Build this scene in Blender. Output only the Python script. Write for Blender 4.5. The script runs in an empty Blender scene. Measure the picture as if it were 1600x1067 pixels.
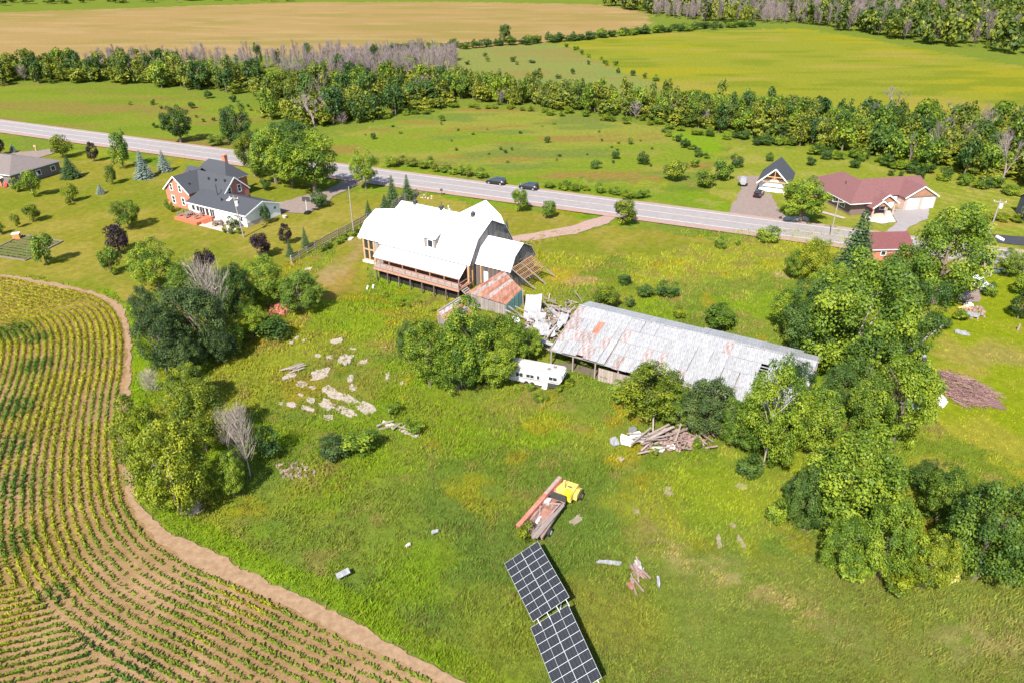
import bpy, bmesh, math, random
import numpy as np
from mathutils import Vector, Matrix

# ------------------------------------------------------------------ camera, sky, sun, exposure
scene = bpy.context.scene
H = 50.0
PITCH = math.radians(29.1)
FPX = 1120.0
cam_data = bpy.data.cameras.new("camera")
cam_data.sensor_width = 36.0
cam_data.lens = FPX / 1600.0 * 36.0
cam_data.clip_end = 6000.0
cam_data.clip_start = 0.5
cam = bpy.data.objects.new("camera", cam_data)
scene.collection.objects.link(cam)
cam.location = (0, 0, H)
cam.rotation_euler = (math.radians(90) - PITCH, 0, 0)
scene.camera = cam

SUN_ELEV = math.radians(47)
SHADOW_DIR = math.radians(68)          # shadows fall away from the camera and a little to the right
world = bpy.data.worlds.new("World")
scene.world = world
world.use_nodes = True
wn = world.node_tree
sky = wn.nodes.new("ShaderNodeTexSky")
sky.sky_type = 'NISHITA'
sky.sun_disc = False
sky.sun_elevation = SUN_ELEV
sx, sy = -math.cos(SHADOW_DIR), -math.sin(SHADOW_DIR)      # direction towards the sun
sky.sun_rotation = math.atan2(sx, sy)
sky.altitude = 100
sky.air_density = 1.0
sky.dust_density = 0.6
wn.links.new(sky.outputs[0], wn.nodes["Background"].inputs[0])
wn.nodes["Background"].inputs[1].default_value = 0.115
sun_data = bpy.data.lights.new("sun", 'SUN')
sun_data.energy = 5.0
sun_data.angle = math.radians(0.5)
sun_data.color = (1.0, 0.95, 0.86)
sun = bpy.data.objects.new("sun", sun_data)
scene.collection.objects.link(sun)
to_sun = Vector((sx * math.cos(SUN_ELEV), sy * math.cos(SUN_ELEV), math.sin(SUN_ELEV)))
sun.rotation_euler = to_sun.to_track_quat('Z', 'Y').to_euler()
sun.location = (-60, -30, 120)
vs = scene.view_settings
vs.view_transform = 'Standard'
vs.look = 'None'
vs.gamma = 1.0
vs.use_curve_mapping = False
vs.exposure = 1.10

# ------------------------------------------------------------------ helpers
RNG = np.random.default_rng(7)
rnd = random.Random(11)
CP, SP = math.cos(PITCH), math.sin(PITCH)
COL = scene.collection


def at(px, py, z=0.0):
    """point at height z seen at a place measured in the photograph"""
    x = (px - 800.0) / FPX
    u = (533.5 - py) / FPX
    t = (H - z) / (SP - u * CP)
    return np.array([x * t, (CP + u * SP) * t, z])


def proj(X, Y, Z=0.0):
    zz = Z - H
    zc = np.maximum(Y * CP - zz * SP, 1e-3)
    return 800 + FPX * X / zc, 533.5 - FPX * (Y * SP + zz * CP) / zc


def height_of(px, pb, pt):
    p = at(px, pb)
    u = (533.5 - pt) / FPX
    return H + p[1] * (u * CP - SP) / (CP + u * SP)


def ppm(px, py):
    p = at(px, py)
    return FPX / (p[1] * CP + H * SP)


def lin(c):
    c = np.asarray(c, float) / 255.0
    return np.where(c <= 0.04045, c / 12.92, ((c + 0.055) / 1.055) ** 2.4)


KL = 2.80


def A(r, g, b):
    """albedo of a sunlit surface that looks like this sRGB colour"""
    v = np.clip(lin((r, g, b)) / KL, 0.003, 0.85)
    return (float(v[0]), float(v[1]), float(v[2]))


def _hash(ix, iy, seed):
    h = (ix.astype(np.int64) * 374761393 + iy.astype(np.int64) * 668265263 + seed * 974711) & 0x7fffffff
    h = ((h ^ (h >> 13)) * 1274126177) & 0x7fffffff
    return ((h ^ (h >> 16)) & 0xffff) / 65535.0


def vnoise(x, y, seed=0):
    x = np.asarray(x, float); y = np.asarray(y, float)
    ix = np.floor(x); iy = np.floor(y)
    fx = x - ix; fy = y - iy
    fx = fx * fx * (3 - 2 * fx); fy = fy * fy * (3 - 2 * fy)
    ix = ix.astype(np.int64); iy = iy.astype(np.int64)
    a = _hash(ix, iy, seed); b = _hash(ix + 1, iy, seed)
    c = _hash(ix, iy + 1, seed); d = _hash(ix + 1, iy + 1, seed)
    return (a * (1 - fx) + b * fx) * (1 - fy) + (c * (1 - fx) + d * fx) * fy


def fbm(x, y, seed=0, oct=4):
    s = 0; a = 0.5; t = 0
    for k in range(oct):
        s = s + a * vnoise(x * 2 ** k, y * 2 ** k, seed + k * 17); t += a; a *= 0.5
    return s / t


def inside(poly, X, Y):
    poly = np.asarray(poly, float)
    res = np.zeros(X.shape, bool)
    n = len(poly)
    j = n - 1
    for i in range(n):
        xi, yi = poly[i]; xj, yj = poly[j]
        if yi != yj:
            c = ((yi > Y) != (yj > Y)) & (X < (xj - xi) * (Y - yi) / (yj - yi) + xi)
            res ^= c
        j = i
    return res


def smooth_line(pts, n=12):
    pts = [np.asarray(p, float) for p in pts]
    P = [2 * pts[0] - pts[1]] + pts + [2 * pts[-1] - pts[-2]]
    out = []
    for i in range(1, len(P) - 2):
        p0, p1, p2, p3 = P[i - 1], P[i], P[i + 1], P[i + 2]
        for k in range(n):
            t = k / n
            out.append(0.5 * (2 * p1 + (p2 - p0) * t + (2 * p0 - 5 * p1 + 4 * p2 - p3) * t * t + (3 * p1 - p0 - 3 * p2 + p3) * t ** 3))
    out.append(P[-2])
    return np.array(out)


def gpoly(pts):
    return [tuple(at(x, y)[:2]) for x, y in pts]


# ---- object helpers
def tag(o, label=None, cat=None, group=None, kind=None):
    if label: o['label'] = label
    if cat: o['category'] = cat
    if group: o['group'] = group
    if kind: o['kind'] = kind
    return o


def thing(name, label, cat, loc=(0, 0, 0), rz=0.0, group=None):
    o = bpy.data.objects.new(name, None)
    o.empty_display_size = 0.3
    COL.objects.link(o)
    o.location = tuple(float(v) for v in loc)
    o.rotation_euler = (0, 0, rz)
    return tag(o, label, cat, group)


def link(name, me, parent=None, loc=None, rot=None, scale=None):
    o = bpy.data.objects.new(name, me)
    COL.objects.link(o)
    if parent is not None: o.parent = parent
    if loc is not None: o.location = tuple(float(v) for v in loc)
    if rot is not None: o.rotation_euler = rot
    if scale is not None: o.scale = scale
    return o


def copy_tree(o, parent=None):
    c = o.copy(); COL.objects.link(c)
    c.parent = parent
    for ch in list(o.children):
        copy_tree(ch, c)
    return c


def np_mesh(name, V, F, mats, col=None, mi=None, smooth=False):
    """V (n,3), F (m,k) of one polygon size, col per-vertex rgb"""
    me = bpy.data.meshes.new(name)
    V = np.asarray(V, np.float32); F = np.asarray(F, np.int32)
    m, k = F.shape
    me.vertices.add(len(V)); me.vertices.foreach_set("co", V.ravel())
    me.loops.add(m * k); me.loops.foreach_set("vertex_index", F.ravel())
    me.polygons.add(m)
    me.polygons.foreach_set("loop_start", np.arange(0, m * k, k, dtype=np.int32))
    me.polygons.foreach_set("loop_total", np.full(m, k, np.int32))
    if mi is not None: me.polygons.foreach_set("material_index", np.asarray(mi, np.int32))
    me.polygons.foreach_set("use_smooth", np.full(m, smooth, bool))
    for x in (mats if isinstance(mats, (list, tuple)) else [mats]): me.materials.append(x)
    me.update(calc_edges=True)
    if col is not None:
        ca = me.color_attributes.new("Col", 'FLOAT_COLOR', 'POINT')
        c4 = np.ones((len(V), 4), np.float32); c4[:, :3] = col
        ca.data.foreach_set("color", c4.ravel())
    return me


class MB:
    """collects shapes into one mesh"""
    def __init__(s): s.V = []; s.F = []; s.C = []

    def add(s, verts, faces, c=1.0):
        b = len(s.V)
        s.V += [tuple(float(q) for q in v) for v in verts]
        s.F += [tuple(i + b for i in f) for f in faces]
        cc = c if isinstance(c, (tuple, list)) else (c, c, c)
        s.C += [cc] * len(verts)
        return s

    def box(s, x0, x1, y0, y1, z0, z1, c=1.0):
        v = [(x0, y0, z0), (x1, y0, z0), (x1, y1, z0), (x0, y1, z0), (x0, y0, z1), (x1, y0, z1), (x1, y1, z1), (x0, y1, z1)]
        return s.add(v, [(3, 2, 1, 0), (4, 5, 6, 7), (0, 1, 5, 4), (1, 2, 6, 5), (2, 3, 7, 6), (3, 0, 4, 7)], c)

    def beam(s, a, b, w, h=None, c=1.0, up=(0, 0, 1)):
        h = w if h is None else h
        a = Vector(a); b = Vector(b); d = (b - a).normalized()
        up = Vector(up)
        if abs(d.dot(up)) > 0.98: up = Vector((0, 1, 0))
        r = d.cross(up).normalized() * (w / 2); u = r.cross(d).normalized() * (h / 2)
        v = []
        for p in (a, b): v += [p - r - u, p + r - u, p + r + u, p - r + u]
        return s.add(v, [(3, 2, 1, 0), (4, 5, 6, 7), (0, 1, 5, 4), (1, 2, 6, 5), (2, 3, 7, 6), (3, 0, 4, 7)], c)

    def tube(s, a, b, r0, r1=None, n=8, c=1.0, cap=True):
        r1 = r0 if r1 is None else r1
        a = Vector(a); b = Vector(b); d = (b - a).normalized()
        up = Vector((0, 0, 1)) if abs(d.z) < 0.95 else Vector((1, 0, 0))
        x = d.cross(up).normalized(); y = x.cross(d).normalized()
        v = []
        for p, r in ((a, r0), (b, r1)):
            for i in range(n):
                t = 2 * math.pi * i / n
                v.append(p + x * (r * math.cos(t)) + y * (r * math.sin(t)))
        f = [(i, (i + 1) % n, n + (i + 1) % n, n + i) for i in range(n)]
        if cap: f += [tuple(range(n))[::-1], tuple(range(n, 2 * n))]
        return s.add(v, f, c)

    def slab(s, q, t, c=1.0):
        """quad (list of 4 points, counter-clockwise seen from above) with thickness t below"""
        q = [Vector(p) for p in q]
        n = (q[1] - q[0]).cross(q[3] - q[0]).normalized()
        v = q + [p - n * t for p in q]
        return s.add(v, [(0, 1, 2, 3), (7, 6, 5, 4), (0, 4, 5, 1), (1, 5, 6, 2), (2, 6, 7, 3), (3, 7, 4, 0)], c)

    def prism(s, pts, axis, a, b, c=1.0):
        """polygon pts (2-d) extruded along axis 'x' or 'y' from a to b"""
        n = len(pts)
        v = []
        for w in (a, b):
            for p in pts:
                v.append((w, p[0], p[1]) if axis == 'x' else ((p[0], w, p[1]) if axis == 'y' else (p[0], p[1], w)))
        f = [tuple(range(n)), tuple(range(n, 2 * n))[::-1]] + [(i, n + i, n + (i + 1) % n, (i + 1) % n) for i in range(n)]
        return s.add(v, f, c)

    def ball(s, c0, rx, ry, rz, n=8, m=5, c=1.0):
        v = []; f = []
        for j in range(m + 1):
            th = math.pi * j / m
            for i in range(n):
                p = 2 * math.pi * i / n
                v.append((c0[0] + rx * math.sin(th) * math.cos(p), c0[1] + ry * math.sin(th) * math.sin(p), c0[2] + rz * math.cos(th)))
        for j in range(m):
            for i in range(n):
                f.append((j * n + i, (j + 1) * n + i, (j + 1) * n + (i + 1) % n, j * n + (i + 1) % n))
        return s.add(v, f, c)

    def mesh(s, name, mat, smooth=False, fix=True):
        me = bpy.data.meshes.new(name)
        me.from_pydata(s.V, [], s.F)
        for x in (mat if isinstance(mat, (list, tuple)) else [mat]): me.materials.append(x)
        ca = me.color_attributes.new("Col", 'FLOAT_COLOR', 'POINT')
        c4 = np.ones((len(s.V), 4), np.float32); c4[:, :3] = np.array(s.C)
        ca.data.foreach_set("color", c4.ravel())
        if fix:
            bm = bmesh.new(); bm.from_mesh(me)
            bmesh.ops.recalc_face_normals(bm, faces=bm.faces[:])
            bm.to_mesh(me); bm.free()
        if smooth:
            me.polygons.foreach_set("use_smooth", np.ones(len(me.polygons), bool))
        me.update()
        return me

    def build(s, name, mat, parent=None, smooth=False, **k):
        return link(name, s.mesh(name, mat, smooth), parent, **k)


# ------------------------------------------------------------------ materials
def nodemat(name):
    m = bpy.data.materials.new(name); m.use_nodes = True
    nt = m.node_tree
    return m, nt, nt.nodes["Principled BSDF"]


def mat(name, c, rough=0.8, var=0.18, scale=2.0, metallic=0.0, bump=0.0, stretch=(1, 1, 1), attr=False, objrand=0.0, c2=None, spec=0.3):
    m, nt, b = nodemat(name)
    N = nt.nodes; Lk = nt.links
    tc = N.new("ShaderNodeTexCoord"); mp = N.new("ShaderNodeMapping"); mp.inputs['Scale'].default_value = stretch
    Lk.new(tc.outputs['Object'], mp.inputs[0])
    nz = N.new("ShaderNodeTexNoise"); nz.inputs['Scale'].default_value = scale; nz.inputs['Detail'].default_value = 5
    nz.inputs['Roughness'].default_value = 0.65
    Lk.new(mp.outputs[0], nz.inputs['Vector'])
    mx = N.new("ShaderNodeMix"); mx.data_type = 'RGBA'
    rm = N.new("ShaderNodeMapRange"); rm.inputs[1].default_value = 0.3; rm.inputs[2].default_value = 0.7
    Lk.new(nz.outputs[0], rm.inputs[0]); Lk.new(rm.outputs[0], mx.inputs[0])
    ca = tuple(max(0, v * (1 - var)) for v in c); cb = tuple(min(0.9, v * (1 + var)) for v in c) if c2 is None else c2
    mx.inputs[6].default_value = (*ca, 1); mx.inputs[7].default_value = (*cb, 1)
    out = mx.outputs[2]
    if attr:
        at_ = N.new("ShaderNodeAttribute"); at_.attribute_name = "Col"
        m2 = N.new("ShaderNodeMix"); m2.data_type = 'RGBA'; m2.blend_type = 'MULTIPLY'; m2.inputs[0].default_value = 1
        Lk.new(out, m2.inputs[6]); Lk.new(at_.outputs['Color'], m2.inputs[7]); out = m2.outputs[2]
    if objrand:
        oi = N.new("ShaderNodeObjectInfo"); r2 = N.new("ShaderNodeMapRange")
        r2.inputs[3].default_value = 1 - objrand; r2.inputs[4].default_value = 1 + objrand * 0.6
        Lk.new(oi.outputs['Random'], r2.inputs[0])
        m3 = N.new("ShaderNodeVectorMath"); m3.operation = 'SCALE'
        Lk.new(out, m3.inputs[0]); Lk.new(r2.outputs[0], m3.inputs['Scale']); out = m3.outputs[0]
    Lk.new(out, b.inputs['Base Color'])
    b.inputs['Roughness'].default_value = rough
    b.inputs['Metallic'].default_value = metallic
    b.inputs['Specular IOR Level'].default_value = spec
    if bump:
        bp = N.new("ShaderNodeBump"); bp.inputs['Strength'].default_value = bump; bp.inputs['Distance'].default_value = 0.05
        Lk.new(nz.outputs[0], bp.inputs['Height']); Lk.new(bp.outputs[0], b.inputs['Normal'])
    return m


def leafmat(name, dark, mid, light, trans=0.22):
    m, nt, b = nodemat(name)
    N = nt.nodes; Lk = nt.links
    at_ = N.new("ShaderNodeAttribute"); at_.attribute_name = "Col"
    sp = N.new("ShaderNodeSeparateColor"); Lk.new(at_.outputs['Color'], sp.inputs[0])
    oi = N.new("ShaderNodeObjectInfo")
    ad = N.new("ShaderNodeMath"); ad.operation = 'MULTIPLY_ADD'; ad.inputs[1].default_value = 0.36; ad.inputs[2].default_value = -0.18
    Lk.new(oi.outputs['Random'], ad.inputs[0])
    a2 = N.new("ShaderNodeMath"); a2.operation = 'ADD'; Lk.new(ad.outputs[0], a2.inputs[0]); Lk.new(sp.outputs[0], a2.inputs[1])
    cr = N.new("ShaderNodeValToRGB")
    e = cr.color_ramp.elements
    e[0].position = 0.05; e[0].color = (*dark, 1); e[1].position = 0.95; e[1].color = (*light, 1)
    k = cr.color_ramp.elements.new(0.5); k.color = (*mid, 1)
    Lk.new(a2.outputs[0], cr.inputs[0])
    Lk.new(cr.outputs[0], b.inputs['Base Color'])
    b.inputs['Roughness'].default_value = 0.55
    b.inputs['Specular IOR Level'].default_value = 0.25
    tr = N.new("ShaderNodeBsdfTranslucent")
    sc = N.new("ShaderNodeMix"); sc.data_type = 'RGBA'; sc.blend_type = 'MULTIPLY'; sc.inputs[0].default_value = 1
    Lk.new(cr.outputs[0], sc.inputs[6]); sc.inputs[7].default_value = (1.5, 1.5, 0.7, 1)
    Lk.new(sc.outputs[2], tr.inputs[0])
    ms = N.new("ShaderNodeMixShader"); ms.inputs[0].default_value = trans
    Lk.new(b.outputs[0], ms.inputs[1]); Lk.new(tr.outputs[0], ms.inputs[2])
    Lk.new(ms.outputs[0], N["Material Output"].inputs[0])
    return m


def groundmat(name, amt=0.35, bump=0.6, s1=0.9, s2=7.0, stripes=None):
    m, nt, b = nodemat(name)
    N = nt.nodes; Lk = nt.links
    at_ = N.new("ShaderNodeAttribute"); at_.attribute_name = "Col"
    tc = N.new("ShaderNodeTexCoord")
    facs = []
    for s_, d_, w in ((s1, 6, 1.0), (s2, 4, 0.8)):
        nz = N.new("ShaderNodeTexNoise"); nz.inputs['Scale'].default_value = s_; nz.inputs['Detail'].default_value = d_
        nz.inputs['Roughness'].default_value = 0.7
        Lk.new(tc.outputs['Object'], nz.inputs['Vector'])
        mr = N.new("ShaderNodeMapRange"); mr.inputs[1].default_value = 0.25; mr.inputs[2].default_value = 0.75
        mr.inputs[3].default_value = 1 - amt * w; mr.inputs[4].default_value = 1 + amt * w
        Lk.new(nz.outputs[0], mr.inputs[0]); facs.append((nz, mr))
    mu = N.new("ShaderNodeMath"); mu.operation = 'MULTIPLY'
    Lk.new(facs[0][1].outputs[0], mu.inputs[0]); Lk.new(facs[1][1].outputs[0], mu.inputs[1])
    sc = N.new("ShaderNodeVectorMath"); sc.operation = 'SCALE'
    Lk.new(at_.outputs['Color'], sc.inputs[0]); Lk.new(mu.outputs[0], sc.inputs['Scale'])
    Lk.new(sc.outputs[0], b.inputs['Base Color'])
    b.inputs['Roughness'].default_value = 1.0
    b.inputs['Specular IOR Level'].default_value = 0.0
    bp = N.new("ShaderNodeBump"); bp.inputs['Strength'].default_value = bump; bp.inputs['Distance'].default_value = 0.12
    Lk.new(facs[1][0].outputs[0], bp.inputs['Height']); Lk.new(bp.outputs[0], b.inputs['Normal'])
    return m


M = {}
M['ground'] = groundmat("meadow_ground", 0.30, 0.7)
M['soil'] = groundmat("field_soil", 0.22, 0.8, 0.5, 5.0)
M['grass_blade'] = leafmat("dummy", (0, 0, 0), (0, 0, 0), (0, 0, 0))


def bladeattr(name, trans=0.25):
    m, nt, b = nodemat(name)
    N = nt.nodes; Lk = nt.links
    at_ = N.new("ShaderNodeAttribute"); at_.attribute_name = "Col"
    Lk.new(at_.outputs['Color'], b.inputs['Base Color'])
    b.inputs['Roughness'].default_value = 0.7; b.inputs['Specular IOR Level'].default_value = 0.15
    tr = N.new("ShaderNodeBsdfTranslucent"); Lk.new(at_.outputs['Color'], tr.inputs[0])
    ms = N.new("ShaderNodeMixShader"); ms.inputs[0].default_value = trans
    Lk.new(b.outputs[0], ms.inputs[1]); Lk.new(tr.outputs[0], ms.inputs[2])
    Lk.new(ms.outputs[0], N["Material Output"].inputs[0])
    return m


M['grass_blade'] = bladeattr("grass_blades", 0.3)
M['leaf'] = leafmat("leaf_green", (0.040, 0.086, 0.008), (0.118, 0.180, 0.012), (0.222, 0.272, 0.017))
M['leaf_yellow'] = leafmat("leaf_yellow_green", (0.040, 0.072, 0.005), (0.122, 0.160, 0.008), (0.240, 0.258, 0.011))
M['leaf_dark'] = leafmat("leaf_deep_green", (0.018, 0.046, 0.009), (0.042, 0.086, 0.013), (0.086, 0.136, 0.018))
M['leaf_grey'] = leafmat("leaf_willow_green", (0.022, 0.048, 0.012), (0.05, 0.082, 0.02), (0.09, 0.125, 0.028))
M['leaf_mid'] = leafmat("leaf_mid_green", (0.028, 0.064, 0.009), (0.075, 0.130, 0.012), (0.145, 0.200, 0.016))
M['leaf_far'] = leafmat("leaf_woodland", (0.042, 0.074, 0.01), (0.12, 0.148, 0.013), (0.225, 0.225, 0.018))
M['leaf_purple'] = leafmat("leaf_purple_maple", (0.013, 0.008, 0.012), (0.027, 0.013, 0.018), (0.050, 0.022, 0.026), 0.15)
M['needle'] = leafmat("needle_green", (0.022, 0.053, 0.017), (0.047, 0.089, 0.027), (0.083, 0.126, 0.034), 0.1)
M['needle_blue'] = leafmat("needle_blue", (0.07, 0.11, 0.098), (0.135, 0.185, 0.16), (0.24, 0.285, 0.24), 0.1)
M['flower'] = leafmat("leaf_cream_flower", (0.127, 0.150, 0.014), (0.318, 0.300, 0.043), (0.583, 0.520, 0.216), 0.2)
M['bark'] = mat("bark", (0.16, 0.12, 0.09), 0.9, 0.3, 6)
M['deadwood'] = mat("dead_wood", (0.34, 0.28, 0.24), 0.9, 0.25, 5)
M['twig'] = mat("grey_twigs", (0.21, 0.165, 0.155), 0.95, 0.25, 2, objrand=0.25)
M['asphalt'] = mat("asphalt", A(214, 202, 200), 0.85, 0.10, 0.7, bump=0.15)
M['asphalt_dark'] = mat("fresh_asphalt", A(92, 90, 98), 0.8, 0.12, 1.0, bump=0.15)
M['shoulder'] = mat("gravel_shoulder", A(232, 192, 176), 0.95, 0.15, 1.5, bump=0.4)
M['paint_line'] = mat("road_paint", (0.75, 0.72, 0.66), 0.7, 0.1, 3)
M['paint_yellow'] = mat("road_paint_yellow", (0.46, 0.41, 0.33), 0.7, 0.1, 3)
M['gravel'] = mat("gravel_drive", A(196, 172, 160), 0.95, 0.15, 1.2, bump=0.4)
M['dirt'] = mat("dirt_track", A(206, 164, 124), 0.95, 0.14, 1.6, bump=0.6, c2=A(234, 194, 152))
M['concrete'] = mat("concrete", A(242, 222, 206), 0.9, 0.14, 1.6, bump=0.25)
M['white_metal'] = mat("white_metal_roof", (0.82, 0.82, 0.83), 0.35, 0.03, 0.6, spec=0.4)
M['galv'] = mat("galvanised_sheet", (0.20, 0.195, 0.20), 0.6, 0.22, 2.4, metallic=0.05, stretch=(3.2, 0.5, 1), objrand=0.10, bump=0.1, c2=(0.42, 0.415, 0.42))
M['galv_rust'] = mat("rusty_galvanised_sheet", (0.24, 0.115, 0.085), 0.75, 0.45, 1.3, stretch=(2.2, 0.9, 1), objrand=0.15, c2=(0.42, 0.39, 0.39))
M['rust'] = mat("rusty_metal", (0.28, 0.085, 0.042), 0.85, 0.3, 1.1, c2=(0.38, 0.21, 0.155), stretch=(1.4, 0.35, 1), objrand=0.15)
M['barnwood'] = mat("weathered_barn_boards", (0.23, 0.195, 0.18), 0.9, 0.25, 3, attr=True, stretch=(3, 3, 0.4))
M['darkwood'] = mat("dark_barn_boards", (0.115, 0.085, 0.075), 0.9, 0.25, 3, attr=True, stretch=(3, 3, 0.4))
M['cedar'] = mat("new_timber", (0.46, 0.27, 0.13), 0.75, 0.2, 3, attr=True)
M['deckwood'] = mat("deck_timber", (0.31, 0.165, 0.115), 0.8, 0.2, 4, attr=True)
M['greywood'] = mat("grey_timber", (0.255, 0.205, 0.18), 0.9, 0.25, 3, attr=True, stretch=(2, 2, 2))
M['fence'] = mat("fence_timber", (0.27, 0.22, 0.20), 0.9, 0.25, 4, attr=True)
M['slate'] = mat("dark_shingles", (0.050, 0.052, 0.060), 0.85, 0.2, 5, bump=0.4)
M['redroof'] = mat("red_brown_shingles", (0.150, 0.066, 0.064), 0.85, 0.16, 3, bump=0.4)
M['redroof_dark'] = mat("dull_red_shingles", (0.135, 0.048, 0.048), 0.85, 0.16, 3, bump=0.4)
M['brownroof'] = mat("brown_shingles", (0.155, 0.125, 0.115), 0.85, 0.14, 2, bump=0.4)
M['white'] = mat("white_paint", (0.78, 0.77, 0.75), 0.6, 0.04, 2)
M['offwhite'] = mat("weathered_white", (0.72, 0.69, 0.66), 0.6, 0.12, 1.6, stretch=(0.6, 1, 1))
M['glass'] = mat("window_glass", (0.030, 0.036, 0.042), 0.08, 0.1, 1, spec=0.6)
M['black'] = mat("black_gloss", (0.014, 0.014, 0.016), 0.25, 0.1, 2, spec=0.6)
M['tyre'] = mat("tyre_rubber", (0.022, 0.021, 0.021), 0.85, 0.1, 3)
M['chrome'] = mat("bare_metal", (0.45, 0.45, 0.46), 0.35, 0.1, 3, metallic=0.6)
M['darkmetal'] = mat("dark_metal", (0.045, 0.043, 0.043), 0.6, 0.2, 3)
M['greyplastic'] = mat("grey_wicker", (0.16, 0.155, 0.155), 0.8, 0.2, 5)
M['yellow'] = mat("old_yellow_paint", (0.62, 0.40, 0.045), 0.55, 0.18, 2, c2=(0.66, 0.50, 0.16))
M['yellow_bright'] = mat("yellow_seat_paint", (0.72, 0.50, 0.02), 0.5, 0.1, 2)
M['red_paint'] = mat("faded_red_paint", (0.42, 0.095, 0.06), 0.65, 0.2, 1.5, c2=(0.50, 0.20, 0.15), attr=True)
M['pinkrust'] = mat("pale_rusted_steel", (0.26, 0.175, 0.155), 0.8, 0.25, 2, attr=True)
M['teal'] = mat("teal_board_wall", (0.10, 0.20, 0.185), 0.85, 0.2, 3, attr=True, stretch=(3, 3, 0.5))
M['sheetwhite'] = mat("white_sheet", (0.80, 0.80, 0.80), 0.55, 0.05, 2)
M['stone'] = mat("pale_stone", (0.46, 0.40, 0.36), 0.9, 0.25, 3)
M['patio'] = mat("patio_pavers", (0.47, 0.35, 0.29), 0.9, 0.12, 4, attr=True)
M['solar_glass'] = None
M['alu'] = mat("aluminium_frame", (0.66, 0.67, 0.68), 0.4, 0.05, 2, metallic=0.3)
M['tarp_blue'] = mat("blue_tarp", (0.28, 0.45, 0.62), 0.6, 0.1, 2)
M['orange'] = mat("orange_box", (0.62, 0.20, 0.07), 0.7, 0.1, 3)
M['redfabric'] = mat("red_cloth", (0.50, 0.035, 0.03), 0.8, 0.1, 3)


def brickmat(name, c1, c2, mortar, sx_=1.0):
    m, nt, b = nodemat(name)
    N = nt.nodes; Lk = nt.links
    tc = N.new("ShaderNodeTexCoord"); sep = N.new("ShaderNodeSeparateXYZ"); Lk.new(tc.outputs['Object'], sep.inputs[0])
    ad = N.new("ShaderNodeMath"); ad.operation = 'ADD'; Lk.new(sep.outputs[0], ad.inputs[0]); Lk.new(sep.outputs[1], ad.inputs[1])
    cb = N.new("ShaderNodeCombineXYZ"); Lk.new(ad.outputs[0], cb.inputs[0]); Lk.new(sep.outputs[2], cb.inputs[1])
    br = N.new("ShaderNodeTexBrick")
    br.inputs['Color1'].default_value = (*c1, 1); br.inputs['Color2'].default_value = (*c2, 1); br.inputs['Mortar'].default_value = (*mortar, 1)
    br.inputs['Scale'].default_value = 1.0; br.inputs['Mortar Size'].default_value = 0.012
    br.inputs['Brick Width'].default_value = 0.24 * sx_; br.inputs['Row Height'].default_value = 0.085 * sx_
    Lk.new(cb.outputs[0], br.inputs['Vector']); Lk.new(br.outputs[0], b.inputs['Base Color'])
    b.inputs['Roughness'].default_value = 0.9
    return m


M['brick'] = brickmat("orange_brick", (0.46, 0.115, 0.060), (0.40, 0.095, 0.055), (0.42, 0.24, 0.18))
M['pinkbrick'] = brickmat("pink_brick", (0.46, 0.27, 0.22), (0.40, 0.22, 0.18), (0.48, 0.38, 0.33))


def solarmat():
    m, nt, b = nodemat("solar_cells")
    N = nt.nodes; Lk = nt.links
    tc = N.new("ShaderNodeTexCoord")
    br = N.new("ShaderNodeTexBrick")
    br.offset = 0.0
    br.inputs['Color1'].default_value = (0.017, 0.018, 0.022, 1); br.inputs['Color2'].default_value = (0.022, 0.023, 0.028, 1)
    br.inputs['Mortar'].default_value = (0.075, 0.078, 0.085, 1)
    br.inputs['Scale'].default_value = 1.0; br.inputs['Mortar Size'].default_value = 0.010
    br.inputs['Brick Width'].default_value = 0.32; br.inputs['Row Height'].default_value = 0.14
    Lk.new(tc.outputs['Object'], br.inputs['Vector']); Lk.new(br.outputs[0], b.inputs['Base Color'])
    b.inputs['Roughness'].default_value = 0.3; b.inputs['Specular IOR Level'].default_value = 0.12
    return m


M['solar_glass'] = solarmat()

# ------------------------------------------------------------------ ground: one sheet, its colours by land use
def mixc(a, b, t):
    t = np.clip(t, 0, 1)[..., None]
    return a * (1 - t) + np.array(b)[None, :] * t if np.ndim(b) == 1 else a * (1 - t) + b * t


def sstep(x, a, b):
    t = np.clip((x - a) / (b - a), 0, 1)
    return t * t * (3 - 2 * t)


TRACK_IN = [(-260, 425), (-120, 428), (0, 434), (60, 445), (120, 457), (160, 470), (184, 495), (193, 530), (193, 570), (187, 620), (183, 690), (188, 750), (202, 795), (233, 838), (292, 880), (394, 926), (525, 991), (612, 1030), (720, 1085), (860, 1150)]
TRACK_OUT = [(-260, 418), (-120, 422), (0, 428), (60, 437), (120, 448), (160, 459), (190, 475), (204, 505), (208, 540), (208, 580), (205, 620), (205, 680), (214, 760), (236, 800), (275, 832), (350, 868), (437, 914), (525, 951), (612, 1002), (700, 1050), (800, 1096), (940, 1150)]
track_in = smooth_line([at(*p)[:2] for p in TRACK_IN], 10)
track_out = smooth_line([at(*p)[:2] for p in TRACK_OUT], 10)
FIELD_G = [tuple(p) for p in track_out] + [tuple(at(940, 1150)[:2]), (-10, -40), (-260, -40), tuple(at(-260, 1100)[:2]), (-260, 60)]

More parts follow.
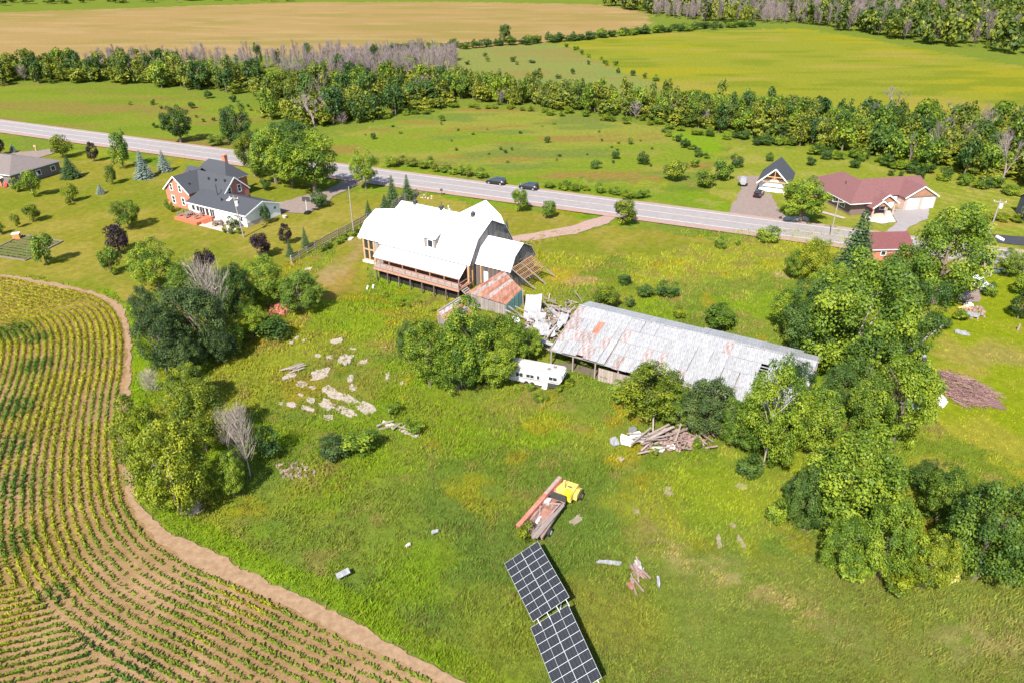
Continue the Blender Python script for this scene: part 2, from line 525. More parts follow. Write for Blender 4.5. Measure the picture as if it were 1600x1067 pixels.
Z = {k: gpoly(v) for k, v in dict(
    tan=[(-400, 24), (0, 20), (480, 4), (700, 3), (940, 8), (1010, 20), (1016, 40), (900, 62), (780, 74), (600, 84), (300, 92), (-400, 100)],
    hay=[(868, 68), (960, 57), (1080, 50), (1250, 45), (1350, 60), (1470, 82), (1640, 112), (1900, 150), (1900, 240), (1640, 205), (1400, 175), (1200, 160), (1050, 142), (960, 108)],
    upper=[(560, 84), (700, 78), (868, 68), (960, 108), (1050, 142), (900, 150), (700, 150), (540, 130)],
    mid=[(520, 212), (600, 192), (720, 168), (900, 176), (1040, 200), (1110, 240), (1120, 262), (1000, 285), (870, 280), (740, 268), (610, 250), (500, 235)],
    leftmead=[(-300, 130), (0, 132), (240, 138), (420, 170), (440, 230), (380, 250), (0, 206), (-300, 160)],
    lawnleft=[(-300, 205), (0, 236), (300, 262), (560, 305), (650, 306), (640, 330), (560, 352), (458, 412), (400, 470), (250, 452), (204, 472), (160, 456), (60, 434), (0, 426), (-300, 420)],
    lawnbarn=[(655, 306), (800, 327), (950, 346), (820, 376), (800, 392), (740, 372), (700, 330), (645, 318)],
    lawnside=[(565, 345), (600, 372), (590, 415), (560, 445), (515, 470), (496, 455), (505, 420), (530, 380)],
    lawnhouse=[(1140, 240), (1180, 222), (1300, 248), (1420, 265), (1600, 300), (1800, 330), (1800, 420), (1600, 392), (1400, 372), (1230, 345), (1130, 320), (1110, 290), (1120, 262)],
    strip=[(960, 350), (1010, 360), (1120, 372), (1050, 395), (900, 402), (830, 395), (840, 380)],
    lawnright=[(1450, 460), (1540, 430), (1640, 420), (1900, 430), (1900, 800), (1640, 740), (1500, 690), (1440, 640), (1430, 560)],
    wedge=[(1062, 204), (1100, 206), (1132, 216), (1112, 250), (1084, 236), (1060, 222)],
    roadside=[(600, 252), (740, 270), (870, 282), (1000, 290), (1130, 318), (1100, 335), (960, 312), (800, 286), (600, 264)],
).items()}


_tg = np.gradient(track_out, axis=0); _tg /= np.linalg.norm(_tg, axis=1)[:, None]
EDGE_G = [tuple(p) for p in track_out[30:]] + [tuple(p) for p in (track_out + np.stack([-_tg[:, 1], _tg[:, 0]], -1) * 2.2)[30:][::-1]]


def land(X, Y):
    """base colour (albedo) of the land and height of its grass"""
    X = np.asarray(X, float); Y = np.asarray(Y, float)
    amp = 0.6 + 0.012 * np.abs(Y)
    Xw = X + amp * (fbm(X * 0.35, Y * 0.35, 5, 3) - 0.5) * 3
    Yw = Y + amp * (fbm(X * 0.35, Y * 0.35, 9, 3) - 0.5) * 3
    n1 = fbm(X * 0.05, Y * 0.05, 1, 4); n2 = fbm(X * 0.16, Y * 0.16, 2, 4); n3 = fbm(X * 0.45, Y * 0.45, 3, 4); n4 = fbm(X * 1.3, Y * 1.3, 4, 3)
    n5 = fbm(X * 0.09 + 40, Y * 0.09, 21, 4)
    c = np.empty(X.shape + (3,)); c[:] = A(142, 163, 62)
    c = mixc(c, A(172, 180, 60), sstep(n1, 0.42, 0.62))
    c = mixc(c, A(122, 152, 50), sstep(n2, 0.52, 0.68) * 0.7)
    c = mixc(c, A(172, 156, 88), sstep(n3, 0.54, 0.74) * 0.65)
    c = mixc(c, A(148, 180, 38), sstep(n5, 0.57, 0.70) * 0.7)
    c = mixc(c, A(190, 172, 40), sstep(fbm(X * 0.22 + 9, Y * 0.22, 33, 4), 0.66, 0.78) * 0.6)
    tall = np.full(X.shape, 1.0)
    px, py = proj(X, Y)
    # darker, greyer sedge at the foot of the field, seed heads to the right
    low = sstep(py, 690, 800) * sstep(1000 - np.abs(px - 700), 250, 600)
    c = mixc(c, A(118, 148, 64), low * 0.7 * sstep(n2, 0.3, 0.55))
    rt = sstep(px + 0.9 * (py - 850), 900, 1150) * sstep(py, 840, 900)
    c = mixc(c, A(142, 156, 70), rt * 0.7)
    band_ = np.exp(-((py - (842 + (px - 1010) * 0.47)) / 26.0) ** 2) * sstep(px, 980, 1040) * sstep(1420 - px, 0, 200)
    patch_ = np.exp(-(((px - 1535) / 85.0) ** 2 + ((py - 1000) / 45.0) ** 2))
    c = mixc(c, A(190, 176, 116), np.clip(band_ * 0.75 + patch_ * 0.7, 0, 0.9) * sstep(fbm(X * 0.8, Y * 1.4, 41, 4), 0.34, 0.6))
    lush = inside(EDGE_G, X + (fbm(X * .8, Y * .8, 43, 3) - .5) * 2.4, Y)
    c = np.where(lush[..., None], mixc(c, A(152, 186, 38), np.full(X.shape, 0.75)), c)

    def put(key, col, f=1.0, t=None):
        nonlocal c, tall
        m = inside(Z[key], Xw, Yw)
        col = np.broadcast_to(np.asarray(col), c.shape)
        c = np.where(m[..., None], mixc(c, col, np.broadcast_to(f, X.shape)), c)
        if t is not None: tall = np.where(m, t, tall)
        return m
    far = sstep(Y, 185, 240)
    c = mixc(c, A(140, 160, 62), far * 0.7)
    c = mixc(c, A(150, 166, 66), far * 0.5)
    # fields far off
    st = fbm(X * 0.014, Y * 0.045, 51, 5); st2 = fbm(X * 0.035, Y * 0.12, 52, 4)
    cc = np.empty_like(c); cc[:] = A(206, 172, 112)
    cc = mixc(cc, A(186, 166, 94), sstep(st, 0.42, 0.66) * .8); cc = mixc(cc, A(222, 188, 134), sstep(st2, 0.5, 0.75) * 0.6)
    put('tan', cc, 1.0, 0)
    cc = np.empty_like(c); cc[:] = A(174, 176, 62)
    cc = mixc(cc, A(186, 180, 54), sstep(st, 0.45, 0.62)); cc = mixc(cc, A(148, 162, 50), sstep(st2, 0.52, 0.7) * 0.7)
    cc = mixc(cc, A(196, 178, 84), sstep(fbm(X * 0.02 + 7, Y * 0.06, 53, 4), 0.6, 0.72) * 0.7)
    put('hay', cc, 1.0, 0)
    cc = np.empty_like(c); cc[:] = A(166, 172, 92)
    cc = mixc(cc, A(176, 160, 92), sstep(st2, 0.5, 0.66) * 0.8); cc = mixc(cc, A(156, 172, 92), sstep(st, 0.5, 0.62))
    put('upper', cc, 1.0, 0)
    sm = fbm(X * 0.035, Y * 0.11, 61, 5)
    cc = np.empty_like(c); cc[:] = A(174, 176, 76)
    cc = mixc(cc, A(178, 150, 78), sstep(sm, 0.44, 0.58) * 0.85); cc = mixc(cc, A(156, 174, 58), sstep(fbm(X * 0.04 + 5, Y * 0.1, 62, 4), 0.52, 0.64))
    cc = mixc(cc, A(140, 158, 74), sstep(fbm(X * 0.05 + 15, Y * 0.16, 63, 4), 0.55, 0.66) * 0.8)
    put('mid', cc, 1.0, 0.3)
    cc = np.empty_like(c); cc[:] = A(158, 170, 62)
    cc = mixc(cc, A(172, 150, 82), sstep(sm, 0.48, 0.62) * 0.8); cc = mixc(cc, A(142, 166, 52), sstep(st2, 0.5, 0.65) * 0.8)
    put('leftmead', cc, 1.0, 0.3)
    cc = np.empty_like(c); cc[:] = A(146, 172, 52)
    cc = mixc(cc, A(176, 178, 80), sstep(n2, 0.45, 0.65)); put('roadside', cc, 1.0, 0.2)
    put('wedge', A(152, 186, 44), 0.8, 0.3)
    # mown grass, mower passes faintly visible
    stripe = np.sin((X * 0.906 - Y * 0.42) * 2 * np.pi / 2.6) * 0.5 + 0.5
    lw = np.empty_like(c); lw[:] = A(170, 166, 60)
    lw = mixc(lw, A(188, 174, 78), sstep(n2, 0.42, 0.66)); lw = mixc(lw, A(150, 162, 50), sstep(n1, 0.5, 0.66) * 0.8)
    lw = mixc(lw, A(186, 168, 84), sstep(n3, 0.58, 0.75) * 0.6)
    lw = lw * (1 + 0.05 * (stripe[..., None] - 0.5))
    for k in ('lawnleft', 'lawnbarn', 'strip'): put(k, lw, 1.0, 0)
    ls = mixc(lw, A(196, 160, 84), sstep(n2, 0.4, 0.62) * 0.7)
    put('lawnside', ls, 1.0, 0)
    st3 = sstep(np.sin((X * 0.80 + Y * 0.6) * 2 * np.pi / 3.4), -0.3, 0.3)
    lh = np.empty_like(c); lh[:] = A(166, 176, 62)
    lh = mixc(lh, A(186, 182, 84), sstep(n2, 0.45, 0.65))
    right_ = sstep(px, 1440, 1490)
    lh = lh * (1 + (0.28 * (st3 - 0.5) * right_)[..., None])
    put('lawnhouse', lh, 1.0, 0)
    lr = np.empty_like(c); lr[:] = A(164, 178, 40)
    lr = mixc(lr, A(188, 180, 70), sstep(n2, 0.48, 0.66) * 0.8); lr = mixc(lr, A(146, 172, 34), sstep(n5, 0.5, 0.64) * 0.7)
    put('lawnright', lr, 1.0, 0.35)
    # bare and worn places
    for (bx, by, r, s, colr) in ((650, 300, 1.6, 1, (206, 176, 140)), (880, 428, 3.2, 1, (206, 184, 60)), (905, 440, 2.0, 1, (206, 176, 120)), (560, 395, 2.2, 2.5, (204, 170, 118)), (520, 425, 1.8, 3, (206, 178, 130)),
                                 (850, 345, 3.0, 1, (188, 168, 90)), (1226, 431, 1.3, 1, (206, 182, 136)), (1560, 345, 4.0, 1, (196, 170, 76)), (1500, 555, 4, 1.2, (196, 176, 92)), (1580, 560, 4, 1, (184, 168, 96)),
                                 (770, 790, 2.5, 1, (170, 176, 44)), (850, 790, 1.6, 1, (176, 160, 96)), (640, 900, 5, 1, (150, 184, 36)), (850, 660, 2.6, .6, (188, 176, 48)), (970, 720, 2.2, .6, (188, 178, 50)), (735, 760, 3, .7, (178, 176, 46)),
                                 (790, 1010, 7, 1, (158, 172, 62)), (960, 960, 5, 1, (164, 166, 66)), (1230, 700, 6, 1.2, (164, 178, 44)), (1120, 770, 6, 1.2, (158, 180, 42)), (700, 640, 5, 1, (150, 170, 50)), (560, 600, 6, 1, (164, 162, 66)), (470, 610, 4, 1, (180, 164, 60))):
        g = at(bx, by)
        d = np.hypot(Xw - g[0], (Yw - g[1]) / s) / r
        c = mixc(c, A(*colr), sstep(1.3 - d + (n3 - .5) * 1.2, 0, 1.0) * 0.7)
    # under the tree clumps and the barn the soil shows
    return c, tall


def soilcol(X, Y):
    n = fbm(X * 0.2, Y * 0.2, 71, 4); n2 = fbm(X * 0.05, Y * 0.05, 72, 3)
    c = np.empty(X.shape + (3,)); c[:] = A(202, 164, 116)
    c = mixc(c, A(218, 178, 132), sstep(n, 0.45, 0.65)); c = mixc(c, A(190, 160, 88), sstep(n2, 0.4, 0.6) * 0.7)
    return c


def relief(X, Y):
    """the ground falls away in front of the barn deck"""
    a_ = math.radians(-31.5); dx, dy = np.asarray(X) + 7.01, np.asarray(Y) - 107.53
    u = dx * math.cos(a_) + dy * math.sin(a_); v = -dx * math.sin(a_) + dy * math.cos(a_)
    return -1.25 * sstep(-v, 1.0, 3.2) * sstep(16 + v, 0, 9) * sstep(u, -24, -16) * sstep(7 - u, 0, 6)


def build_ground():
    ys = [-80.0]
    y = 20.0
    ys += [20.0]
    while y < 1400:
        y += 0.42 if y < 60 else 0.42 + (y - 60) * 0.0075
        ys.append(y)
    ys += [1600, 2000, 2600, 3600]
    ys = np.array(ys)
    nc = 440
    s = np.linspace(-1, 1, nc)
    s = np.sign(s) * (0.75 * np.abs(s) + 0.25 * np.abs(s) ** 4)
    w = 62 + 0.80 * np.maximum(ys, 0)
    X = s[None, :] * w[:, None]; Y = np.repeat(ys[:, None], nc, 1)
    X[:, 0] = -2600; X[:, -1] = 2600
    c, t = land(X, Y)
    Zv = (fbm(X * 0.25, Y * 0.25, 81, 3) - 0.5) * 0.28 * np.clip(t, 0, 1) - 0.03
    Zv = np.where(inside(FIELD_G, X, Y), -0.05, Zv) + relief(X, Y)
    nr = len(ys)
    idx = np.arange(nr * nc).reshape(nr, nc)
    F = np.stack([idx[:-1, :-1], idx[:-1, 1:], idx[1:, 1:], idx[1:, :-1]], -1).reshape(-1, 4)
    me = np_mesh("ground", np.stack([X, Y, Zv], -1).reshape(-1, 3), F, M['ground'], c.reshape(-1, 3), smooth=True)
    tag(link("ground", me), kind='structure')


build_ground()


def sheet(name, poly, z, m, kind='structure', colf=None, label=None, cat=None, jag=0.0, seed=0):
    """flat patch of ground from an outline in metres, with a ragged edge if asked"""
    P = [np.array(p, float) for p in poly]
    if jag:
        out = []
        for i in range(len(P)):
            a, b = P[i], P[(i + 1) % len(P)]
            L = np.linalg.norm(b - a); n = max(1, int(L / max(0.3, jag * 2.5)))
            nrm = np.array([-(b - a)[1], (b - a)[0]]) / max(L, 1e-6)
            for k in range(n):
                p = a + (b - a) * k / n
                out.append(p + nrm * jag * (fbm(np.array([p[0] * 0.9 / jag * .3]), np.array([p[1] * 0.9 / jag * .3]), seed, 3)[0] - 0.5) * 2.4)
        P = out
    bm = bmesh.new()
    vs_ = [bm.verts.new((p[0], p[1], z)) for p in P]
    f = bm.faces.new(vs_)
    if f.normal.z < 0: f.normal_flip()
    bmesh.ops.triangulate(bm, faces=[f])
    bm.normal_update()
    for f in bm.faces:
        if f.normal.z < 0: f.normal_flip()
    me = bpy.data.meshes.new(name); bm.to_mesh(me); bm.free(); me.materials.append(m)
    return tag(link(name, me), label, cat, None, kind)


# crop field soil (own mesh with colours) and dirt track round it
def build_crop_field():
    xs = np.arange(-120, 12, 0.5); ys = np.arange(22, 125, 0.5)
    X, Y = np.meshgrid(xs, ys)
    inside_m = inside([tuple(p) for p in track_out] + [(-10, 0), (-200, 0), (-200, 60)], X, Y)
    idx = np.arange(X.size).reshape(X.shape)
    cell = inside_m[:-1, :-1] & inside_m[1:, :-1] & inside_m[:-1, 1:] & inside_m[1:, 1:]
    F = np.stack([idx[:-1, :-1], idx[:-1, 1:], idx[1:, 1:], idx[1:, :-1]], -1)[cell]
    c = soilcol(X, Y)
    V = np.stack([X, Y, np.full(X.shape, 0.04)], -1).reshape(-1, 3)
    used = np.unique(F); rm = np.full(len(V), -1); rm[used] = np.arange(len(used))
    me = np_mesh("crop_field", V[used], rm[F], M['soil'], c.reshape(-1, 3)[used])
    tag(link("crop_field", me), kind='structure')
    # the track: a strip between the two measured lines
    n = min(len(track_in), len(track_out))
    V = []; F = []
    def resamp(L, n):
        d = np.concatenate([[0], np.cumsum(np.linalg.norm(np.diff(L, axis=0), axis=1))])
        t = np.linspace(0, d[-1], n)
        return np.stack([np.interp(t, d, L[:, 0]), np.interp(t, d, L[:, 1])], -1)
    ti = track_in[:190]; to = track_out[:210]
    a = resamp(track_in, 260); b = resamp(track_out, 260)
    for i in range(260):
        wob = 0.9 * (fbm(np.array([i * 0.7]), np.array([0.0]), 91, 3)[0] - 0.5)
        wob2 = 1.2 * (fbm(np.array([i * 0.8]), np.array([9.0]), 92, 3)[0] - 0.5)
        d = b[i] - a[i]; L = np.linalg.norm(d); d = d / L
        V += [(*(a[i] + d * (0.35 - wob)), 0.055), (*(b[i] + d * (wob2 - 0.35)), 0.055)]
        if i: F.append((2 * i - 2, 2 * i - 1, 2 * i + 1, 2 * i))
    me = bpy.data.meshes.new("dirt_track"); me.from_pydata(V, [], F); me.materials.append(M['dirt'])
    bm = bmesh.new(); bm.from_mesh(me)
    for f in bm.faces:
        if f.normal.z < 0: f.normal_flip()
    bm.to_mesh(me); bm.free()
    tag(link("dirt_track", me), kind='structure')


build_crop_field()


def in_view(X, Y, m=120):
    px, py = proj(X, Y)
    return (px > -m) & (px < 1600 + m) & (py < 1067 + m) & (Y > 20)


def build_crop_rows():
    L = track_in
    d = np.concatenate([[0], np.cumsum(np.linalg.norm(np.diff(L, axis=0), axis=1))])
    tt = np.arange(0, d[-1], 0.19)
    base = np.stack([np.interp(tt, d, L[:, 0]), np.interp(tt, d, L[:, 1])], -1)
    # smooth normal, pointing into the field (right-hand side of the run goes to the grass)
    tg = np.gradient(base, axis=0)
    k = np.ones(15) / 15
    tg = np.stack([np.convolve(np.pad(tg[:, i], 7, mode='edge'), k, 'valid') for i in (0, 1)], -1)
    tg /= np.linalg.norm(tg, axis=1)[:, None]
    nrm = np.stack([tg[:, 1], -tg[:, 0]], -1)
    pts = []
    coarse = base[::6]
    for r in range(70):
        off = 0.35 + 0.86 * r
        p = base + nrm * off
        m = in_view(p[:, 0], p[:, 1], 160)
        p = p[m]
        if len(p) == 0: continue
        dist = np.min(np.hypot(p[:, None, 0] - coarse[None, :, 0], p[:, None, 1] - coarse[None, :, 1]), 1)
        p = p[dist > off - 0.25]
        pts.append(np.concatenate([p, np.full((len(p), 1), r)], 1))
    P = np.concatenate(pts)
    # the inner block, drilled in straight rows on another line
    inner = gpoly([(-400, 905), (20, 915), (78, 950), (120, 1000), (180, 1060), (260, 1140), (300, 1250), (-500, 1250)])
    P = P[~inside(inner, P[:, 0], P[:, 1])]
    e0, e1 = at(0, 1022)[:2], at(131, 991)[:2]; dr = (e1 - e0) / np.linalg.norm(e1 - e0); dn = np.array([-dr[1], dr[0]])
    for r in range(-30, 30):
        q = e0 + dr * np.arange(-60, 40, 0.19)[:, None] + dn * (r * 0.80)
        q = q[inside(inner, q[:, 0], q[:, 1]) & in_view(q[:, 0], q[:, 1], 160)]
        if len(q): P = np.concatenate([P, np.concatenate([q, np.full((len(q), 1), 80 + r)], 1)])
    P[:, :2] += RNG.normal(0, 0.05, (len(P), 2))
    X, Y = P[:, 0], P[:, 1]
    patch = fbm(X * 0.09, Y * 0.09, 101, 4); pt2 = fbm(X * 0.35, Y * 0.35, 102, 3)
    vig = 0.55 + 0.9 * (patch - 0.5) + 0.7 * (pt2 - 0.5)
    px, py = proj(X, Y)
    up = sstep(640 - py, 0, 120)
    # the weedy corner where the rows turn, dark and dense
    wk = 0
    for (a, b, r) in ((20, 520, 3.2), (58, 572, 2.2), (20, 640, 2.6), (15, 700, 2.6), (60, 530, 2.0), (10, 760, 2.6), (150, 1010, 2.0), (90, 930, 1.6), (210, 1050, 2.0), (20, 850, 2.5)):
        g = at(a, b); wk = np.maximum(wk, sstep(1.3 - np.hypot(X - g[0], Y - g[1]) / r, 0, 0.7))
    vig = vig + 0.32 * wk + 0.12 * up
    keep = RNG.random(len(P)) < np.clip(0.35 + vig * 1.3, 0.35, 0.99)
    X, Y, vig, up, wk = X[keep], Y[keep], vig[keep], up[keep], (wk * np.ones(len(P)))[keep]
    patch = patch[keep]
    n = len(X)
    nb = 5
    ang = RNG.random((n, nb)) * 2 * np.pi
    hgt = (0.20 + 0.18 * np.clip(vig, 0.1, 1.0))[:, None] * RNG.uniform(0.7, 1.2, (n, nb))
    ln = hgt * RNG.uniform(0.6, 1.25, (n, nb))
    wd = 0.045 + 0.04 * RNG.random((n, nb))
    dx, dy = np.cos(ang), np.sin(ang)
    bx, by = X[:, None], Y[:, None]
    v0 = np.stack([bx - dy * wd * .6, by + dx * wd * .6, np.full((n, nb), 0.04)], -1)
    v1 = np.stack([bx + dy * wd * .6, by - dx * wd * .6, np.full((n, nb), 0.04)], -1)
    v2 = np.stack([bx + dx * ln * .5 + dy * wd, by + dy * ln * .5 - dx * wd, 0.04 + hgt], -1)
    v3 = np.stack([bx + dx * ln, by + dy * ln, 0.04 + hgt * 0.7], -1)
    V = np.stack([v0, v1, v2, v3], 2).reshape(-1, 3)
    F = np.arange(n * nb * 4).reshape(-1, 4)
    c = np.empty((n, 3)); c[:] = A(152, 172, 58)
    c = mixc(c, A(200, 196, 54), np.clip(up * 0.8 + sstep(patch, 0.5, 0.62) * 0.7, 0, 1)); c = mixc(c, A(90, 136, 50), wk * 0.8)
    c = c * RNG.uniform(0.85, 1.3, (n, 1)) * 1.4
    me = np_mesh("crop_rows", V, F, M['grass_blade'], np.repeat(c, nb * 4, 0))
    tag(link("crop_rows", me), kind='stuff', label='rows of young green crop plants on bare soil in the curved field', cat='crop')


build_crop_rows()

# ------------------------------------------------------------------ road, drives
ROAD_DIR = np.array([math.cos(math.radians(-23.1)), math.sin(math.radians(-23.1))])
ROAD_N = np.array([-ROAD_DIR[1], ROAD_DIR[0]])
ra = at(745, 296.5)[:2]


def road_strip(name, o0, o1, z, m, s0=-420, s1=260, step=None):
    bm = bmesh.new()
    ss = np.arange(s0, s1 + 1, 10.0)
    rows = []
    for s in ss:
        bend = -0.00006 * (s - 20) * abs(s - 20) * (s < 20) * 0.5
        p = ra + ROAD_DIR * s + ROAD_N * bend
        rows.append([bm.verts.new((*(p + ROAD_N * o), z)) for o in (o0, o1)])
    for a, b in zip(rows[:-1], rows[1:]):
        bm.faces.new((a[0], b[0], b[1], a[1]))
    bm.normal_update()
    for f in bm.faces:
        if f.normal.z < 0: f.normal_flip()
    me = bpy.data.meshes.new(name); bm.to_mesh(me); bm.free(); me.materials.append(m)
    return tag(link(name, me), kind='structure')


road_strip("road_shoulder", -6.3, 5.9, 0.150, M['shoulder'])
road_strip("road", -4.4, 5.0, 0.162, M['asphalt'])
road_strip("road_edge_line", -3.72, -3.62, 0.172, M['paint_line'])
road_strip("road_edge_line", 4.1, 4.2, 0.172, M['paint_line'])
road_strip("road_centre_line", 0.13, 0.23, 0.172, M['paint_yellow'])
road_strip("road_centre_line", 0.37, 0.47, 0.172, M['paint_yellow'])

sheet("driveway", gpoly([(432, 320), (470, 308), (505, 300), (540, 283), (552, 272), (572, 278), (560, 290), (520, 308), (505, 322), (478, 334), (450, 333), (430, 334)]), 0.075, M['gravel'], jag=0.5, seed=3)
sheet("driveway", gpoly([(944, 338), (962, 341), (950, 350), (900, 366), (840, 376), (800, 380), (797, 370), (830, 366), (890, 354)]), 0.075, M['shoulder'], jag=0.4, seed=4)
sheet("driveway", gpoly([(1152, 276), (1186, 276), (1188, 300), (1206, 304), (1212, 322), (1225, 337), (1250, 350), (1200, 344), (1136, 336), (1148, 316), (1158, 298)]), 0.075, M['gravel'], jag=0.5, seed=5)
sheet("driveway", gpoly([(1388, 328), (1452, 326), (1450, 342), (1420, 356), (1408, 372), (1380, 366), (1402, 348)]), 0.075, M['asphalt'], jag=0.2, seed=6)
sheet("driveway", gpoly([(1552, 367), (1640, 374), (1640, 389), (1559, 380)]), 0.075, M['asphalt_dark'])
sheet("driveway", gpoly([(18, 240), (60, 236), (88, 233), (86, 240), (58, 248), (40, 250)]), 0.075, M['gravel'], jag=0.3, seed=7)
sheet("driveway", gpoly([(1490, 470), (1503, 455), (1528, 445), (1536, 466), (1530, 473)]), 0.075, M['gravel'], jag=0.5, seed=8)
sheet("footpath", gpoly([(1282, 333), (1318, 343), (1322, 341), (1286, 331)]), 0.08, M['concrete'])
sheet("garden_bed", gpoly([(1352, 336), (1366, 328), (1390, 330), (1400, 348), (1376, 350), (1352, 346)]), 0.08, M['stone'], jag=0.3, seed=9)


# ------------------------------------------------------------------ tall grass of the meadow (counted by nobody)
def build_grass():
    n0 = 400000
    # denser near the camera
    Y = 30 + (np.sort(RNG.random(n0)) ** 1.55) * 105
    X = (RNG.random(n0) - 0.5) * 2 * (44 + 0.86 * Y)
    m = in_view(X, Y, 90)
    X, Y = X[m], Y[m]
    c, t = land(X, Y)
    bad = inside(FIELD_G, X, Y) | (t < 0.3)
    for (a, b) in ():
        pass
    bar = []
    m = ~bad & (RNG.random(len(X)) < np.where(t < 0.9, 0.25, 1.0))
    X, Y, c, t = X[m], Y[m], c[m], t[m]
    n = len(X); nb = 2
    clump = 0.6 * fbm(X * 0.5, Y * 0.5, 111, 3) + 0.4 * fbm(X * 1.6, Y * 1.6, 113, 2)
    h = (0.16 + 0.85 * np.clip(clump - 0.30, 0, 1)) * np.where(t < 0.9, 0.5, 1)
    wind = 0.6 + 0.5 * fbm(X * 0.1, Y * 0.1, 112, 2)
    ang = RNG.random((n, nb)) * 2 * np.pi
    w = 0.036 + 0.0009 * Y[:, None] * RNG.random((n, nb))
    H_ = h[:, None] * RNG.uniform(0.6, 1.3, (n, nb))
    jx = RNG.normal(0, 0.12, (n, nb)); jy = RNG.normal(0, 0.12, (n, nb))
    bx = X[:, None] + jx; by = Y[:, None] + jy
    tx = bx + H_ * (0.35 * np.cos(ang) + 0.28 * wind[:, None]); ty = by + H_ * (0.35 * np.sin(ang) - 0.12)
    ca, sa = np.cos(ang) * w, np.sin(ang) * w
    z0 = np.full((n, nb), -0.1)
    V = np.stack([np.stack([bx - ca, by - sa, z0], -1), np.stack([bx + ca, by + sa, z0], -1), np.stack([tx, ty, H_], -1)], 2).reshape(-1, 3)
    V[:, 2] += np.repeat(np.repeat(relief(X, Y), nb), 3)
    F = np.arange(n * nb * 3).reshape(-1, 3)
    cc = np.repeat(c[:, None, :], nb, 1) * np.array([1.40, 1.27, 1.15]) * RNG.uniform(1.0, 1.85, (n, nb, 1)) * (0.62 + 0.95 * np.clip(clump, 0.15, 0.85))[:, None, None]
    dry = RNG.random((n, nb, 1)) < (0.05 + 0.22 * sstep(fbm(X * 0.25, Y * 0.25, 114, 3), 0.45, 0.7))[:, None, None]
    cc = np.where(dry, np.array(A(206, 186, 116))[None, None, :], cc)
    me = np_mesh("meadow_grass", V, F, M['grass_blade'], np.repeat(cc.reshape(-1, 3), 3, 0))
    tag(link("meadow_grass", me), kind='stuff', label='tall uneven grass and weeds of the rough meadow', cat='grass')


build_grass()


# ------------------------------------------------------------------ vegetation meshes (unit size: 1 wide, 1 high)
def crown_mesh(name, seed, n_lobe, n_leaf, leaf, z0, z1, rx=0.5, lob=(0.10, 0.2), pinch=0.0, m=None, skew=0.1):
    r = np.random.default_rng(seed)
    zc, rz = (z0 + z1) / 2, (z1 - z0) / 2
    # lobes: clumps of leaves on the limbs
    d = r.normal(size=(n_lobe, 3)); d /= np.linalg.norm(d, axis=1)[:, None]
    rad = r.uniform(0.25, 1.0, n_lobe) ** 0.45
    lr = r.uniform(lob[0], lob[1], n_lobe) * (1.15 - 0.3 * rad)
    dent = 0.78 + 0.30 * vnoise(d[:, 0] * 1.7 + seed, d[:, 1] * 1.7 + d[:, 2] * 1.3, seed)
    p = d * rad[:, None] * dent[:, None]
    k = 1 - pinch * np.clip(p[:, 2], 0, 1)
    c = np.stack([p[:, 0] * (rx - lr * .8) * k + skew * p[:, 2] * 0.3, p[:, 1] * (rx - lr * .8) * k, zc + p[:, 2] * (rz - lr * .7)], -1)
    lv = r.random(n_lobe)
    w = lr ** 2; w /= w.sum()
    li = r.choice(n_lobe, n_leaf, p=w)
    q = r.normal(size=(n_leaf, 3)); q[:, 2] += 0.25; q /= np.linalg.norm(q, axis=1)[:, None]
    out = c[li] - np.array([0, 0, zc]); out /= (np.linalg.norm(out, axis=1)[:, None] + 1e-6)
    q = q + out * 0.35; q /= np.linalg.norm(q, axis=1)[:, None]
    pos = c[li] + q * (lr[li] * r.uniform(0.55, 1.12, n_leaf))[:, None] * np.array([1, 1, 0.8])
    nrm = q + r.normal(size=(n_leaf, 3)) * 0.45 + np.array([-0.15, -0.1, 0.75]); nrm /= np.linalg.norm(nrm, axis=1)[:, None]
    t = np.cross(nrm, r.normal(size=(n_leaf, 3))); t /= (np.linalg.norm(t, axis=1)[:, None] + 1e-6)
    b = np.cross(nrm, t)
    s = leaf * r.uniform(0.6, 1.35, n_leaf)[:, None]
    a1, a2 = r.uniform(0.55, 1.0, (n_leaf, 1)), r.uniform(0.4, 0.9, (n_leaf, 1))
    V = np.stack([pos - t * s, pos - b * s * a2 + t * s * .2, pos + t * s * a1, pos + b * s * a1 - t * s * .15], 1).reshape(-1, 3)
    V[:, 2] = np.maximum(V[:, 2], 0.0)
    F = np.arange(n_leaf * 4).reshape(-1, 4)
    var = np.clip(0.5 + (lv[li] - 0.5) * 0.75 + r.normal(0, 0.16, n_leaf), 0, 1)
    return np_mesh(name, V, F, m, np.repeat(var[:, None], 4, 0).repeat(3, 1))


def trunk_mesh(name, seed, z1, r0=0.035, limbs=6, spread=0.3, m=None):
    r = random.Random(seed)
    mb = MB()
    p = Vector((0, 0, -0.02)); rr = r0
    n = 4
    pts = [p]
    for i in range(n):
        q = Vector((r.uniform(-.02, .02), r.uniform(-.02, .02), z1 * (i + 1) / n))
        mb.tube(pts[-1], q, rr, rr * 0.78, 6, cap=False); rr *= 0.78; pts.append(q)
    for i in range(limbs):
        b = pts[1 + i % 3] if i else pts[-1]
        a = r.uniform(0, 6.28); up = r.uniform(0.12, 0.3)
        e1 = b + Vector((math.cos(a) * spread * .5, math.sin(a) * spread * .5, up * .6))
        e2 = e1 + Vector((math.cos(a + .3) * spread * .5, math.sin(a + .3) * spread * .5, up * .6))
        mb.tube(b, e1, r0 * .45, r0 * .28, 5, cap=False); mb.tube(e1, e2, r0 * .28, r0 * .1, 4, cap=False)
    return mb.mesh(name, m or M['bark'], fix=False)


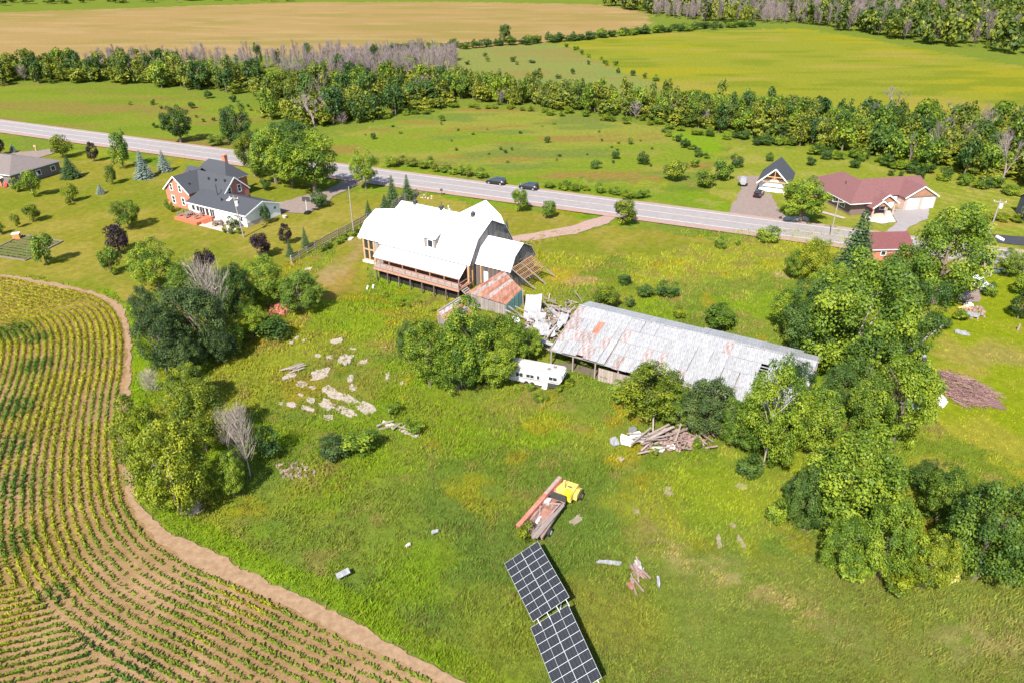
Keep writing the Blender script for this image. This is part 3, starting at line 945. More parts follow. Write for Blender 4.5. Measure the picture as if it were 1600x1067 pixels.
def conifer_mesh(name, seed, layers, per, leaf, m):
    r = np.random.default_rng(seed)
    P = []; T = []; N_ = []; S = []; Vv = []
    for i in range(layers):
        f = i / (layers - 1)
        z = 0.05 + 0.93 * f
        R = 0.5 * (1 - f) ** 0.85 * r.uniform(0.85, 1.05) + 0.015
        nb = max(4, int(per * (1 - 0.6 * f)))
        a0 = r.random() * 6.28
        for j in range(nb):
            a = a0 + 2 * math.pi * j / nb + r.normal(0, 0.12)
            L = R * r.uniform(0.78, 1.1)
            bv = r.random()
            ns = max(2, int(7 * L / 0.5) + 1)
            for k in range(ns):
                t = (k + 0.6) / ns
                pos = np.array([math.cos(a) * L * t, math.sin(a) * L * t, z - 0.16 * L * t + 0.10 * L * t * t])
                for sgn in (-1, 1):
                    P.append(pos); T.append([math.cos(a + sgn * .7), math.sin(a + sgn * .7), -0.25])
                    N_.append([0.25 * math.cos(a) + r.normal(0, .15), 0.25 * math.sin(a) + r.normal(0, .15), 1]); S.append(leaf * (1.15 - 0.5 * t) * (1.1 - .5 * f)); Vv.append(np.clip(0.25 + 0.55 * t + 0.3 * (bv - .5) + r.normal(0, .08), 0, 1))
    P = np.array(P); T = np.array(T); N_ = np.array(N_); S = np.array(S)[:, None]
    N_ /= np.linalg.norm(N_, axis=1)[:, None]; T -= N_ * np.sum(T * N_, 1)[:, None]; T /= np.linalg.norm(T, axis=1)[:, None]
    B = np.cross(N_, T)
    V = np.stack([P - B * S * .35, P + T * S * .9 - B * S * .3, P + T * S * 1.25, P + T * S * .8 + B * S * .4], 1).reshape(-1, 3)
    return np_mesh(name, V, np.arange(len(V)).reshape(-1, 4), m, np.repeat(np.array(Vv)[:, None], 4, 0).repeat(3, 1))


def dead_mesh(name, seed, m, fan=0.45, depth=4, r0=0.028, thick=1.0):
    r = random.Random(seed)
    mb = MB()

    def go(p, d, L, rad, k):
        q = p + d * L
        mb.tube(p, q, rad, rad * 0.62, 3 if k < 3 else 4, cap=False)
        if k == 0: return
        for i in range(r.choice((2, 3, 3)) if k > 1 else r.choice((3, 4))):
            a = Vector((r.gauss(0, 1), r.gauss(0, 1), r.gauss(0.35, 0.6))).normalized()
            go(p + d * L * r.uniform(0.55, 1.0), (d + a * fan * 1.25).normalized(), L * r.uniform(0.55, 0.8), rad * 0.58, k - 1)
    go(Vector((0, 0, -0.02)), Vector((r.uniform(-.08, .08), 0, 1)).normalized(), 0.36, r0 * thick, depth)
    V = np.array(mb.V); V[:, 2] /= max(1e-3, V[:, 2].max()); w = np.abs(V[:, :2]).max() * 2
    V[:, :2] /= w
    mb.V = [tuple(v) for v in V]
    return mb.mesh(name, m, fix=False)


def twig_tree(name, seed, n=170, m=None, th=1.0, low=.15):
    r = np.random.default_rng(seed)
    V = [(-.012, 0, 0), (.012, 0, 0), (0, 0, .75), (0, -.012, 0), (0, .012, 0), (0, 0, .75)]
    for i in range(n):
        f = r.random() ** .8; z = low + (.77 - low) * f
        a = r.random() * 6.283; up = r.uniform(.5, 1.5); L = (.42 - .22 * f) * r.uniform(.5, 1.1)
        d = np.array([math.cos(a), math.sin(a), up]); d /= np.linalg.norm(d)
        b = np.array([0, 0, z]) + (np.array([math.cos(a + r.normal(0, .6)), math.sin(a + r.normal(0, .6)), 0]) * r.random() * .22 * (1 if i > 30 else 0))
        w = np.cross(d, r.normal(size=3)); w = w / np.linalg.norm(w) * (.009 if i > 30 else .013) * th
        V += [b - w, b + w, b + d * L]
    V = np.array(V, float); V[:, 2] /= V[:, 2].max()
    return np_mesh(name, V, np.arange(len(V)).reshape(-1, 3), m or M['twig'])


LEAF = M['leaf']
K = {}
K['broad'] = [(crown_mesh("crown", 100 + i, 80, 12500, 0.0145, 0.08, 1.0, m=LEAF, lob=(.065, .14)), trunk_mesh("trunk", 10 + i, .6)) for i in range(4)]
K['bushy'] = [(crown_mesh("crown", 200 + i, 120, 16500, 0.0122, 0.0, 1.0, m=LEAF, lob=(.055, .13), pinch=0.25), trunk_mesh("trunk", 30 + i, .5)) for i in range(4)]
K['airy'] = [(crown_mesh("crown", 300 + i, 90, 17000, 0.0118, 0.02, 1.0, m=LEAF, lob=(.07, .135), skew=.25), trunk_mesh("trunk", 40 + i, .62, .014, limbs=7, spread=.26, m=M['deadwood'])) for i in range(3)]
K['small'] = [(crown_mesh("crown", 400 + i, 34, 3600, 0.026, 0.03, 1.0, m=LEAF, lob=(.11, .2), pinch=.3), trunk_mesh("trunk", 50 + i, .5)) for i in range(4)]
K['shrub'] = [(crown_mesh("crown", 500 + i, 22, 1700, 0.034, 0.0, 1.0, m=LEAF, lob=(.13, .22), pinch=.15), None) for i in range(4)]
K['far'] = [(crown_mesh("crown", 600 + i, 24, 1100, 0.040, 0.05, 1.0, m=LEAF, lob=(.11, .21), pinch=.2), trunk_mesh("trunk", 60 + i, .5, limbs=2)) for i in range(6)]
K['farcone'] = [(crown_mesh("crown", 650 + i, 22, 650, 0.05, 0.0, 1.0, m=LEAF, lob=(.1, .2), pinch=.75), trunk_mesh("trunk", 66 + i, .5, limbs=0)) for i in range(3)]
K['spruce'] = [(conifer_mesh("crown", 700 + i, 27, 20, .085, M['needle']), trunk_mesh("trunk", 70 + i, .9, .025, limbs=0)) for i in range(3)]
K['brush'] = [(twig_tree("bare_twigs", 930 + i, 520, M['deadwood'], .5, .02), None) for i in range(3)]
K['dead'] = [(twig_tree("bare_twigs", 940 + i, 420, M['deadwood'], .36, .22), dead_mesh("dead_branches", 800 + i, M['deadwood'], .42, 5, .017)) for i in range(3)]
K['deadfar'] = [(dead_mesh("dead_branches", 850 + i, M['twig'], .30, 5, 0.022, 1.0), None) for i in range(5)]
TWIGS = [twig_tree("twig_tree", 900 + i) for i in range(5)]
DEADLITE = [dead_mesh("dead_lite", 880 + i, M['twig'], .26, 3, 0.02, 1.0) for i in range(5)]
seq = [0]


def tree(px, pb, pt, wpx, kind, leaf=None, label=None, cat='tree', group=None, name=None, rz=None, xyz=None, h=None, w=None):
    seq[0] += 1
    if xyz is None:
        p = at(px, pb)
        h = height_of(px, pb, pt); w = wpx / ppm(px, pb) if w is None else w
        zz = p[1] * CP + (H - h * 0.55) * SP
        w = wpx * zz / FPX
        # nearer rim of a wide crown hides the foot: measured base is its visible lower edge
        p = (p[0], p[1], 0)
    else:
        p = xyz
    p = (float(p[0]), float(p[1]), float(relief(p[0], p[1])))
    var = K[kind]
    cm, tm = var[(seq[0] * 7 + int(abs(px) * 3)) % len(var)] if px is not None else var[seq[0] % len(var)]
    nm = name or {'broad': 'broadleaf_tree', 'bushy': 'bushy_tree', 'airy': 'open_crowned_tree', 'small': 'young_tree', 'shrub': 'shrub', 'far': 'woodland_tree', 'farcone': 'woodland_tree', 'spruce': 'spruce_tree', 'dead': 'dead_tree', 'brush': 'dead_shrub', 'deadfar': 'dead_tree'}[kind]
    rz = rnd.uniform(0, 6.28) if rz is None else rz
    if tm is None:
        o = link(nm, cm, None, p, (0, 0, rz), (w, w, h))
        tag(o, label, cat, group)
        if leaf:
            o.material_slots[0].link = 'OBJECT'; o.material_slots[0].material = M[leaf]
        return o
    t = thing(nm, label, cat, p, rz, group); t.scale = (w, w, h)
    c = link('crown', cm, t)
    if leaf:
        c.material_slots[0].link = 'OBJECT'; c.material_slots[0].material = M[leaf]
    link('trunk', tm, t)
    return t


# --- trees beside the crop field, left
tree(250, 452, 370, 86, 'bushy', 'leaf', 'round yellow green tree at the lawn edge above the dark willow clump')
tree(262, 582, 462, 92, 'bushy', 'leaf_grey', 'dark grey green willow at the corner of the crop field, leftmost of the clump')
tree(322, 560, 430, 104, 'bushy', 'leaf_grey', 'tall dark willow right of the corner willow, beneath the bleached dead tree')
tree(236, 520, 440, 60, 'bushy', 'leaf_grey', 'narrow dark willow behind the corner willow beside the mown lawn')
tree(300, 480, 402, 70, 'bushy', 'leaf_mid', 'deep green tree standing behind the willow clump, below the round lawn tree')
tree(375, 500, 400, 62, 'bushy', 'leaf_dark', 'deep green tree just right of the bleached dead tree')
tree(286, 545, 436, 84, 'bushy', 'leaf_grey', 'dark willow in the middle of the clump beside the crop field')
tree(350, 500, 415, 70, 'bushy', 'leaf_dark', 'deep green tree behind the bleached dead tree')
tree(296, 588, 520, 70, 'bushy', 'leaf_grey', 'lowest dark willow, at the foot of the clump near the grey brush')
tree(352, 566, 505, 56, 'bushy', 'leaf_grey', 'small dark willow above the dark glossy heap')
tree(342, 548, 392, 84, 'dead', None, 'bleached bare dead tree rising out of the dark willows', name='dead_tree')
tree(416, 478, 392, 84, 'bushy', 'leaf', 'green bushy tree nearest the lower end of the board fence')
tree(470, 486, 420, 84, 'bushy', 'leaf_mid', 'low spreading dark tree beside the worn track near the barn')
tree(395, 528, 470, 66, 'bushy', 'leaf', 'light green bushy tree behind the red brick heap')
tree(425, 530, 492, 66, 'shrub', 'leaf_dark', 'dark shrub in front of the red brick heap', cat='shrub')
tree(372, 548, 500, 40, 'shrub', 'leaf', 'bright green shrub between willows and brick heap', cat='shrub')
tree(326, 448, 382, 42, 'small', 'leaf_purple', 'purple leaved maple half hidden behind the willow clump')
tree(285, 800, 640, 140, 'bushy', 'leaf_yellow', 'large yellow green tree at the inside bend of the dirt track, lowest in its clump')
tree(240, 742, 610, 104, 'bushy', 'leaf_yellow', 'yellow green tree hanging over the dirt track')
tree(322, 705, 588, 120, 'bushy', 'leaf_yellow', 'yellow green tree in the middle of the clump by the dirt track')
tree(298, 640, 566, 90, 'bushy', 'leaf_yellow', 'yellow green tree at the top of the clump, below the willows')
tree(366, 775, 698, 62, 'bushy', 'leaf', 'green bushy tree under the grey dead tree by the meadow')
tree(392, 745, 622, 64, 'dead', None, 'grey dead tree with bare branches at the meadow side of the yellow green clump', name='dead_tree')
tree(360, 715, 632, 46, 'dead', None, 'thin grey dead tree inside the yellow green clump', name='dead_tree')
tree(238, 612, 574, 46, 'brush', None, 'bare grey brush between the willows and the yellow green clump', name='dead_shrub', cat='shrub')
tree(306, 806, 782, 44, 'brush', None, 'bare grey brush at the foot of the lowest yellow green tree', name='dead_shrub', cat='shrub')
tree(420, 715, 664, 52, 'shrub', 'leaf_dark', 'dark shrub in the grass right of the grey dead tree', cat='shrub')
tree(566, 705, 668, 70, 'shrub', 'leaf', 'low green shrub in the meadow below the broken slabs', cat='shrub')
tree(524, 712, 682, 60, 'shrub', 'leaf_grey', 'low greyish shrub left of the low green meadow shrub', cat='shrub')
tree(648, 676, 652, 34, 'shrub', 'leaf', 'small round shrub beside the half buried boards', cat='shrub')
tree(615, 648, 625, 30, 'shrub', 'leaf', 'small weedy shrub above the half buried boards', cat='shrub')
# --- clump between barn and trailer
tree(672, 602, 488, 92, 'bushy', 'leaf', 'green tree at the left end of the clump in front of the barn')
tree(738, 596, 460, 118, 'bushy', 'leaf', 'tall yellow flecked tree in the middle of the clump in front of the barn')
tree(716, 610, 520, 96, 'bushy', 'leaf', 'low green tree at the front of the clump in front of the barn')
tree(790, 572, 478, 84, 'bushy', 'leaf', 'green tree at the right end of the clump, touching the rusty shed')
tree(776, 602, 524, 84, 'bushy', 'leaf', 'green bushy tree left of the white trailer')
tree(826, 560, 508, 52, 'bushy', 'leaf', 'small bushy tree between the fallen sheets and the white trailer')
tree(640, 565, 500, 46, 'bushy', 'leaf_dark', 'small dark tree at the far left of the clump in front of the barn')
tree(722, 606, 572, 44, 'brush', None, 'bare brown brush in the clump in front of the barn', name='dead_shrub', cat='shrub')
# --- in front of the long shed
tree(1012, 654, 560, 128, 'bushy', 'leaf_yellow', 'rounded yellow green tree against the front of the long shed')
tree(966, 630, 592, 40, 'shrub', 'leaf', 'shrub at the foot of the grey wall of the long shed', cat='shrub')
tree(1100, 680, 582, 100, 'bushy', 'leaf_grey', 'greyish green tree next right of the rounded yellow green shed tree')
tree(1056, 664, 606, 70, 'bushy', 'leaf_mid', 'low green bush filling the gap between the yellow green and greyish shed trees', cat='shrub')
tree(1142, 694, 618, 70, 'bushy', 'leaf', 'low green bush between the greyish shed tree and the tall ash', cat='shrub')
tree(1088, 702, 680, 20, 'shrub', 'leaf', 'green weed bush growing out of the timber pile', cat='shrub')
tree(992, 692, 680, 9, 'shrub', 'leaf', 'sprig of weeds growing through the pale sheets of the timber pile', cat='shrub')
tree(1020, 712, 700, 22, 'shrub', 'leaf_yellow', 'yellow green weeds at the front of the timber pile', cat='shrub')
tree(1192, 730, 552, 118, 'airy', 'leaf', 'tall light green ash in front of the right end of the long shed')
tree(1168, 700, 620, 84, 'bushy', 'leaf_mid', 'dark bushy tree at the foot of the tall ash')
tree(1262, 708, 590, 104, 'bushy', 'leaf', 'green tree between the tall ash and the dark tree row')
# --- big grove on the right
tree(1325, 590, 384, 190, 'airy', 'leaf', 'largest tree of the right hand grove, open crown with bare limbs showing')
tree(1262, 560, 430, 120, 'airy', 'leaf_dark', 'dark open tree above the right end of the long shed')
tree(1404, 570, 420, 110, 'airy', 'leaf_mid', 'dark open tree at the right side of the grove by the fallen trunk')
tree(1240, 640, 560, 70, 'bushy', 'leaf_dark', 'dark tree against the right end of the long shed roof')
tree(1350, 620, 500, 110, 'bushy', 'leaf_mid', 'dense dark tree in the middle of the right hand grove')
tree(1225, 520, 440, 70, 'bushy', 'leaf', 'green tree at the far left of the grove, behind the long shed')
tree(1290, 480, 408, 84, 'bushy', 'leaf', 'green tree at the back of the grove below the columnar tree')
tree(1430, 640, 560, 54, 'bushy', 'leaf', 'narrow green tree at the yard side of the grove')
tree(1390, 700, 536, 124, 'bushy', 'leaf', 'bright green tall tree beside the white sheet and brush pile')
tree(1345, 690, 572, 84, 'bushy', 'leaf_mid', 'dark tree left of the bright green tall tree by the brush pile')
tree(1300, 650, 560, 74, 'bushy', 'leaf_dark', 'deep green tree directly behind the right end of the long shed')
tree(1398, 470, 374, 84, 'bushy', 'leaf_mid', 'dark tree between the red roofed shed and the feathery locust')
tree(1330, 494, 418, 80, 'bushy', 'leaf', 'fresh green tree just below the small red roofed shed')
tree(1318, 835, 664, 180, 'bushy', 'leaf', 'big yellow flecked tree at the lower right, broadest of its clump')
tree(1256, 826, 712, 84, 'bushy', 'leaf_dark', 'dark tree at the left edge of the lower right clump')
tree(1372, 900, 772, 110, 'bushy', 'leaf', 'green tree below the broadest tree of the lower right clump')
tree(1310, 890, 800, 90, 'bushy', 'leaf', 'low green tree at the bottom left of the lower right clump')
tree(1440, 918, 826, 92, 'bushy', 'leaf_yellow', 'yellow green bush with pale flowers nearby at the bottom of the lower right clump', cat='shrub')
tree(1472, 912, 876, 50, 'shrub', 'flower', 'elder bush with cream flower heads', cat='shrub')
tree(1520, 905, 740, 156, 'bushy', 'leaf_mid', 'green tree at the lower right corner of the clump, with feathery crown')
tree(1462, 815, 722, 98, 'bushy', 'leaf_mid', 'green tree behind the feathery lower right tree')
tree(1575, 915, 800, 96, 'bushy', 'leaf_mid', 'dark tree cut by the right edge at the lower right')
tree(1212, 815, 776, 42, 'shrub', 'leaf', 'small shrub standing off the left edge of the lower right clump', cat='shrub')
tree(1440, 770, 716, 60, 'bushy', 'leaf_dark', 'dark shrub between the two clumps at the right', cat='shrub')
tree(1240, 790, 742, 50, 'bushy', 'leaf_dark', 'dark shrub at the upper left of the lower right clump', cat='shrub')
tree(1405, 850, 790, 70, 'bushy', 'leaf_yellow', 'yellow green shrub in the middle of the lower right clump', cat='shrub')
tree(1330, 905, 862, 60, 'shrub', 'leaf', 'low leafy shrub at the front edge of the lower right clump', cat='shrub')
tree(1395, 925, 884, 56, 'shrub', 'leaf_yellow', 'low yellow green shrub left of the cream flowered elder', cat='shrub')
tree(1170, 742, 708, 50, 'shrub', 'leaf_dark', 'dark shrub at the front foot of the tall ash', cat='shrub')
tree(1290, 770, 690, 80, 'bushy', 'leaf_dark', 'dark tree just below the shed tree and above the lower right clump')
# --- right hand gardens
tree(1458, 474, 303, 146, 'bushy', 'leaf', 'big feathery locust tree standing over the white pickup', name='broadleaf_tree')
tree(1324, 455, 328, 96, 'spruce', None, 'tall dark spruce left of the small red roofed shed')
tree(1266, 442, 362, 62, 'bushy', 'leaf_yellow', 'yellow green columnar tree left of the tall dark spruce')
tree(1240, 436, 384, 40, 'bushy', 'leaf', 'lower green tree at the left foot of the yellow green columnar tree')
tree(1250, 347, 274, 94, 'broad', 'leaf', 'round maple in front of the black roofed garage')
tree(1572, 432, 386, 50, 'broad', 'leaf', 'round garden tree below the fresh black drive at the right edge')
tree(1596, 462, 420, 44, 'small', 'leaf', 'garden tree cut by the right edge below the round garden tree')
tree(1590, 498, 455, 40, 'small', 'leaf_dark', 'darker garden tree at the right edge, lowest of three')
tree(1200, 378, 351, 42, 'shrub', 'leaf', 'pale flowering shrub on the near verge of the road', cat='shrub')
tree(1125, 389, 368, 22, 'shrub', 'leaf', 'small shrub in the rough grass below the road', cat='shrub')
tree(1152, 384, 370, 12, 'shrub', 'leaf', 'smallest shrub in the rough grass below the road', cat='shrub')
tree(1545, 462, 440, 30, 'shrub', 'leaf', 'shrub beside the white pickup', cat='shrub')
tree(1500, 500, 482, 30, 'shrub', 'leaf', 'shrub growing through the tip near the white pickup', cat='shrub')
tree(1470, 512, 492, 34, 'shrub', 'leaf_dark', 'leafy tip of the fallen trunk', cat='shrub')
# --- meadow shrubs behind the long shed
tree(975, 446, 424, 26, 'shrub', 'leaf_dark', 'small dark round shrub in the meadow behind the shed, leftmost', cat='shrub')
tree(1008, 464, 443, 34, 'shrub', 'leaf_dark', 'low dark shrub in the meadow behind the shed, middle', cat='shrub')
tree(1042, 463, 439, 42, 'shrub', 'leaf_dark', 'low dark shrub in the meadow behind the shed, rightmost', cat='shrub')
tree(945, 480, 444, 52, 'small', 'leaf_yellow', 'yellow green bush at the left corner behind the long shed', cat='shrub')
tree(984, 480, 462, 20, 'shrub', 'leaf_dark', 'tiny dark shrub tight against the back of the long shed', cat='shrub')
tree(1124, 514, 474, 66, 'small', 'leaf', 'green bush behind the middle of the long shed', cat='shrub')
tree(1060, 496, 476, 26, 'shrub', 'leaf_yellow', 'yellow weedy shrub behind the long shed', cat='shrub')
# --- front lawn of the barn
tree(813, 331, 290, 34, 'small', 'leaf', 'young tree on the front lawn nearest the parked black cars')
tree(857, 341, 310, 28, 'small', 'leaf', 'smaller young tree on the front lawn, next right')
tree(975, 352, 305, 46, 'small', 'leaf_yellow', 'young yellow green tree beside the mouth of the barn drive')
# --- lawn of the brick farmhouse
tree(100, 247, 206, 38, 'small', 'leaf_yellow', 'pale green lawn tree at the end of the bungalow drive')
tree(148, 253, 220, 21, 'small', 'leaf_purple', 'small purple leaved tree by the road')
tree(193, 263, 197, 38, 'small', 'leaf', 'tall green lawn tree beside the road, left of the blue spruces')
tree(112, 278, 244, 34, 'spruce', None, 'green spruce right of the brown roofed bungalow')
tree(226, 278, 235, 31, 'spruce', 'needle_blue', 'larger of the two blue spruces by the road')
tree(258, 268, 235, 24, 'spruce', 'needle_blue', 'smaller of the two blue spruces by the road')
tree(158, 303, 288, 15, 'spruce', 'needle_blue', 'tiny blue spruce alone in the lawn')
tree(176, 288, 254, 23, 'small', 'leaf_yellow', 'slim yellow green tree below the tall green lawn tree')
tree(54, 308, 260, 34, 'small', 'leaf', 'green tree at the corner of the brown roofed bungalow')
tree(28, 300, 275, 22, 'shrub', 'leaf', 'green bush against the brown roofed bungalow', cat='shrub')
tree(36, 296, 276, 12, 'shrub', 'leaf_purple', 'dark red bush against the brown roofed bungalow', cat='shrub')
tree(113, 315, 284, 27, 'small', 'leaf_yellow', 'young tree in the open lawn below the green spruce')
tree(108, 321, 308, 12, 'shrub', 'leaf_yellow', 'thin sapling in the open lawn', name='sapling')
tree(53, 346, 316, 31, 'small', 'leaf_yellow', 'rounded yellow green young tree above the vegetable bed')
tree(28, 356, 330, 15, 'small', 'leaf_yellow', 'thin yellow sapling above the orange box', name='sapling')
tree(2, 366, 345, 18, 'small', 'leaf_yellow', 'yellow green sapling cut by the left edge', name='sapling')
tree(74, 414, 358, 42, 'small', 'leaf', 'young tree at the corner of the vegetable bed')
tree(2, 242, 213, 20, 'small', 'leaf_purple', 'dark purple tree cut by the left edge beside the road')
tree(21, 238, 225, 13, 'spruce', 'needle_blue', 'small blue spruce at the far left beside the road')
tree(202, 358, 309, 48, 'broad', 'leaf_mid', 'low round apple tree left of the brick farmhouse')
tree(187, 396, 344, 44, 'small', 'leaf_purple', 'purple leaved maple below the apple tree')
tree(177, 430, 378, 40, 'small', 'leaf', 'green young tree nearest the crop field')
tree(266, 332, 310, 17, 'shrub', 'leaf', 'shrub at the left corner of the brick farmhouse', cat='shrub')
tree(416, 350, 317, 20, 'small', 'leaf_dark', 'small tree against the white gable of the farmhouse addition')
tree(366, 357, 335, 24, 'shrub', 'leaf_grey', 'greyish bush by the patio', cat='shrub')
tree(352, 364, 350, 12, 'shrub', 'leaf', 'clipped bush at the left of the patio border', cat='shrub')
tree(362, 366, 353, 11, 'shrub', 'leaf_dark', 'clipped bush in the middle of the patio border', cat='shrub')
tree(374, 366, 352, 11, 'shrub', 'leaf', 'clipped bush next to the utility pole foot', cat='shrub')
tree(410, 403, 358, 38, 'small', 'leaf_purple', 'purple leaved maple below the white addition')
tree(448, 382, 347, 24, 'small', 'leaf_purple', 'smaller purple leaved maple near the board fence')
tree(478, 386, 354, 16, 'spruce', None, 'slim spruce near the board fence, right of the purple maple')
tree(454, 400, 374, 15, 'spruce', None, 'slim spruce at the lower end of the board fence')
tree(576, 337, 313, 15, 'spruce', None, 'small spruce behind the upper part of the board fence')
tree(602, 332, 305, 24, 'spruce', None, 'spruce behind the fence next to the barn roof')
tree(614, 318, 274, 26, 'spruce', None, 'left one of the pair of spruces near the road')
tree(637, 312, 273, 24, 'spruce', None, 'right one of the pair of spruces near the road')
tree(500, 324, 295, 35, 'shrub', 'leaf_dark', 'round clipped bush by the basketball hoop', cat='shrub')
tree(416, 298, 275, 20, 'shrub', 'leaf_dark', 'dark shrub on the lawn behind the brick farmhouse', cat='shrub')
# --- big trees by the farmhouse drive and road
tree(432, 288, 190, 84, 'broad', 'leaf', 'big maple left of the farmhouse drive')
tree(458, 294, 212, 76, 'broad', 'leaf', 'maple standing between the big maple and the biggest maple by the drive')
tree(492, 302, 198, 106, 'broad', 'leaf', 'biggest maple over the farmhouse drive')
tree(572, 296, 229, 50, 'broad', 'leaf', 'maple between the farmhouse drive and the road')
tree(398, 276, 200, 62, 'airy', 'leaf_yellow', 'pale drooping willow at the roadside beyond the farmhouse')
tree(374, 240, 155, 56, 'broad', 'leaf_dark', 'dark tall tree across the road behind the pale willow')
tree(455, 250, 180, 80, 'broad', 'leaf_dark', 'dark tree across the road behind the two big maples')
tree(283, 223, 162, 58, 'broad', 'leaf_dark', 'lone round tree in the meadow across the road')
tree(340, 228, 207, 34, 'shrub', 'leaf', 'round bush across the road right of the lone tree', cat='shrub')
tree(492, 198, 148, 58, 'deadfar', None, 'large grey dead tree in front of the wood across the road', name='dead_tree')
# --- bushes beyond the road
for (px, pb, pt, w, lf, lab) in (
        (1055, 283, 244, 44, 'leaf_yellow', 'large yellow green bush left of the garage gravel'), (1100, 293, 260, 40, 'leaf_yellow', 'yellow green bush nearest the road left of the garage'),
        (1127, 282, 242, 40, 'leaf', 'tall bush directly left of the silver trailer'), (1150, 262, 238, 26, 'leaf_dark', 'dark bush behind the tall bush by the silver trailer'),
        (1004, 258, 236, 24, 'leaf_dark', 'dark double bush in the dry field across the road'), (962, 249, 234, 18, 'leaf_dark', 'round dark bush in the dry field'),
        (930, 264, 249, 20, 'leaf_dark', 'round dark bush in the dry field nearest the parked cars'), (855, 224, 211, 12, 'leaf_dark', 'small dark bush in the middle of the dry field'),
        (583, 218, 206, 12, 'leaf_dark', 'small dark bush at the left of the dry field'), (1071, 232, 216, 20, 'leaf_dark', 'dark bush on the ditch bank'),
        (1202, 252, 238, 17, 'leaf_dark', 'dark round bush behind the black roofed garage'), (1266, 259, 242, 19, 'leaf_dark', 'dark round bush on the back lawn, left of three'),
        (1290, 250, 232, 20, 'leaf_dark', 'dark round bush on the back lawn, middle of three'), (1336, 263, 244, 24, 'leaf_dark', 'dark round bush on the back lawn, right of three'),
        (1392, 275, 264, 14, 'leaf_dark', 'small bush on the back lawn near the wood'), (1408, 276, 266, 10, 'leaf_dark', 'tiny bush on the back lawn near the wood'),
        (985, 226, 214, 12, 'leaf', 'small bush at the top of the dry field'), (690, 190, 178, 12, 'leaf', 'small bush below the wood edge'),
        (1060, 222, 208, 14, 'leaf_dark', 'bush beside the ditch at the hedge'), (1090, 246, 232, 16, 'leaf_dark', 'bush at the end of the ditch'),
        (1085, 262, 246, 18, 'leaf', 'bush beside the large yellow green bush'), (240, 164, 154, 10, 'leaf_dark', 'dark bush in the left meadow, leftmost'),
        (326, 154, 140, 18, 'leaf_dark', 'dark bush in the left meadow below the wood'), (300, 170, 158, 14, 'leaf_dark', 'dark bush in the left meadow, lower'), (365, 160, 146, 14, 'leaf_dark', 'dark bush in the left meadow, right')):
    tree(px, pb, pt, w, 'shrub', lf, lab, cat='shrub', name='field_bush')


# --- wooded bands beyond the road
def band(poly_px, n, kinds, leafs, hr, wr, label, group, seed, minsep=3.0, cat='tree'):
    poly = gpoly(poly_px)
    P = np.array(poly); lo, hi = P.min(0), P.max(0)
    r = np.random.default_rng(seed)
    got = []
    tries = 0
    while len(got) < n and tries < 60:
        tries += 1
        q = lo + (hi - lo) * r.random((600, 2))
        q = q[inside(poly, q[:, 0], q[:, 1])]
        for c in q:
            if len(got) >= n: break
            if all((c[0] - g[0]) ** 2 + (c[1] - g[1]) ** 2 > minsep ** 2 for g in got): got.append(c)
    for c in got:
        k = kinds[r.integers(len(kinds))]; lf = leafs[r.integers(len(leafs))]
        h = r.uniform(*hr) * (1.15 if k == 'farcone' else 1.0); w = r.uniform(*wr) * (0.8 if k == 'farcone' else 1.0)
        dead = k == 'deadfar'
        adj = ('grey bare dead ' if dead else ('narrow pointed ' if k == 'farcone' else '') + ('dark green ' if lf == 'leaf_dark' else 'light green ')).strip()
        tree(None, None, None, None, k, None if dead else lf, adj + ' tree ' + label, cat=cat,
             group=adj + ' trees ' + group, xyz=(c[0], c[1], 0), h=h, w=w * (0.9 if dead else 1))


band([(-60, 140), (0, 138), (140, 132), (260, 140), (400, 150), (440, 160), (450, 132), (300, 122), (100, 115), (-60, 115)], 46, ['far'], ['leaf_far', 'leaf_far', 'leaf', 'leaf_dark'], (9, 14), (6, 9.5),
     'in the wooded strip between left meadow and tan field', 'in the wooded strip between left meadow and tan field', 1, 4.5)
band([(150, 124), (300, 118), (500, 112), (700, 108), (700, 98), (500, 102), (150, 106)], 46, ['deadfar', 'deadfar', 'deadfar', 'far'], ['leaf_dark'], (8, 13), (4, 6),
     'along the edge of the tan field', 'along the edge of the tan field', 2, 3.0)
band([(420, 190), (480, 205), (560, 196), (640, 180), (720, 162), (700, 120), (560, 122), (450, 130), (430, 160)], 74, ['far', 'far', 'far', 'far', 'far', 'deadfar'], ['leaf_far', 'leaf_far', 'leaf', 'leaf_dark'], (8, 13), (6, 9.5),
     'in the thick wood above the big maples', 'in the thick wood above the big maples', 3, 4.0)
band([(715, 163), (830, 168), (900, 178), (1040, 190), (1060, 172), (900, 158), (720, 142)], 46, ['far', 'farcone', 'far'], ['leaf_far', 'leaf_far', 'leaf'], (7, 11), (5, 7.5),
     'in the hedge wood between dry field and grey meadow', 'in the hedge wood between dry field and grey meadow', 4, 3.4)
band([(1040, 192), (1110, 208), (1190, 216), (1260, 232), (1340, 242), (1350, 196), (1200, 180), (1060, 172)], 66, ['far', 'farcone', 'far', 'far'], ['leaf_far', 'leaf_far', 'leaf', 'leaf_dark'], (6.5, 10.5), (5, 8),
     'in the hedge wood behind the garage and red roofed house', 'in the hedge wood behind the garage and red roofed house', 5, 3.6)
band([(1340, 242), (1420, 262), (1520, 282), (1600, 300), (1700, 322), (1720, 240), (1600, 216), (1480, 208), (1350, 198)], 84, ['far', 'far', 'far', 'far', 'far', 'deadfar'], ['leaf_far', 'leaf', 'leaf_dark', 'leaf'], (7.5, 12.5), (5.5, 8.5),
     'in the wood at the right behind the striped lawn', 'in the wood at the right behind the striped lawn', 6, 3.8)
tree(1395, 178, 136, 46, 'deadfar', None, 'pale grey dead tree standing up behind the hedge wood, broadest of the bare ones', name='dead_tree')
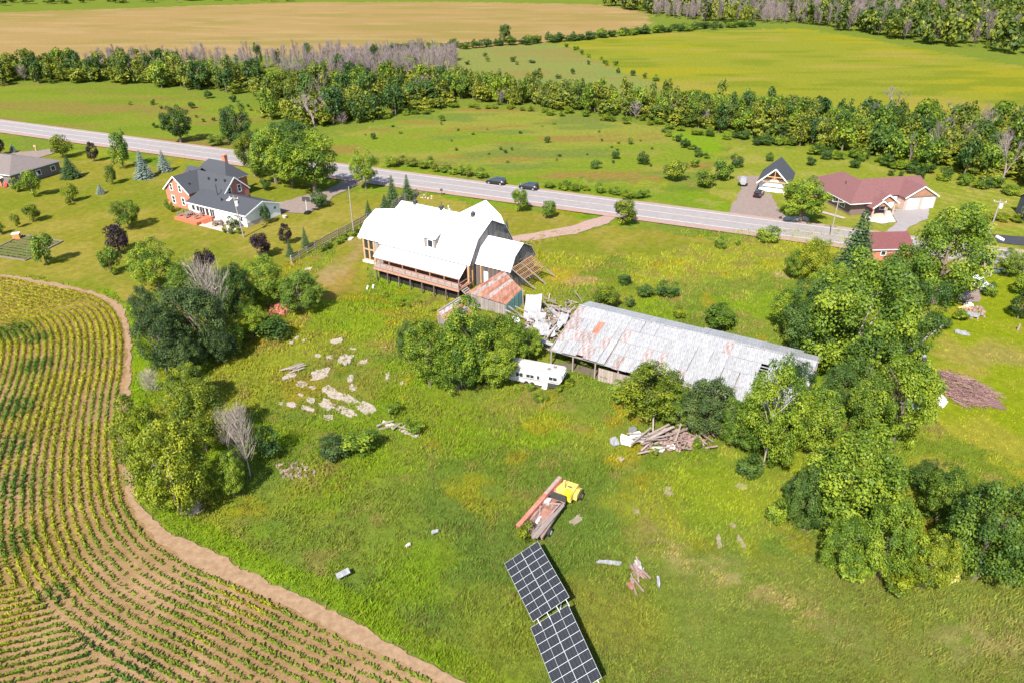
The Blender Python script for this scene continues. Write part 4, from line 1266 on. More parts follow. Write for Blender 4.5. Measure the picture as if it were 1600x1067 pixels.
tree(1490, 200, 158, 40, 'deadfar', None, 'pale grey dead tree behind the hedge wood, second from the right', name='dead_tree')
tree(1552, 208, 170, 34, 'deadfar', None, 'pale grey dead tree behind the hedge wood at the far right', name='dead_tree')
tree(789, 66, 35, 22, 'broad', 'leaf_dark', 'lone dark tree standing in the hedge line at the edge of the tan field')
# hedges and thickets: individual shrubs
def hedge(pts, n, hr, wr, leafs, label, group, seed, spread=1.0):
    L = smooth_line([at(*p)[:2] for p in pts], 8); d = np.concatenate([[0], np.cumsum(np.linalg.norm(np.diff(L, axis=0), axis=1))])
    r = np.random.default_rng(seed)
    for i in range(n):
        s = (i + r.uniform(0.1, 0.9)) / n * d[-1]
        x, y = np.interp(s, d, L[:, 0]) + r.normal(0, spread * .5), np.interp(s, d, L[:, 1]) + r.normal(0, spread)
        tree(None, None, None, None, 'shrub', leafs[r.integers(len(leafs))], label, cat='shrub', group=group, name='hedge_shrub', xyz=(x, y, 0), h=r.uniform(*hr), w=r.uniform(*wr))


hedge([(600, 256), (640, 260), (690, 268), (752, 278)], 16, (1.6, 3.2), (2.6, 4.4), ['leaf', 'leaf', 'leaf_far'], 'leafy shrub in the roadside thicket left of the parked cars', 'shrubs of the roadside thicket left of the parked cars', 21, 1.2)
hedge([(860, 290), (880, 296), (915, 300), (960, 306), (1010, 312)], 14, (1.2, 2.6), (2.0, 3.6), ['leaf', 'leaf_yellow'], 'leafy shrub in the roadside verge right of the parked cars', 'shrubs of the roadside verge right of the parked cars', 22, 1.2)
hedge([(600, 82), (700, 77), (780, 72), (870, 66), (1000, 54), (1100, 46), (1180, 42)], 95, (3.0, 6.0), (4.5, 9), ['leaf_dark', 'leaf', 'leaf_dark'], 'dark shrub in the hedge line along the tan field', 'shrubs of the hedge line along the tan field', 23, 2.5)
hedge([(880, 72), (930, 92), (985, 115), (1040, 132), (1050, 140)], 16, (1.4, 3.0), (2, 4), ['leaf_dark', 'leaf'], 'small bush on the boundary of the yellow hay field', 'bushes on the boundary of the yellow hay field', 24, 3)
hedge([(460, 160), (560, 130), (660, 120), (700, 100), (800, 96), (900, 108)], 26, (1.2, 3.0), (2, 4.5), ['leaf_dark', 'leaf_far', 'leaf_grey'], 'scattered bush in the grey green meadow beyond the wood', 'scattered bushes in the grey green meadow beyond the wood', 25, 14)
hedge([(560, 190), (650, 180), (720, 168), (900, 182), (1040, 200), (1100, 215)], 40, (1.2, 2.4), (2.4, 4.5), ['leaf', 'leaf_yellow'], 'light green shrub at the foot of the wood facing the dry field', 'shrubs at the foot of the wood facing the dry field', 26, 2.0)
hedge([(1035, 206), (1060, 220), (1085, 236), (1110, 250)], 12, (.8, 1.6), (2.0, 3.4), ['leaf', 'leaf_dark'], 'low shrub along the ditch in the dry field', 'shrubs along the ditch in the dry field', 27, .8)
hedge([(1100, 212), (1180, 222), (1260, 236), (1340, 246), (1420, 268), (1500, 288), (1600, 306)], 46, (1.6, 3.6), (2.6, 4.8), ['leaf', 'leaf_dark'], 'dark green shrub at the lawn edge of the right hand wood', 'shrubs at the lawn edge of the right hand wood', 28, 2.4)
hedge([(566, 212), (660, 196), (760, 214), (860, 200), (960, 226), (1000, 216), (940, 246), (700, 234), (1030, 262)], 30, (.6, 1.3), (.8, 1.6), ['leaf_dark', 'leaf'], 'knee high bush dotted in the dry field across the road', 'knee high bushes dotted in the dry field', 29, 5)
hedge([(200, 160), (300, 186), (240, 196), (380, 168), (340, 180), (420, 176), (200, 206)], 22, (.7, 1.5), (1, 2), ['leaf_dark', 'leaf'], 'knee high bush dotted in the left meadow', 'knee high bushes dotted in the left meadow', 30, 4)
hedge([(496, 398), (530, 380), (560, 364), (590, 346), (620, 330)], 26, (.7, 1.5), (.9, 1.6), ['leaf', 'leaf_dark', 'leaf'], 'garden plant along the foot of the board fence', 'garden plants along the foot of the board fence', 31, .7)
hedge([(595, 452), (640, 468), (680, 478), (716, 480), (700, 500), (640, 500)], 16, (.5, .9), (.8, 1.6), ['leaf_yellow', 'leaf'], 'weed clump below the barn deck', 'weed clumps below the barn deck', 32, .8)
hedge([(862, 552), (885, 560), (910, 568), (936, 577), (950, 592)], 14, (.7, 1.5), (1.0, 2.2), ['leaf', 'leaf_yellow', 'leaf_mid'], 'tall weed clump along the open front of the long shed', 'weed clumps along the open front of the long shed', 36, .6)
hedge([(805, 612), (830, 618), (860, 622), (892, 606), (812, 604)], 12, (.7, 1.3), (1.0, 2.0), ['leaf', 'leaf_yellow'], 'weed clump around the white trailer', 'weed clumps around the white trailer', 33, .7)


# --- the wood at the top right and the far hedges: too many to count
def far_wood(name, poly_px, n, seed, hr, wr, dead_share, label, mats=None, frac=0.45, grow=1.45):
    poly = gpoly(poly_px); P = np.array(poly); lo, hi = P.min(0), P.max(0)
    r = np.random.default_rng(seed)
    Q = []
    while len(Q) < n:
        q = lo + (hi - lo) * r.random((4000, 2)); q = q[inside(poly, q[:, 0], q[:, 1])]
        # more of them near the front edge, where one sees in
        Q += list(q)
    Q = Q[:n]
    src = {'far': [], 'dead': []}
    for cm, _ in K['far'] + K['farcone']:
        V = np.empty(len(cm.vertices) * 3); cm.vertices.foreach_get('co', V)
        ca = np.empty(len(cm.vertices) * 4); cm.color_attributes['Col'].data.foreach_get('color', ca)
        src['far'].append((V.reshape(-1, 3), ca.reshape(-1, 4)[:, 0]))
    for cm in TWIGS:
        V = np.empty(len(cm.vertices) * 3); cm.vertices.foreach_get('co', V)
        F = np.array([list(p.vertices) for p in cm.polygons])
        src['dead'].append((V.reshape(-1, 3), F))
    VV, FF, CC, MI = [], [], [], []; b = 0
    dn = fbm(np.array([q[0] for q in Q]) * .02, np.array([q[1] for q in Q]) * .02, seed, 3)
    for q, dv in zip(Q, dn):
        h = r.uniform(*hr); w = r.uniform(*wr); a = r.random() * 6.28
        R = np.array([[math.cos(a), -math.sin(a), 0], [math.sin(a), math.cos(a), 0], [0, 0, 1]])
        if r.random() < np.clip(dead_share + (dv - 0.5) * 3.0 * dead_share, 0, 1):
            V, F = src['dead'][r.integers(len(src['dead']))]
            V = (V * np.array([w * .8, w * .8, h])) @ R.T + np.array([q[0], q[1], 0])
            C = np.full(len(V), 0.5); mi = 1
        else:
            V, C = src['far'][r.integers(len(src['far']))]
            keep = r.random(len(V) // 4) < frac
            V = V.reshape(-1, 4, 3); ctr = V.mean(1, keepdims=True); V = (ctr + (V - ctr) * grow)[keep].reshape(-1, 3); C = C.reshape(-1, 4)[keep].reshape(-1)
            V = (V * np.array([w, w, h])) @ R.T + np.array([q[0], q[1], 0])
            C = np.clip(C + r.normal(0, 0.16), 0, 1); F = np.arange(len(V)).reshape(-1, 4); F = np.concatenate([F[:, [0, 1, 2]], F[:, [0, 2, 3]]]); mi = 0
        VV.append(V); FF.append(F + b); CC.append(C); MI.append(np.full(len(F), mi)); b += len(V)
    V = np.concatenate(VV); C = np.concatenate(CC)
    me = np_mesh(name, V, np.concatenate(FF), mats or [M['leaf_far'], M['twig']], np.repeat(C[:, None], 3, 1), mi=np.concatenate(MI))
    tag(link(name, me), label, 'wood', None, 'stuff')


far_wood("far_wood", [(1010, 22), (1100, 34), (1250, 38), (1330, 52), (1460, 72), (1600, 90), (1700, 104), (1720, 30), (1640, -10), (1000, -10), (960, 2), (940, 10)], 1950, 41, (12, 18), (8, 12), 0.25,
         'mixed wood of green and grey bare trees at the top right beyond the hay field', frac=0.16, grow=2.2)
far_wood("dead_thicket", [(120, 122), (300, 116), (500, 110), (700, 106), (720, 92), (500, 96), (150, 102)], 170, 45, (5, 11), (4, 7), 1.5,
         'thicket of bare grey purple trees along the edge of the tan field')
far_wood("dead_thicket", [(450, 150), (560, 140), (700, 122), (720, 104), (560, 108), (440, 126)], 120, 47, (9, 13), (4.5, 7), 1.5, 'bare grey trees scattered through the thick wood')
far_wood("dead_thicket", [(1010, 26), (1100, 35), (1250, 39), (1330, 50), (1420, 40), (1420, 0), (1010, -4)], 1500, 46, (11, 16), (5, 9), 1.5,
         'grey purple mass of bare trees in the wood at the top right')
far_wood("far_hedge", [(-300, 12), (0, 10), (240, 6), (480, 2), (480, -3), (0, -2), (-300, -2)], 110, 42, (4, 9), (8, 14), 0.05, 'hedge of dark bushes beyond the tan field at the top left')
far_wood("far_hedge", [(-900, -12), (0, -16), (900, -16), (1100, -20), (900, -36), (0, -36), (-900, -30)], 220, 43, (10, 15), (10, 16), 0.1, 'distant wood beyond all the fields', frac=.12, grow=2.4)
far_wood("undergrowth", [(-60, 138), (140, 130), (260, 138), (400, 150), (420, 190), (480, 203), (560, 194), (640, 178), (720, 162), (900, 176), (1110, 206), (1260, 230), (1420, 260), (1600, 298), (1700, 318), (1720, 240), (1600, 220), (1350, 200), (1200, 184), (900, 162), (700, 122), (450, 130), (100, 118), (-60, 118)], 640, 44, (3.0, 7.5), (5, 8.5), 0.08,
         'undergrowth filling the wooded bands beyond the road', frac=.3, grow=1.7)


# ------------------------------------------------------------------ building helpers
def part(parent, name, mb, m, **k):
    return mb.build(name, m, parent, **k)


def add_window(parent, x, y, z, rz, w, h, frame='white', mull=(1, 1), fw=0.09, name='window', pane='glass'):
    """window centred on (x,y,z) facing local -y turned by rz; frame part with its panes as sub-part"""
    f = MB()
    f.box(-w / 2 - fw, -w / 2, -0.06, 0.04, -h / 2 - fw, h / 2 + fw); f.box(w / 2, w / 2 + fw, -0.06, 0.04, -h / 2 - fw, h / 2 + fw)
    f.box(-w / 2, w / 2, -0.06, 0.04, h / 2, h / 2 + fw); f.box(-w / 2, w / 2, -0.08, 0.04, -h / 2 - fw, -h / 2)
    for i in range(1, mull[0]): f.box(-w / 2 + w * i / mull[0] - .025, -w / 2 + w * i / mull[0] + .025, -0.05, 0.03, -h / 2, h / 2)
    for i in range(1, mull[1]): f.box(-w / 2, w / 2, -0.045, 0.025, -h / 2 + h * i / mull[1] - .025, -h / 2 + h * i / mull[1] + .025)
    o = f.build(name, M[frame], parent, loc=(x, y, z), rot=(0, 0, rz))
    p = MB().box(-w / 2, w / 2, -0.02, 0.015, -h / 2, h / 2)
    p.build('pane', M[pane], o)
    return o


def board_wall(parent, p0, p1, zb, zt, m, bw=0.28, name='board_wall', seed=0, th=0.05, gap=0.0):
    """vertical boards from p0 to p1; zb, zt numbers or functions of distance; outside is to the right of the run"""
    r = random.Random(seed)
    p0 = Vector((*p0, 0)); p1 = Vector((*p1, 0)); d = p1 - p0; L = d.length; d.normalize(); n = Vector((d.y, -d.x, 0))
    fb = zb if callable(zb) else (lambda s: zb); ft = zt if callable(zt) else (lambda s: zt)
    mb = MB(); s = 0
    while s < L - 0.02:
        w = min(bw * r.uniform(0.8, 1.2), L - s); a, b = s + 0.012, s + w - 0.012
        o = r.uniform(0, 0.035); c = r.uniform(0.72, 1.25)
        q = []
        for off in (o + th, 0):
            for t, f in ((a, fb), (b, fb), (b, ft), (a, ft)):
                v = p0 + d * t + n * off; v.z = f(t); q.append(v)
        mb.add(q, [(0, 1, 2, 3), (7, 6, 5, 4), (0, 4, 5, 1), (1, 5, 6, 2), (2, 6, 7, 3), (3, 7, 4, 0)], c)
        s += w + gap
    o = mb.build(name, m, parent)
    o['kind'] = 'stuff'
    return o


def prof_fn(pts):
    xs = [p[0] for p in pts]; zs = [p[1] for p in pts]
    return lambda t: float(np.interp(t, xs, zs))


def seamed_roof(parent, q, m, name='roof_panel', th=0.09, step=0.45, seam=0.045):
    """q: eave-left, eave-right, ridge-right, ridge-left; seams run from eave to ridge"""
    q = [Vector(p) for p in q]
    mb = MB().slab(q, th)
    n = (q[1] - q[0]).cross(q[3] - q[0]).normalized()
    L = (q[1] - q[0]).length
    k = max(1, int(L / step))
    for i in range(k + 1):
        t = i / k
        a = q[0].lerp(q[1], t) + n * seam * .5; b = q[3].lerp(q[2], t) + n * seam * .5
        mb.beam(a, b, 0.04, seam, up=n)
    return mb.build(name, m, parent)


# ------------------------------------------------------------------ the barn house
M['greybal'] = mat('grey_balusters', (0.40, 0.36, 0.34), 0.8, 0.1, 3)
M['underdeck'] = mat('under_deck_shade_boards', (0.022, 0.018, 0.016), 0.9, 0.2, 3, attr=True)  # near-black boards: the shade under the deck is put into their colour


def build_barn():
    T = thing('barn_house', 'large weathered barn with white metal gambrel roof, porch and raised deck', 'barn', (-7.01, 107.53, 0), math.radians(-31.5))
    W = M['white_metal']
    prof = [(0, 4.6), (2.3, 7.9), (6.5, 10.0), (10.7, 7.9), (13.0, 4.6)]
    xl, xr = -18.7, 0.35
    ext = [(-0.3, 4.3)] + prof[1:4] + [(13.3, 4.3)]
    for i in range(4):
        a, b = ext[i], ext[i + 1]
        if i < 2: seamed_roof(T, [(xl, a[0], a[1]), (xr, a[0], a[1]), (xr, b[0], b[1]), (xl, b[0], b[1])], W)
        else: seamed_roof(T, [(xr, b[0], b[1]), (xl, b[0], b[1]), (xl, a[0], a[1]), (xr, a[0], a[1])], W)
    part(T, 'ridge_cap', MB().box(xl, xr + .02, 6.38, 6.62, 9.98, 10.06), W)
    # lower bay at the left end
    pe = [(-0.3, 4.5), (2.6, 6.5), (6.5, 7.4), (10.4, 6.5), (13.3, 4.5)]
    xs_ = [(-23.6, -24.2), (-24.2, -25.0), (-25.0, -24.2), (-24.2, -23.6)]
    for i in range(4):
        a, b = pe[i], pe[i + 1]; xa, xb = xs_[i]
        if i < 2: seamed_roof(T, [(xa, a[0], a[1]), (xl - .02, a[0], a[1]), (xl - .02, b[0], b[1]), (xb, b[0], b[1])], W, 'bay_roof_panel')
        else: seamed_roof(T, [(xl - .02, b[0], b[1]), (xb, b[0], b[1]), (xa, a[0], a[1]), (xl - .02, a[0], a[1])], W, 'bay_roof_panel')
    # cross wing at the back, same ridge height
    cx = -6.2
    pw = [(-5.2, 4.3), (-3.4, 7.9), (0, 10.0), (3.4, 7.9), (5.2, 4.3)]
    for i in range(4):
        a, b = pw[i], pw[i + 1]
        y0, y1 = 7.0, 14.6
        y1a, y1b = (14.2, 14.2) if i in (0, 3) else ((14.2, 14.6) if i == 1 else (14.6, 14.2))
        seamed_roof(T, [(cx + a[0], y1a, a[1]), (cx + a[0], y0, a[1]), (cx + b[0], y0, b[1]), (cx + b[0], y1b, b[1])] if i < 2 else
                    [(cx + b[0], y0, b[1]), (cx + b[0], y1b, b[1]), (cx + a[0], y1a, a[1]), (cx + a[0], y0, a[1])], W, 'wing_roof_panel')
    # walls
    core = MB().prism([(p[0] + (0.12 if k == 0 else -0.12 if k == 4 else 0), p[1] - 0.15) for k, p in enumerate(prof)] + [(12.88, 0), (0.12, 0)], 'x', -18.4, -0.1)
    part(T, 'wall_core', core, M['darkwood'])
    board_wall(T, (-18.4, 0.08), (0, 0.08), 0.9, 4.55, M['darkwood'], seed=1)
    board_wall(T, (-0.06, 0), (-0.06, 13), 0.0, lambda t: prof_fn(prof)(t) - 0.12, M['barnwood'], seed=2)
    board_wall(T, (-18.44, 13), (-18.44, 0), 0.0, lambda t: prof_fn(prof)(13 - t) - 0.12, M['barnwood'], seed=3)
    board_wall(T, (0, 12.92), (-18.4, 12.92), 0.0, 4.5, M['barnwood'], seed=4)
    part(T, 'wing_wall', MB().prism([(cx + p[0] * .96, p[1] - .15) for p in pw] + [(cx + 5.0, 0), (cx - 5.0, 0)], 'y', 13.0, 13.9), M['barnwood'])
    part(T, 'stone_footing', MB().box(-18.5, 0.05, -0.02, 0.06, -0.2, 0.9), M['stone'])
    # eave band, gutter and rake boards
    part(T, 'eave_band', MB().box(-18.5, 0.1, -0.16, -0.06, 4.08, 4.26), M['darkmetal'])
    for s in (0,):
        rb = MB()
        for a, b in zip(prof[:-1], prof[1:]): rb.beam((0.30, a[0], a[1] - .12), (0.30, b[0], b[1] - .12), 0.10, 0.24)
        part(T, 'rake_board', rb, M['darkmetal'])
    # bay: timber frame with tall dark panes, pale base
    board_wall(T, (-20.2, 0.1), (-18.5, 0.1), 0.3, 4.5, M['barnwood'], seed=5, name='bay_wall')
    part(T, 'bay_core', MB().box(-22.3, -18.5, 0.3, 12.7, 0.0, 4.6), M['darkwood'])
    for x in (-22.6, -21.4, -20.25):
        part(T, 'timber_post', MB().box(x - .15, x + .15, -0.05, 0.28, 0.3, 4.5), M['cedar'])
    for z in (0.45, 2.45, 4.35):
        part(T, 'timber_rail', MB().box(-22.45, -20.4, 0.0, 0.2, z - .12, z + .12), M['cedar'])
    part(T, 'timber_post', MB().box(-22.75, -22.45, 0.6, 0.9, 0.3, 4.5), M['cedar'])
    part(T, 'bay_base', MB().box(-22.9, -20.0, -0.35, 0.3, 0, 0.32), M['white'])
    for i, x in enumerate((-22.0, -20.83)):
        for z in (1.45, 3.4): part(T, 'bay_pane', MB().box(x - .42, x + .42, 0.12, 0.16, z - .85, z + .85), M['glass'])
    # corner posts
    for x, y in ((0.02, -0.12), (0.02, 0.9)):
        part(T, 'corner_post', MB().box(x - .14, x + .16, y - .16, y + .12, 0, 4.25), M['cedar'])
    # dormer
    D = bpy.data.objects.new('dormer', None); COL.objects.link(D); D.parent = T
    xa, xb = -9.35, -6.95
    board_wall(D, (xa, 0.55), (xb, 0.55), 5.1, 7.15, M['barnwood'], seed=6, name='dormer_wall')
    ch = MB()
    for x in (xa, xb - .08): ch.add([(x, .6, 5.1), (x + .08, .6, 5.1), (x + .08, .6, 7.2), (x, .6, 7.2), (x, 2.9, 8.1), (x + .08, 2.9, 8.1), (x, 2.3, 7.85), (x + .08, 2.3, 7.85)],
                                    [(0, 1, 2, 3), (0, 3, 4, 6), (1, 7, 5, 2), (3, 2, 5, 4)])
    part(D, 'dormer_cheek', ch, M['barnwood'])
    seamed_roof(D, [(xa - .2, .15, 7.22), (xb + .2, .15, 7.22), (xb + .2, 3.6, 8.62), (xa - .2, 3.6, 8.62)], W, 'dormer_roof', step=.5)
    add_window(D, -8.0, 0.46, 6.2, 0, 0.95, 1.2, name='dormer_window')
    # finials, flue pipes and vents on the roof
    def finial(x, y, z, s=1.0):
        o = bpy.data.objects.new('roof_finial', None); COL.objects.link(o); o.parent = T; o.location = (x, y, z)
        mb = MB().box(-.28 * s, .28 * s, -.28 * s, .28 * s, -.1, .5 * s).prism([(-.4 * s, -.4 * s), (.4 * s, -.4 * s), (.4 * s, .4 * s), (-.4 * s, .4 * s)], 'z', .5 * s, .58 * s)
        mb.tube((0, 0, .58 * s), (0, 0, .95 * s), .3 * s, .06 * s, 8)
        part(o, 'finial_base', mb, M['darkmetal'])
        m2 = MB().tube((0, 0, .95 * s), (0, 0, 1.5 * s), .03, .015, 6).ball((0, 0, 1.1 * s), .1, .1, .1)
        m2.beam((-.25 * s, 0, 1.25 * s), (.25 * s, 0, 1.25 * s), .03)
        part(o, 'finial_tip', m2, M['darkmetal'])
    for x in (-15.6, -9.9, -3.4): finial(x, 6.5, 10.0, 1.0)
    for x, y, h in ((-8.7, 5.6, 1.1), (-8.0, 5.9, 1.6), (-7.6, 5.7, 1.2)):
        part(T, 'flue_pipe', MB().tube((x, y, 9.4), (x, y, 9.5 + h), .1, .1, 8).tube((x, y, 9.5 + h), (x, y, 9.62 + h), .17, .05, 8), M['chrome'])
    part(T, 'roof_vent', MB().tube((-5.3, 3.9, 8.6), (-5.3, 3.9, 9.0), .12, .12, 8), M['galv'])
    for x, y, z0, h in ((-1.1, 13.4, 4.4, 3.3), (-23.2, 12.9, 4.3, 2.6)):
        mb = MB().tube((x, y, z0 - .4), (x, y, z0 + .2), .55, .6, 8).tube((x, y, z0 + .2), (x, y, z0 + h), .62, .04, 8)
        part(T, 'turret_cap', mb, M['darkmetal'])
    # porch roof and posts
    seamed_roof(T, [(-17.9, -2.95, 2.95), (0.15, -2.95, 2.95), (-0.45, 0.02, 4.02), (-18.5, 0.02, 4.02)], W, 'porch_roof')
    part(T, 'porch_fascia', MB().box(-17.8, 0.1, -2.9, -2.8, 2.7, 2.88), M['deckwood'])
    for x in np.linspace(-17.4, -0.1, 7):
        part(T, 'porch_post', MB().box(x - .08, x + .08, -2.86, -2.7, 1.3, 2.72), M['deckwood'])
    # deck
    part(T, 'deck_floor', MB().box(-17.3, 0.45, -3.6, 0.0, 1.14, 1.3), M['deckwood'])
    part(T, 'deck_fascia', MB().box(-17.4, 0.5, -3.68, -3.602, 0.98, 1.34, 1.2), M['deckwood'])
    rp = MB()
    xs = np.linspace(-17.25, 0.35, 14)
    for x in xs:
        part(T, 'rail_post', MB().box(x - .06, x + .06, -3.62, -3.5, 1.3, 2.32), M['deckwood'])
    part(T, 'hand_rail', MB().box(-17.3, 0.42, -3.64, -3.48, 2.32, 2.39), M['deckwood'])
    part(T, 'bottom_rail', MB().box(-17.3, 0.42, -3.6, -3.52, 1.42, 1.49), M['deckwood'])
    bl = MB(); x = -17.2
    while x < 0.3:
        bl.box(x - .035, x + .035, -3.57, -3.55, 1.49, 2.30); x += 0.13
    o = part(T, 'baluster', bl, M['greybal']); o['kind'] = 'stuff'
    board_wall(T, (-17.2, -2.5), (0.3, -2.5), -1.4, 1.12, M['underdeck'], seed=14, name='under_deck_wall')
    for x in (-17.27, 0.38):
        part(T, 'hand_rail', MB().box(x - .05, x + .05, -3.48, -0.1, 2.30, 2.37), M['deckwood'])
    for x in np.linspace(-17, 0.2, 8):
        part(T, 'deck_leg', MB().box(x - .09, x + .09, -3.5, -3.32, -1.4, 1.14), M['darkwood'])
    st = MB()
    for i in range(5): st.box(0.5 + i * .28, 0.78 + i * .28, -2.9, -1.5, 1.0 - i * .22, 1.06 - i * .22)
    st.beam((0.5, -2.94, 1.1), (1.9, -2.94, 0.05), .05, .2); st.beam((0.5, -1.46, 1.1), (1.9, -1.46, 0.05), .05, .2)
    part(T, 'deck_stairs', st, M['greywood'])
    # windows and door behind the porch
    for x, w in ((-15.9, 1.5), (-12.4, 1.0), (-8.2, 1.6), (-6.0, 1.6), (-3.0, 1.0)):
        add_window(T, x, -0.02, 2.1, 0, w, 1.3, 'darkmetal', (2, 1))
    # annex
    Xn = bpy.data.objects.new('annex', None); COL.objects.link(Xn); Xn.parent = T
    pa = [(1.9, 4.2), (3.3, 6.2), (5.8, 7.5), (8.3, 6.2), (9.7, 4.2)]
    pb = [(1.65, 3.9)] + pa[1:4] + [(9.95, 3.9)]
    for i in range(4):
        a, b = pb[i], pb[i + 1]
        if i < 2: seamed_roof(Xn, [(0.05, a[0], a[1]), (6.9, a[0], a[1]), (6.9, b[0], b[1]), (0.05, b[0], b[1])], W, 'annex_roof')
        else: seamed_roof(Xn, [(6.9, b[0], b[1]), (0.05, b[0], b[1]), (0.05, a[0], a[1]), (6.9, a[0], a[1])], W, 'annex_roof')
    part(Xn, 'annex_core', MB().prism([(p[0] + (.1 if k == 0 else -.1 if k == 4 else 0), p[1] - .14) for k, p in enumerate(pa)] + [(9.6, 0), (2.0, 0)], 'x', 0.05, 6.5), M['darkwood'])
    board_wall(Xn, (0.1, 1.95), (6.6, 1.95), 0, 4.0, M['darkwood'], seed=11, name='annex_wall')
    board_wall(Xn, (6.55, 1.9), (6.55, 9.7), 0, lambda t: prof_fn(pa)(t + 1.9) - .14, M['barnwood'], seed=12, name='annex_wall')
    rb = MB()
    for a, b in zip(pa[:-1], pa[1:]): rb.beam((6.86, a[0], a[1] - .1), (6.86, b[0], b[1] - .1), .09, .22)
    part(Xn, 'annex_rake', rb, M['darkmetal'])
    part(Xn, 'annex_door', MB().box(1.7, 2.5, 1.80, 1.88, 0.9, 2.9), M['white'])
    part(Xn, 'pale_board', MB().box(1.0, 1.2, 1.80, 1.88, 0.6, 4.0), M['cedar'])
    add_window(Xn, 6.66, 5.0, 5.3, math.pi / 2, 0.5, 0.7, 'greywood', name='annex_window')


build_barn()
BARN = Matrix.Translation((-7.01, 107.53, 0)) @ Matrix.Rotation(math.radians(-31.5), 4, 'Z')


def bw_(x, y, z): return BARN @ Vector((x, y, z))


# leaning roof frame beside the annex
def build_leaning_frame():
    T = thing('leaning_roof_frame', 'collapsed roof frame of new orange slats leaning on the annex gable', 'roof frame', bw_(8.2, 5.5, 0), math.radians(-31.5))
    inv = (Matrix.Translation(bw_(8.2, 5.5, 0)) @ Matrix.Rotation(math.radians(-31.5), 4, 'Z')).inverted() @ BARN
    tops = [(6.95, 2.2, 4.3), (6.95, 5.3, 4.3), (6.95, 8.5, 4.25)]; feet = [(9.6, 5.4, 0.05), (9.9, 8.2, 0.05), (10.0, 11.5, 0.05)]
    L = lambda p: inv @ Vector(p)
    for a, b in zip(tops, feet): part(T, 'rafter', MB().beam(L(a), L(b), .14, .2, 1.05), M['greywood'])
    for t in (0.0, 0.16, 0.33, 0.5):
        a = Vector(tops[0]).lerp(Vector(feet[0]), t); b = Vector(tops[2]).lerp(Vector(feet[2]), t)
        a.z += .16; b.z += .16
        part(T, 'purlin', MB().beam(L(a), L(b), .12, .1, .9), M['cedar'])
    r = random.Random(4)
    for i in range(14):
        u = (i + .5) / 14
        ta = Vector(tops[0]).lerp(Vector(tops[2]), u); fb = Vector(feet[0]).lerp(Vector(feet[2]), u)
        e = r.uniform(.50, .60); s = r.uniform(-0.02, .03)
        p0 = ta.lerp(fb, s); p1 = ta.lerp(fb, e); p0.z += .25; p1.z += .25
        part(T, 'slat', MB().beam(L(p0), L(p1), .27, .05, r.uniform(.85, 1.25)), M['cedar'])


build_leaning_frame()


def corrugated(u, v, m, name):
    """sheet mesh u wide (x) and v long (y), origin at its lower left, ridged along y"""
    n = max(4, int(u / 0.17)); V = []; F = []
    for i in range(n + 1):
        z = 0.025 if i % 2 else 0.0
        for y in (0, v): V.append((u * i / n, y, z))
    for i in range(n): F.append((2 * i, 2 * i + 2, 2 * i + 3, 2 * i + 1))
    b = len(V)
    V += [(x, y, z - 0.02) for x, y, z in V]
    F += [(b + f[3], b + f[2], b + f[1], b + f[0]) for f in list(F)]
    F += [(0, 1, b + 1, b), (2 * n + 1, 2 * n, b + 2 * n, b + 2 * n + 1)]
    me = bpy.data.meshes.new(name); me.from_pydata(V, [], F); me.materials.append(m); me.update()
    return me


def basis(o, ux, uy):
    """matrix with x along ux and y near uy at origin o"""
    ux = Vector(ux).normalized(); uz = ux.cross(Vector(uy)).normalized(); uy = uz.cross(ux)
    return Matrix(((ux.x, uy.x, uz.x, o[0]), (ux.y, uy.y, uz.y, o[1]), (ux.z, uy.z, uz.z, o[2]), (0, 0, 0, 1)))


# rusty shed in front of the annex
def build_rusty_shed():
    Apt, Bpt, Cpt, Dpt = bw_(3.2, -5.2, 2.2), bw_(6.05, 0.85, 4.4), bw_(10.5, -0.85, 2.9), bw_(10.1, -4.8, 1.75)
    T = thing('rusty_shed', 'sagging shed with streaked rusty metal roof and teal end wall', 'shed', (Apt + Cpt).to_3d() * 0.5 * Vector((1, 1, 0)).length * 0 + Vector(((Apt.x + Cpt.x) / 2, (Apt.y + Cpt.y) / 2, 0)))
    o = T.location
    q = [p - o for p in (Apt, Bpt, Cpt, Dpt)]
    r = random.Random(3)
    n = 9
    for i in range(n):
        t0, t1 = i / n, (i + 1) / n - 0.004
        lift = (i % 2) * 0.03
        a, d = q[0].lerp(q[3], t0), q[0].lerp(q[3], t1); b, c = q[1].lerp(q[2], t0), q[1].lerp(q[2], t1)
        up = Vector((0, 0, lift))
        mb = MB().slab([a + up, d + up, c + up, b + up], .04)
        for k in range(1, 4):
            t = k / 4
            mb.beam(a.lerp(d, t) + up + Vector((0, 0, .015)), b.lerp(c, t) + up + Vector((0, 0, .015)), .05, .03)
        s = part(T, 'roof_sheet', mb, M['rust'] if i not in (1, 4) else M['galv_rust'])
    zt = lambda t, L=(q[2] - q[3]).to_2d().length: float(q[3].z + (q[2].z - q[3].z) * t / L) - .1
    board_wall(T, (q[3].x, q[3].y), (q[2].x, q[2].y), 0, zt, M['teal'], seed=21)
    L2 = (q[3] - q[0]).to_2d().length
    board_wall(T, (q[0].x, q[0].y), (q[3].x, q[3].y), 0, lambda t: float(q[0].z + (q[3].z - q[0].z) * t / L2) - .1, M['barnwood'], seed=22)
    part(T, 'leaning_post', MB().beam(q[2] + Vector((.15, 0, .1)), (q[2].x + .25, q[2].y - .1, 0), .16, .16), M['greywood'])
    part(T, 'back_wall', MB().beam((q[1].x, q[1].y, 1.6), (q[2].x, q[2].y, 1.2), .1, 2.4), M['barnwood'])


build_rusty_shed()


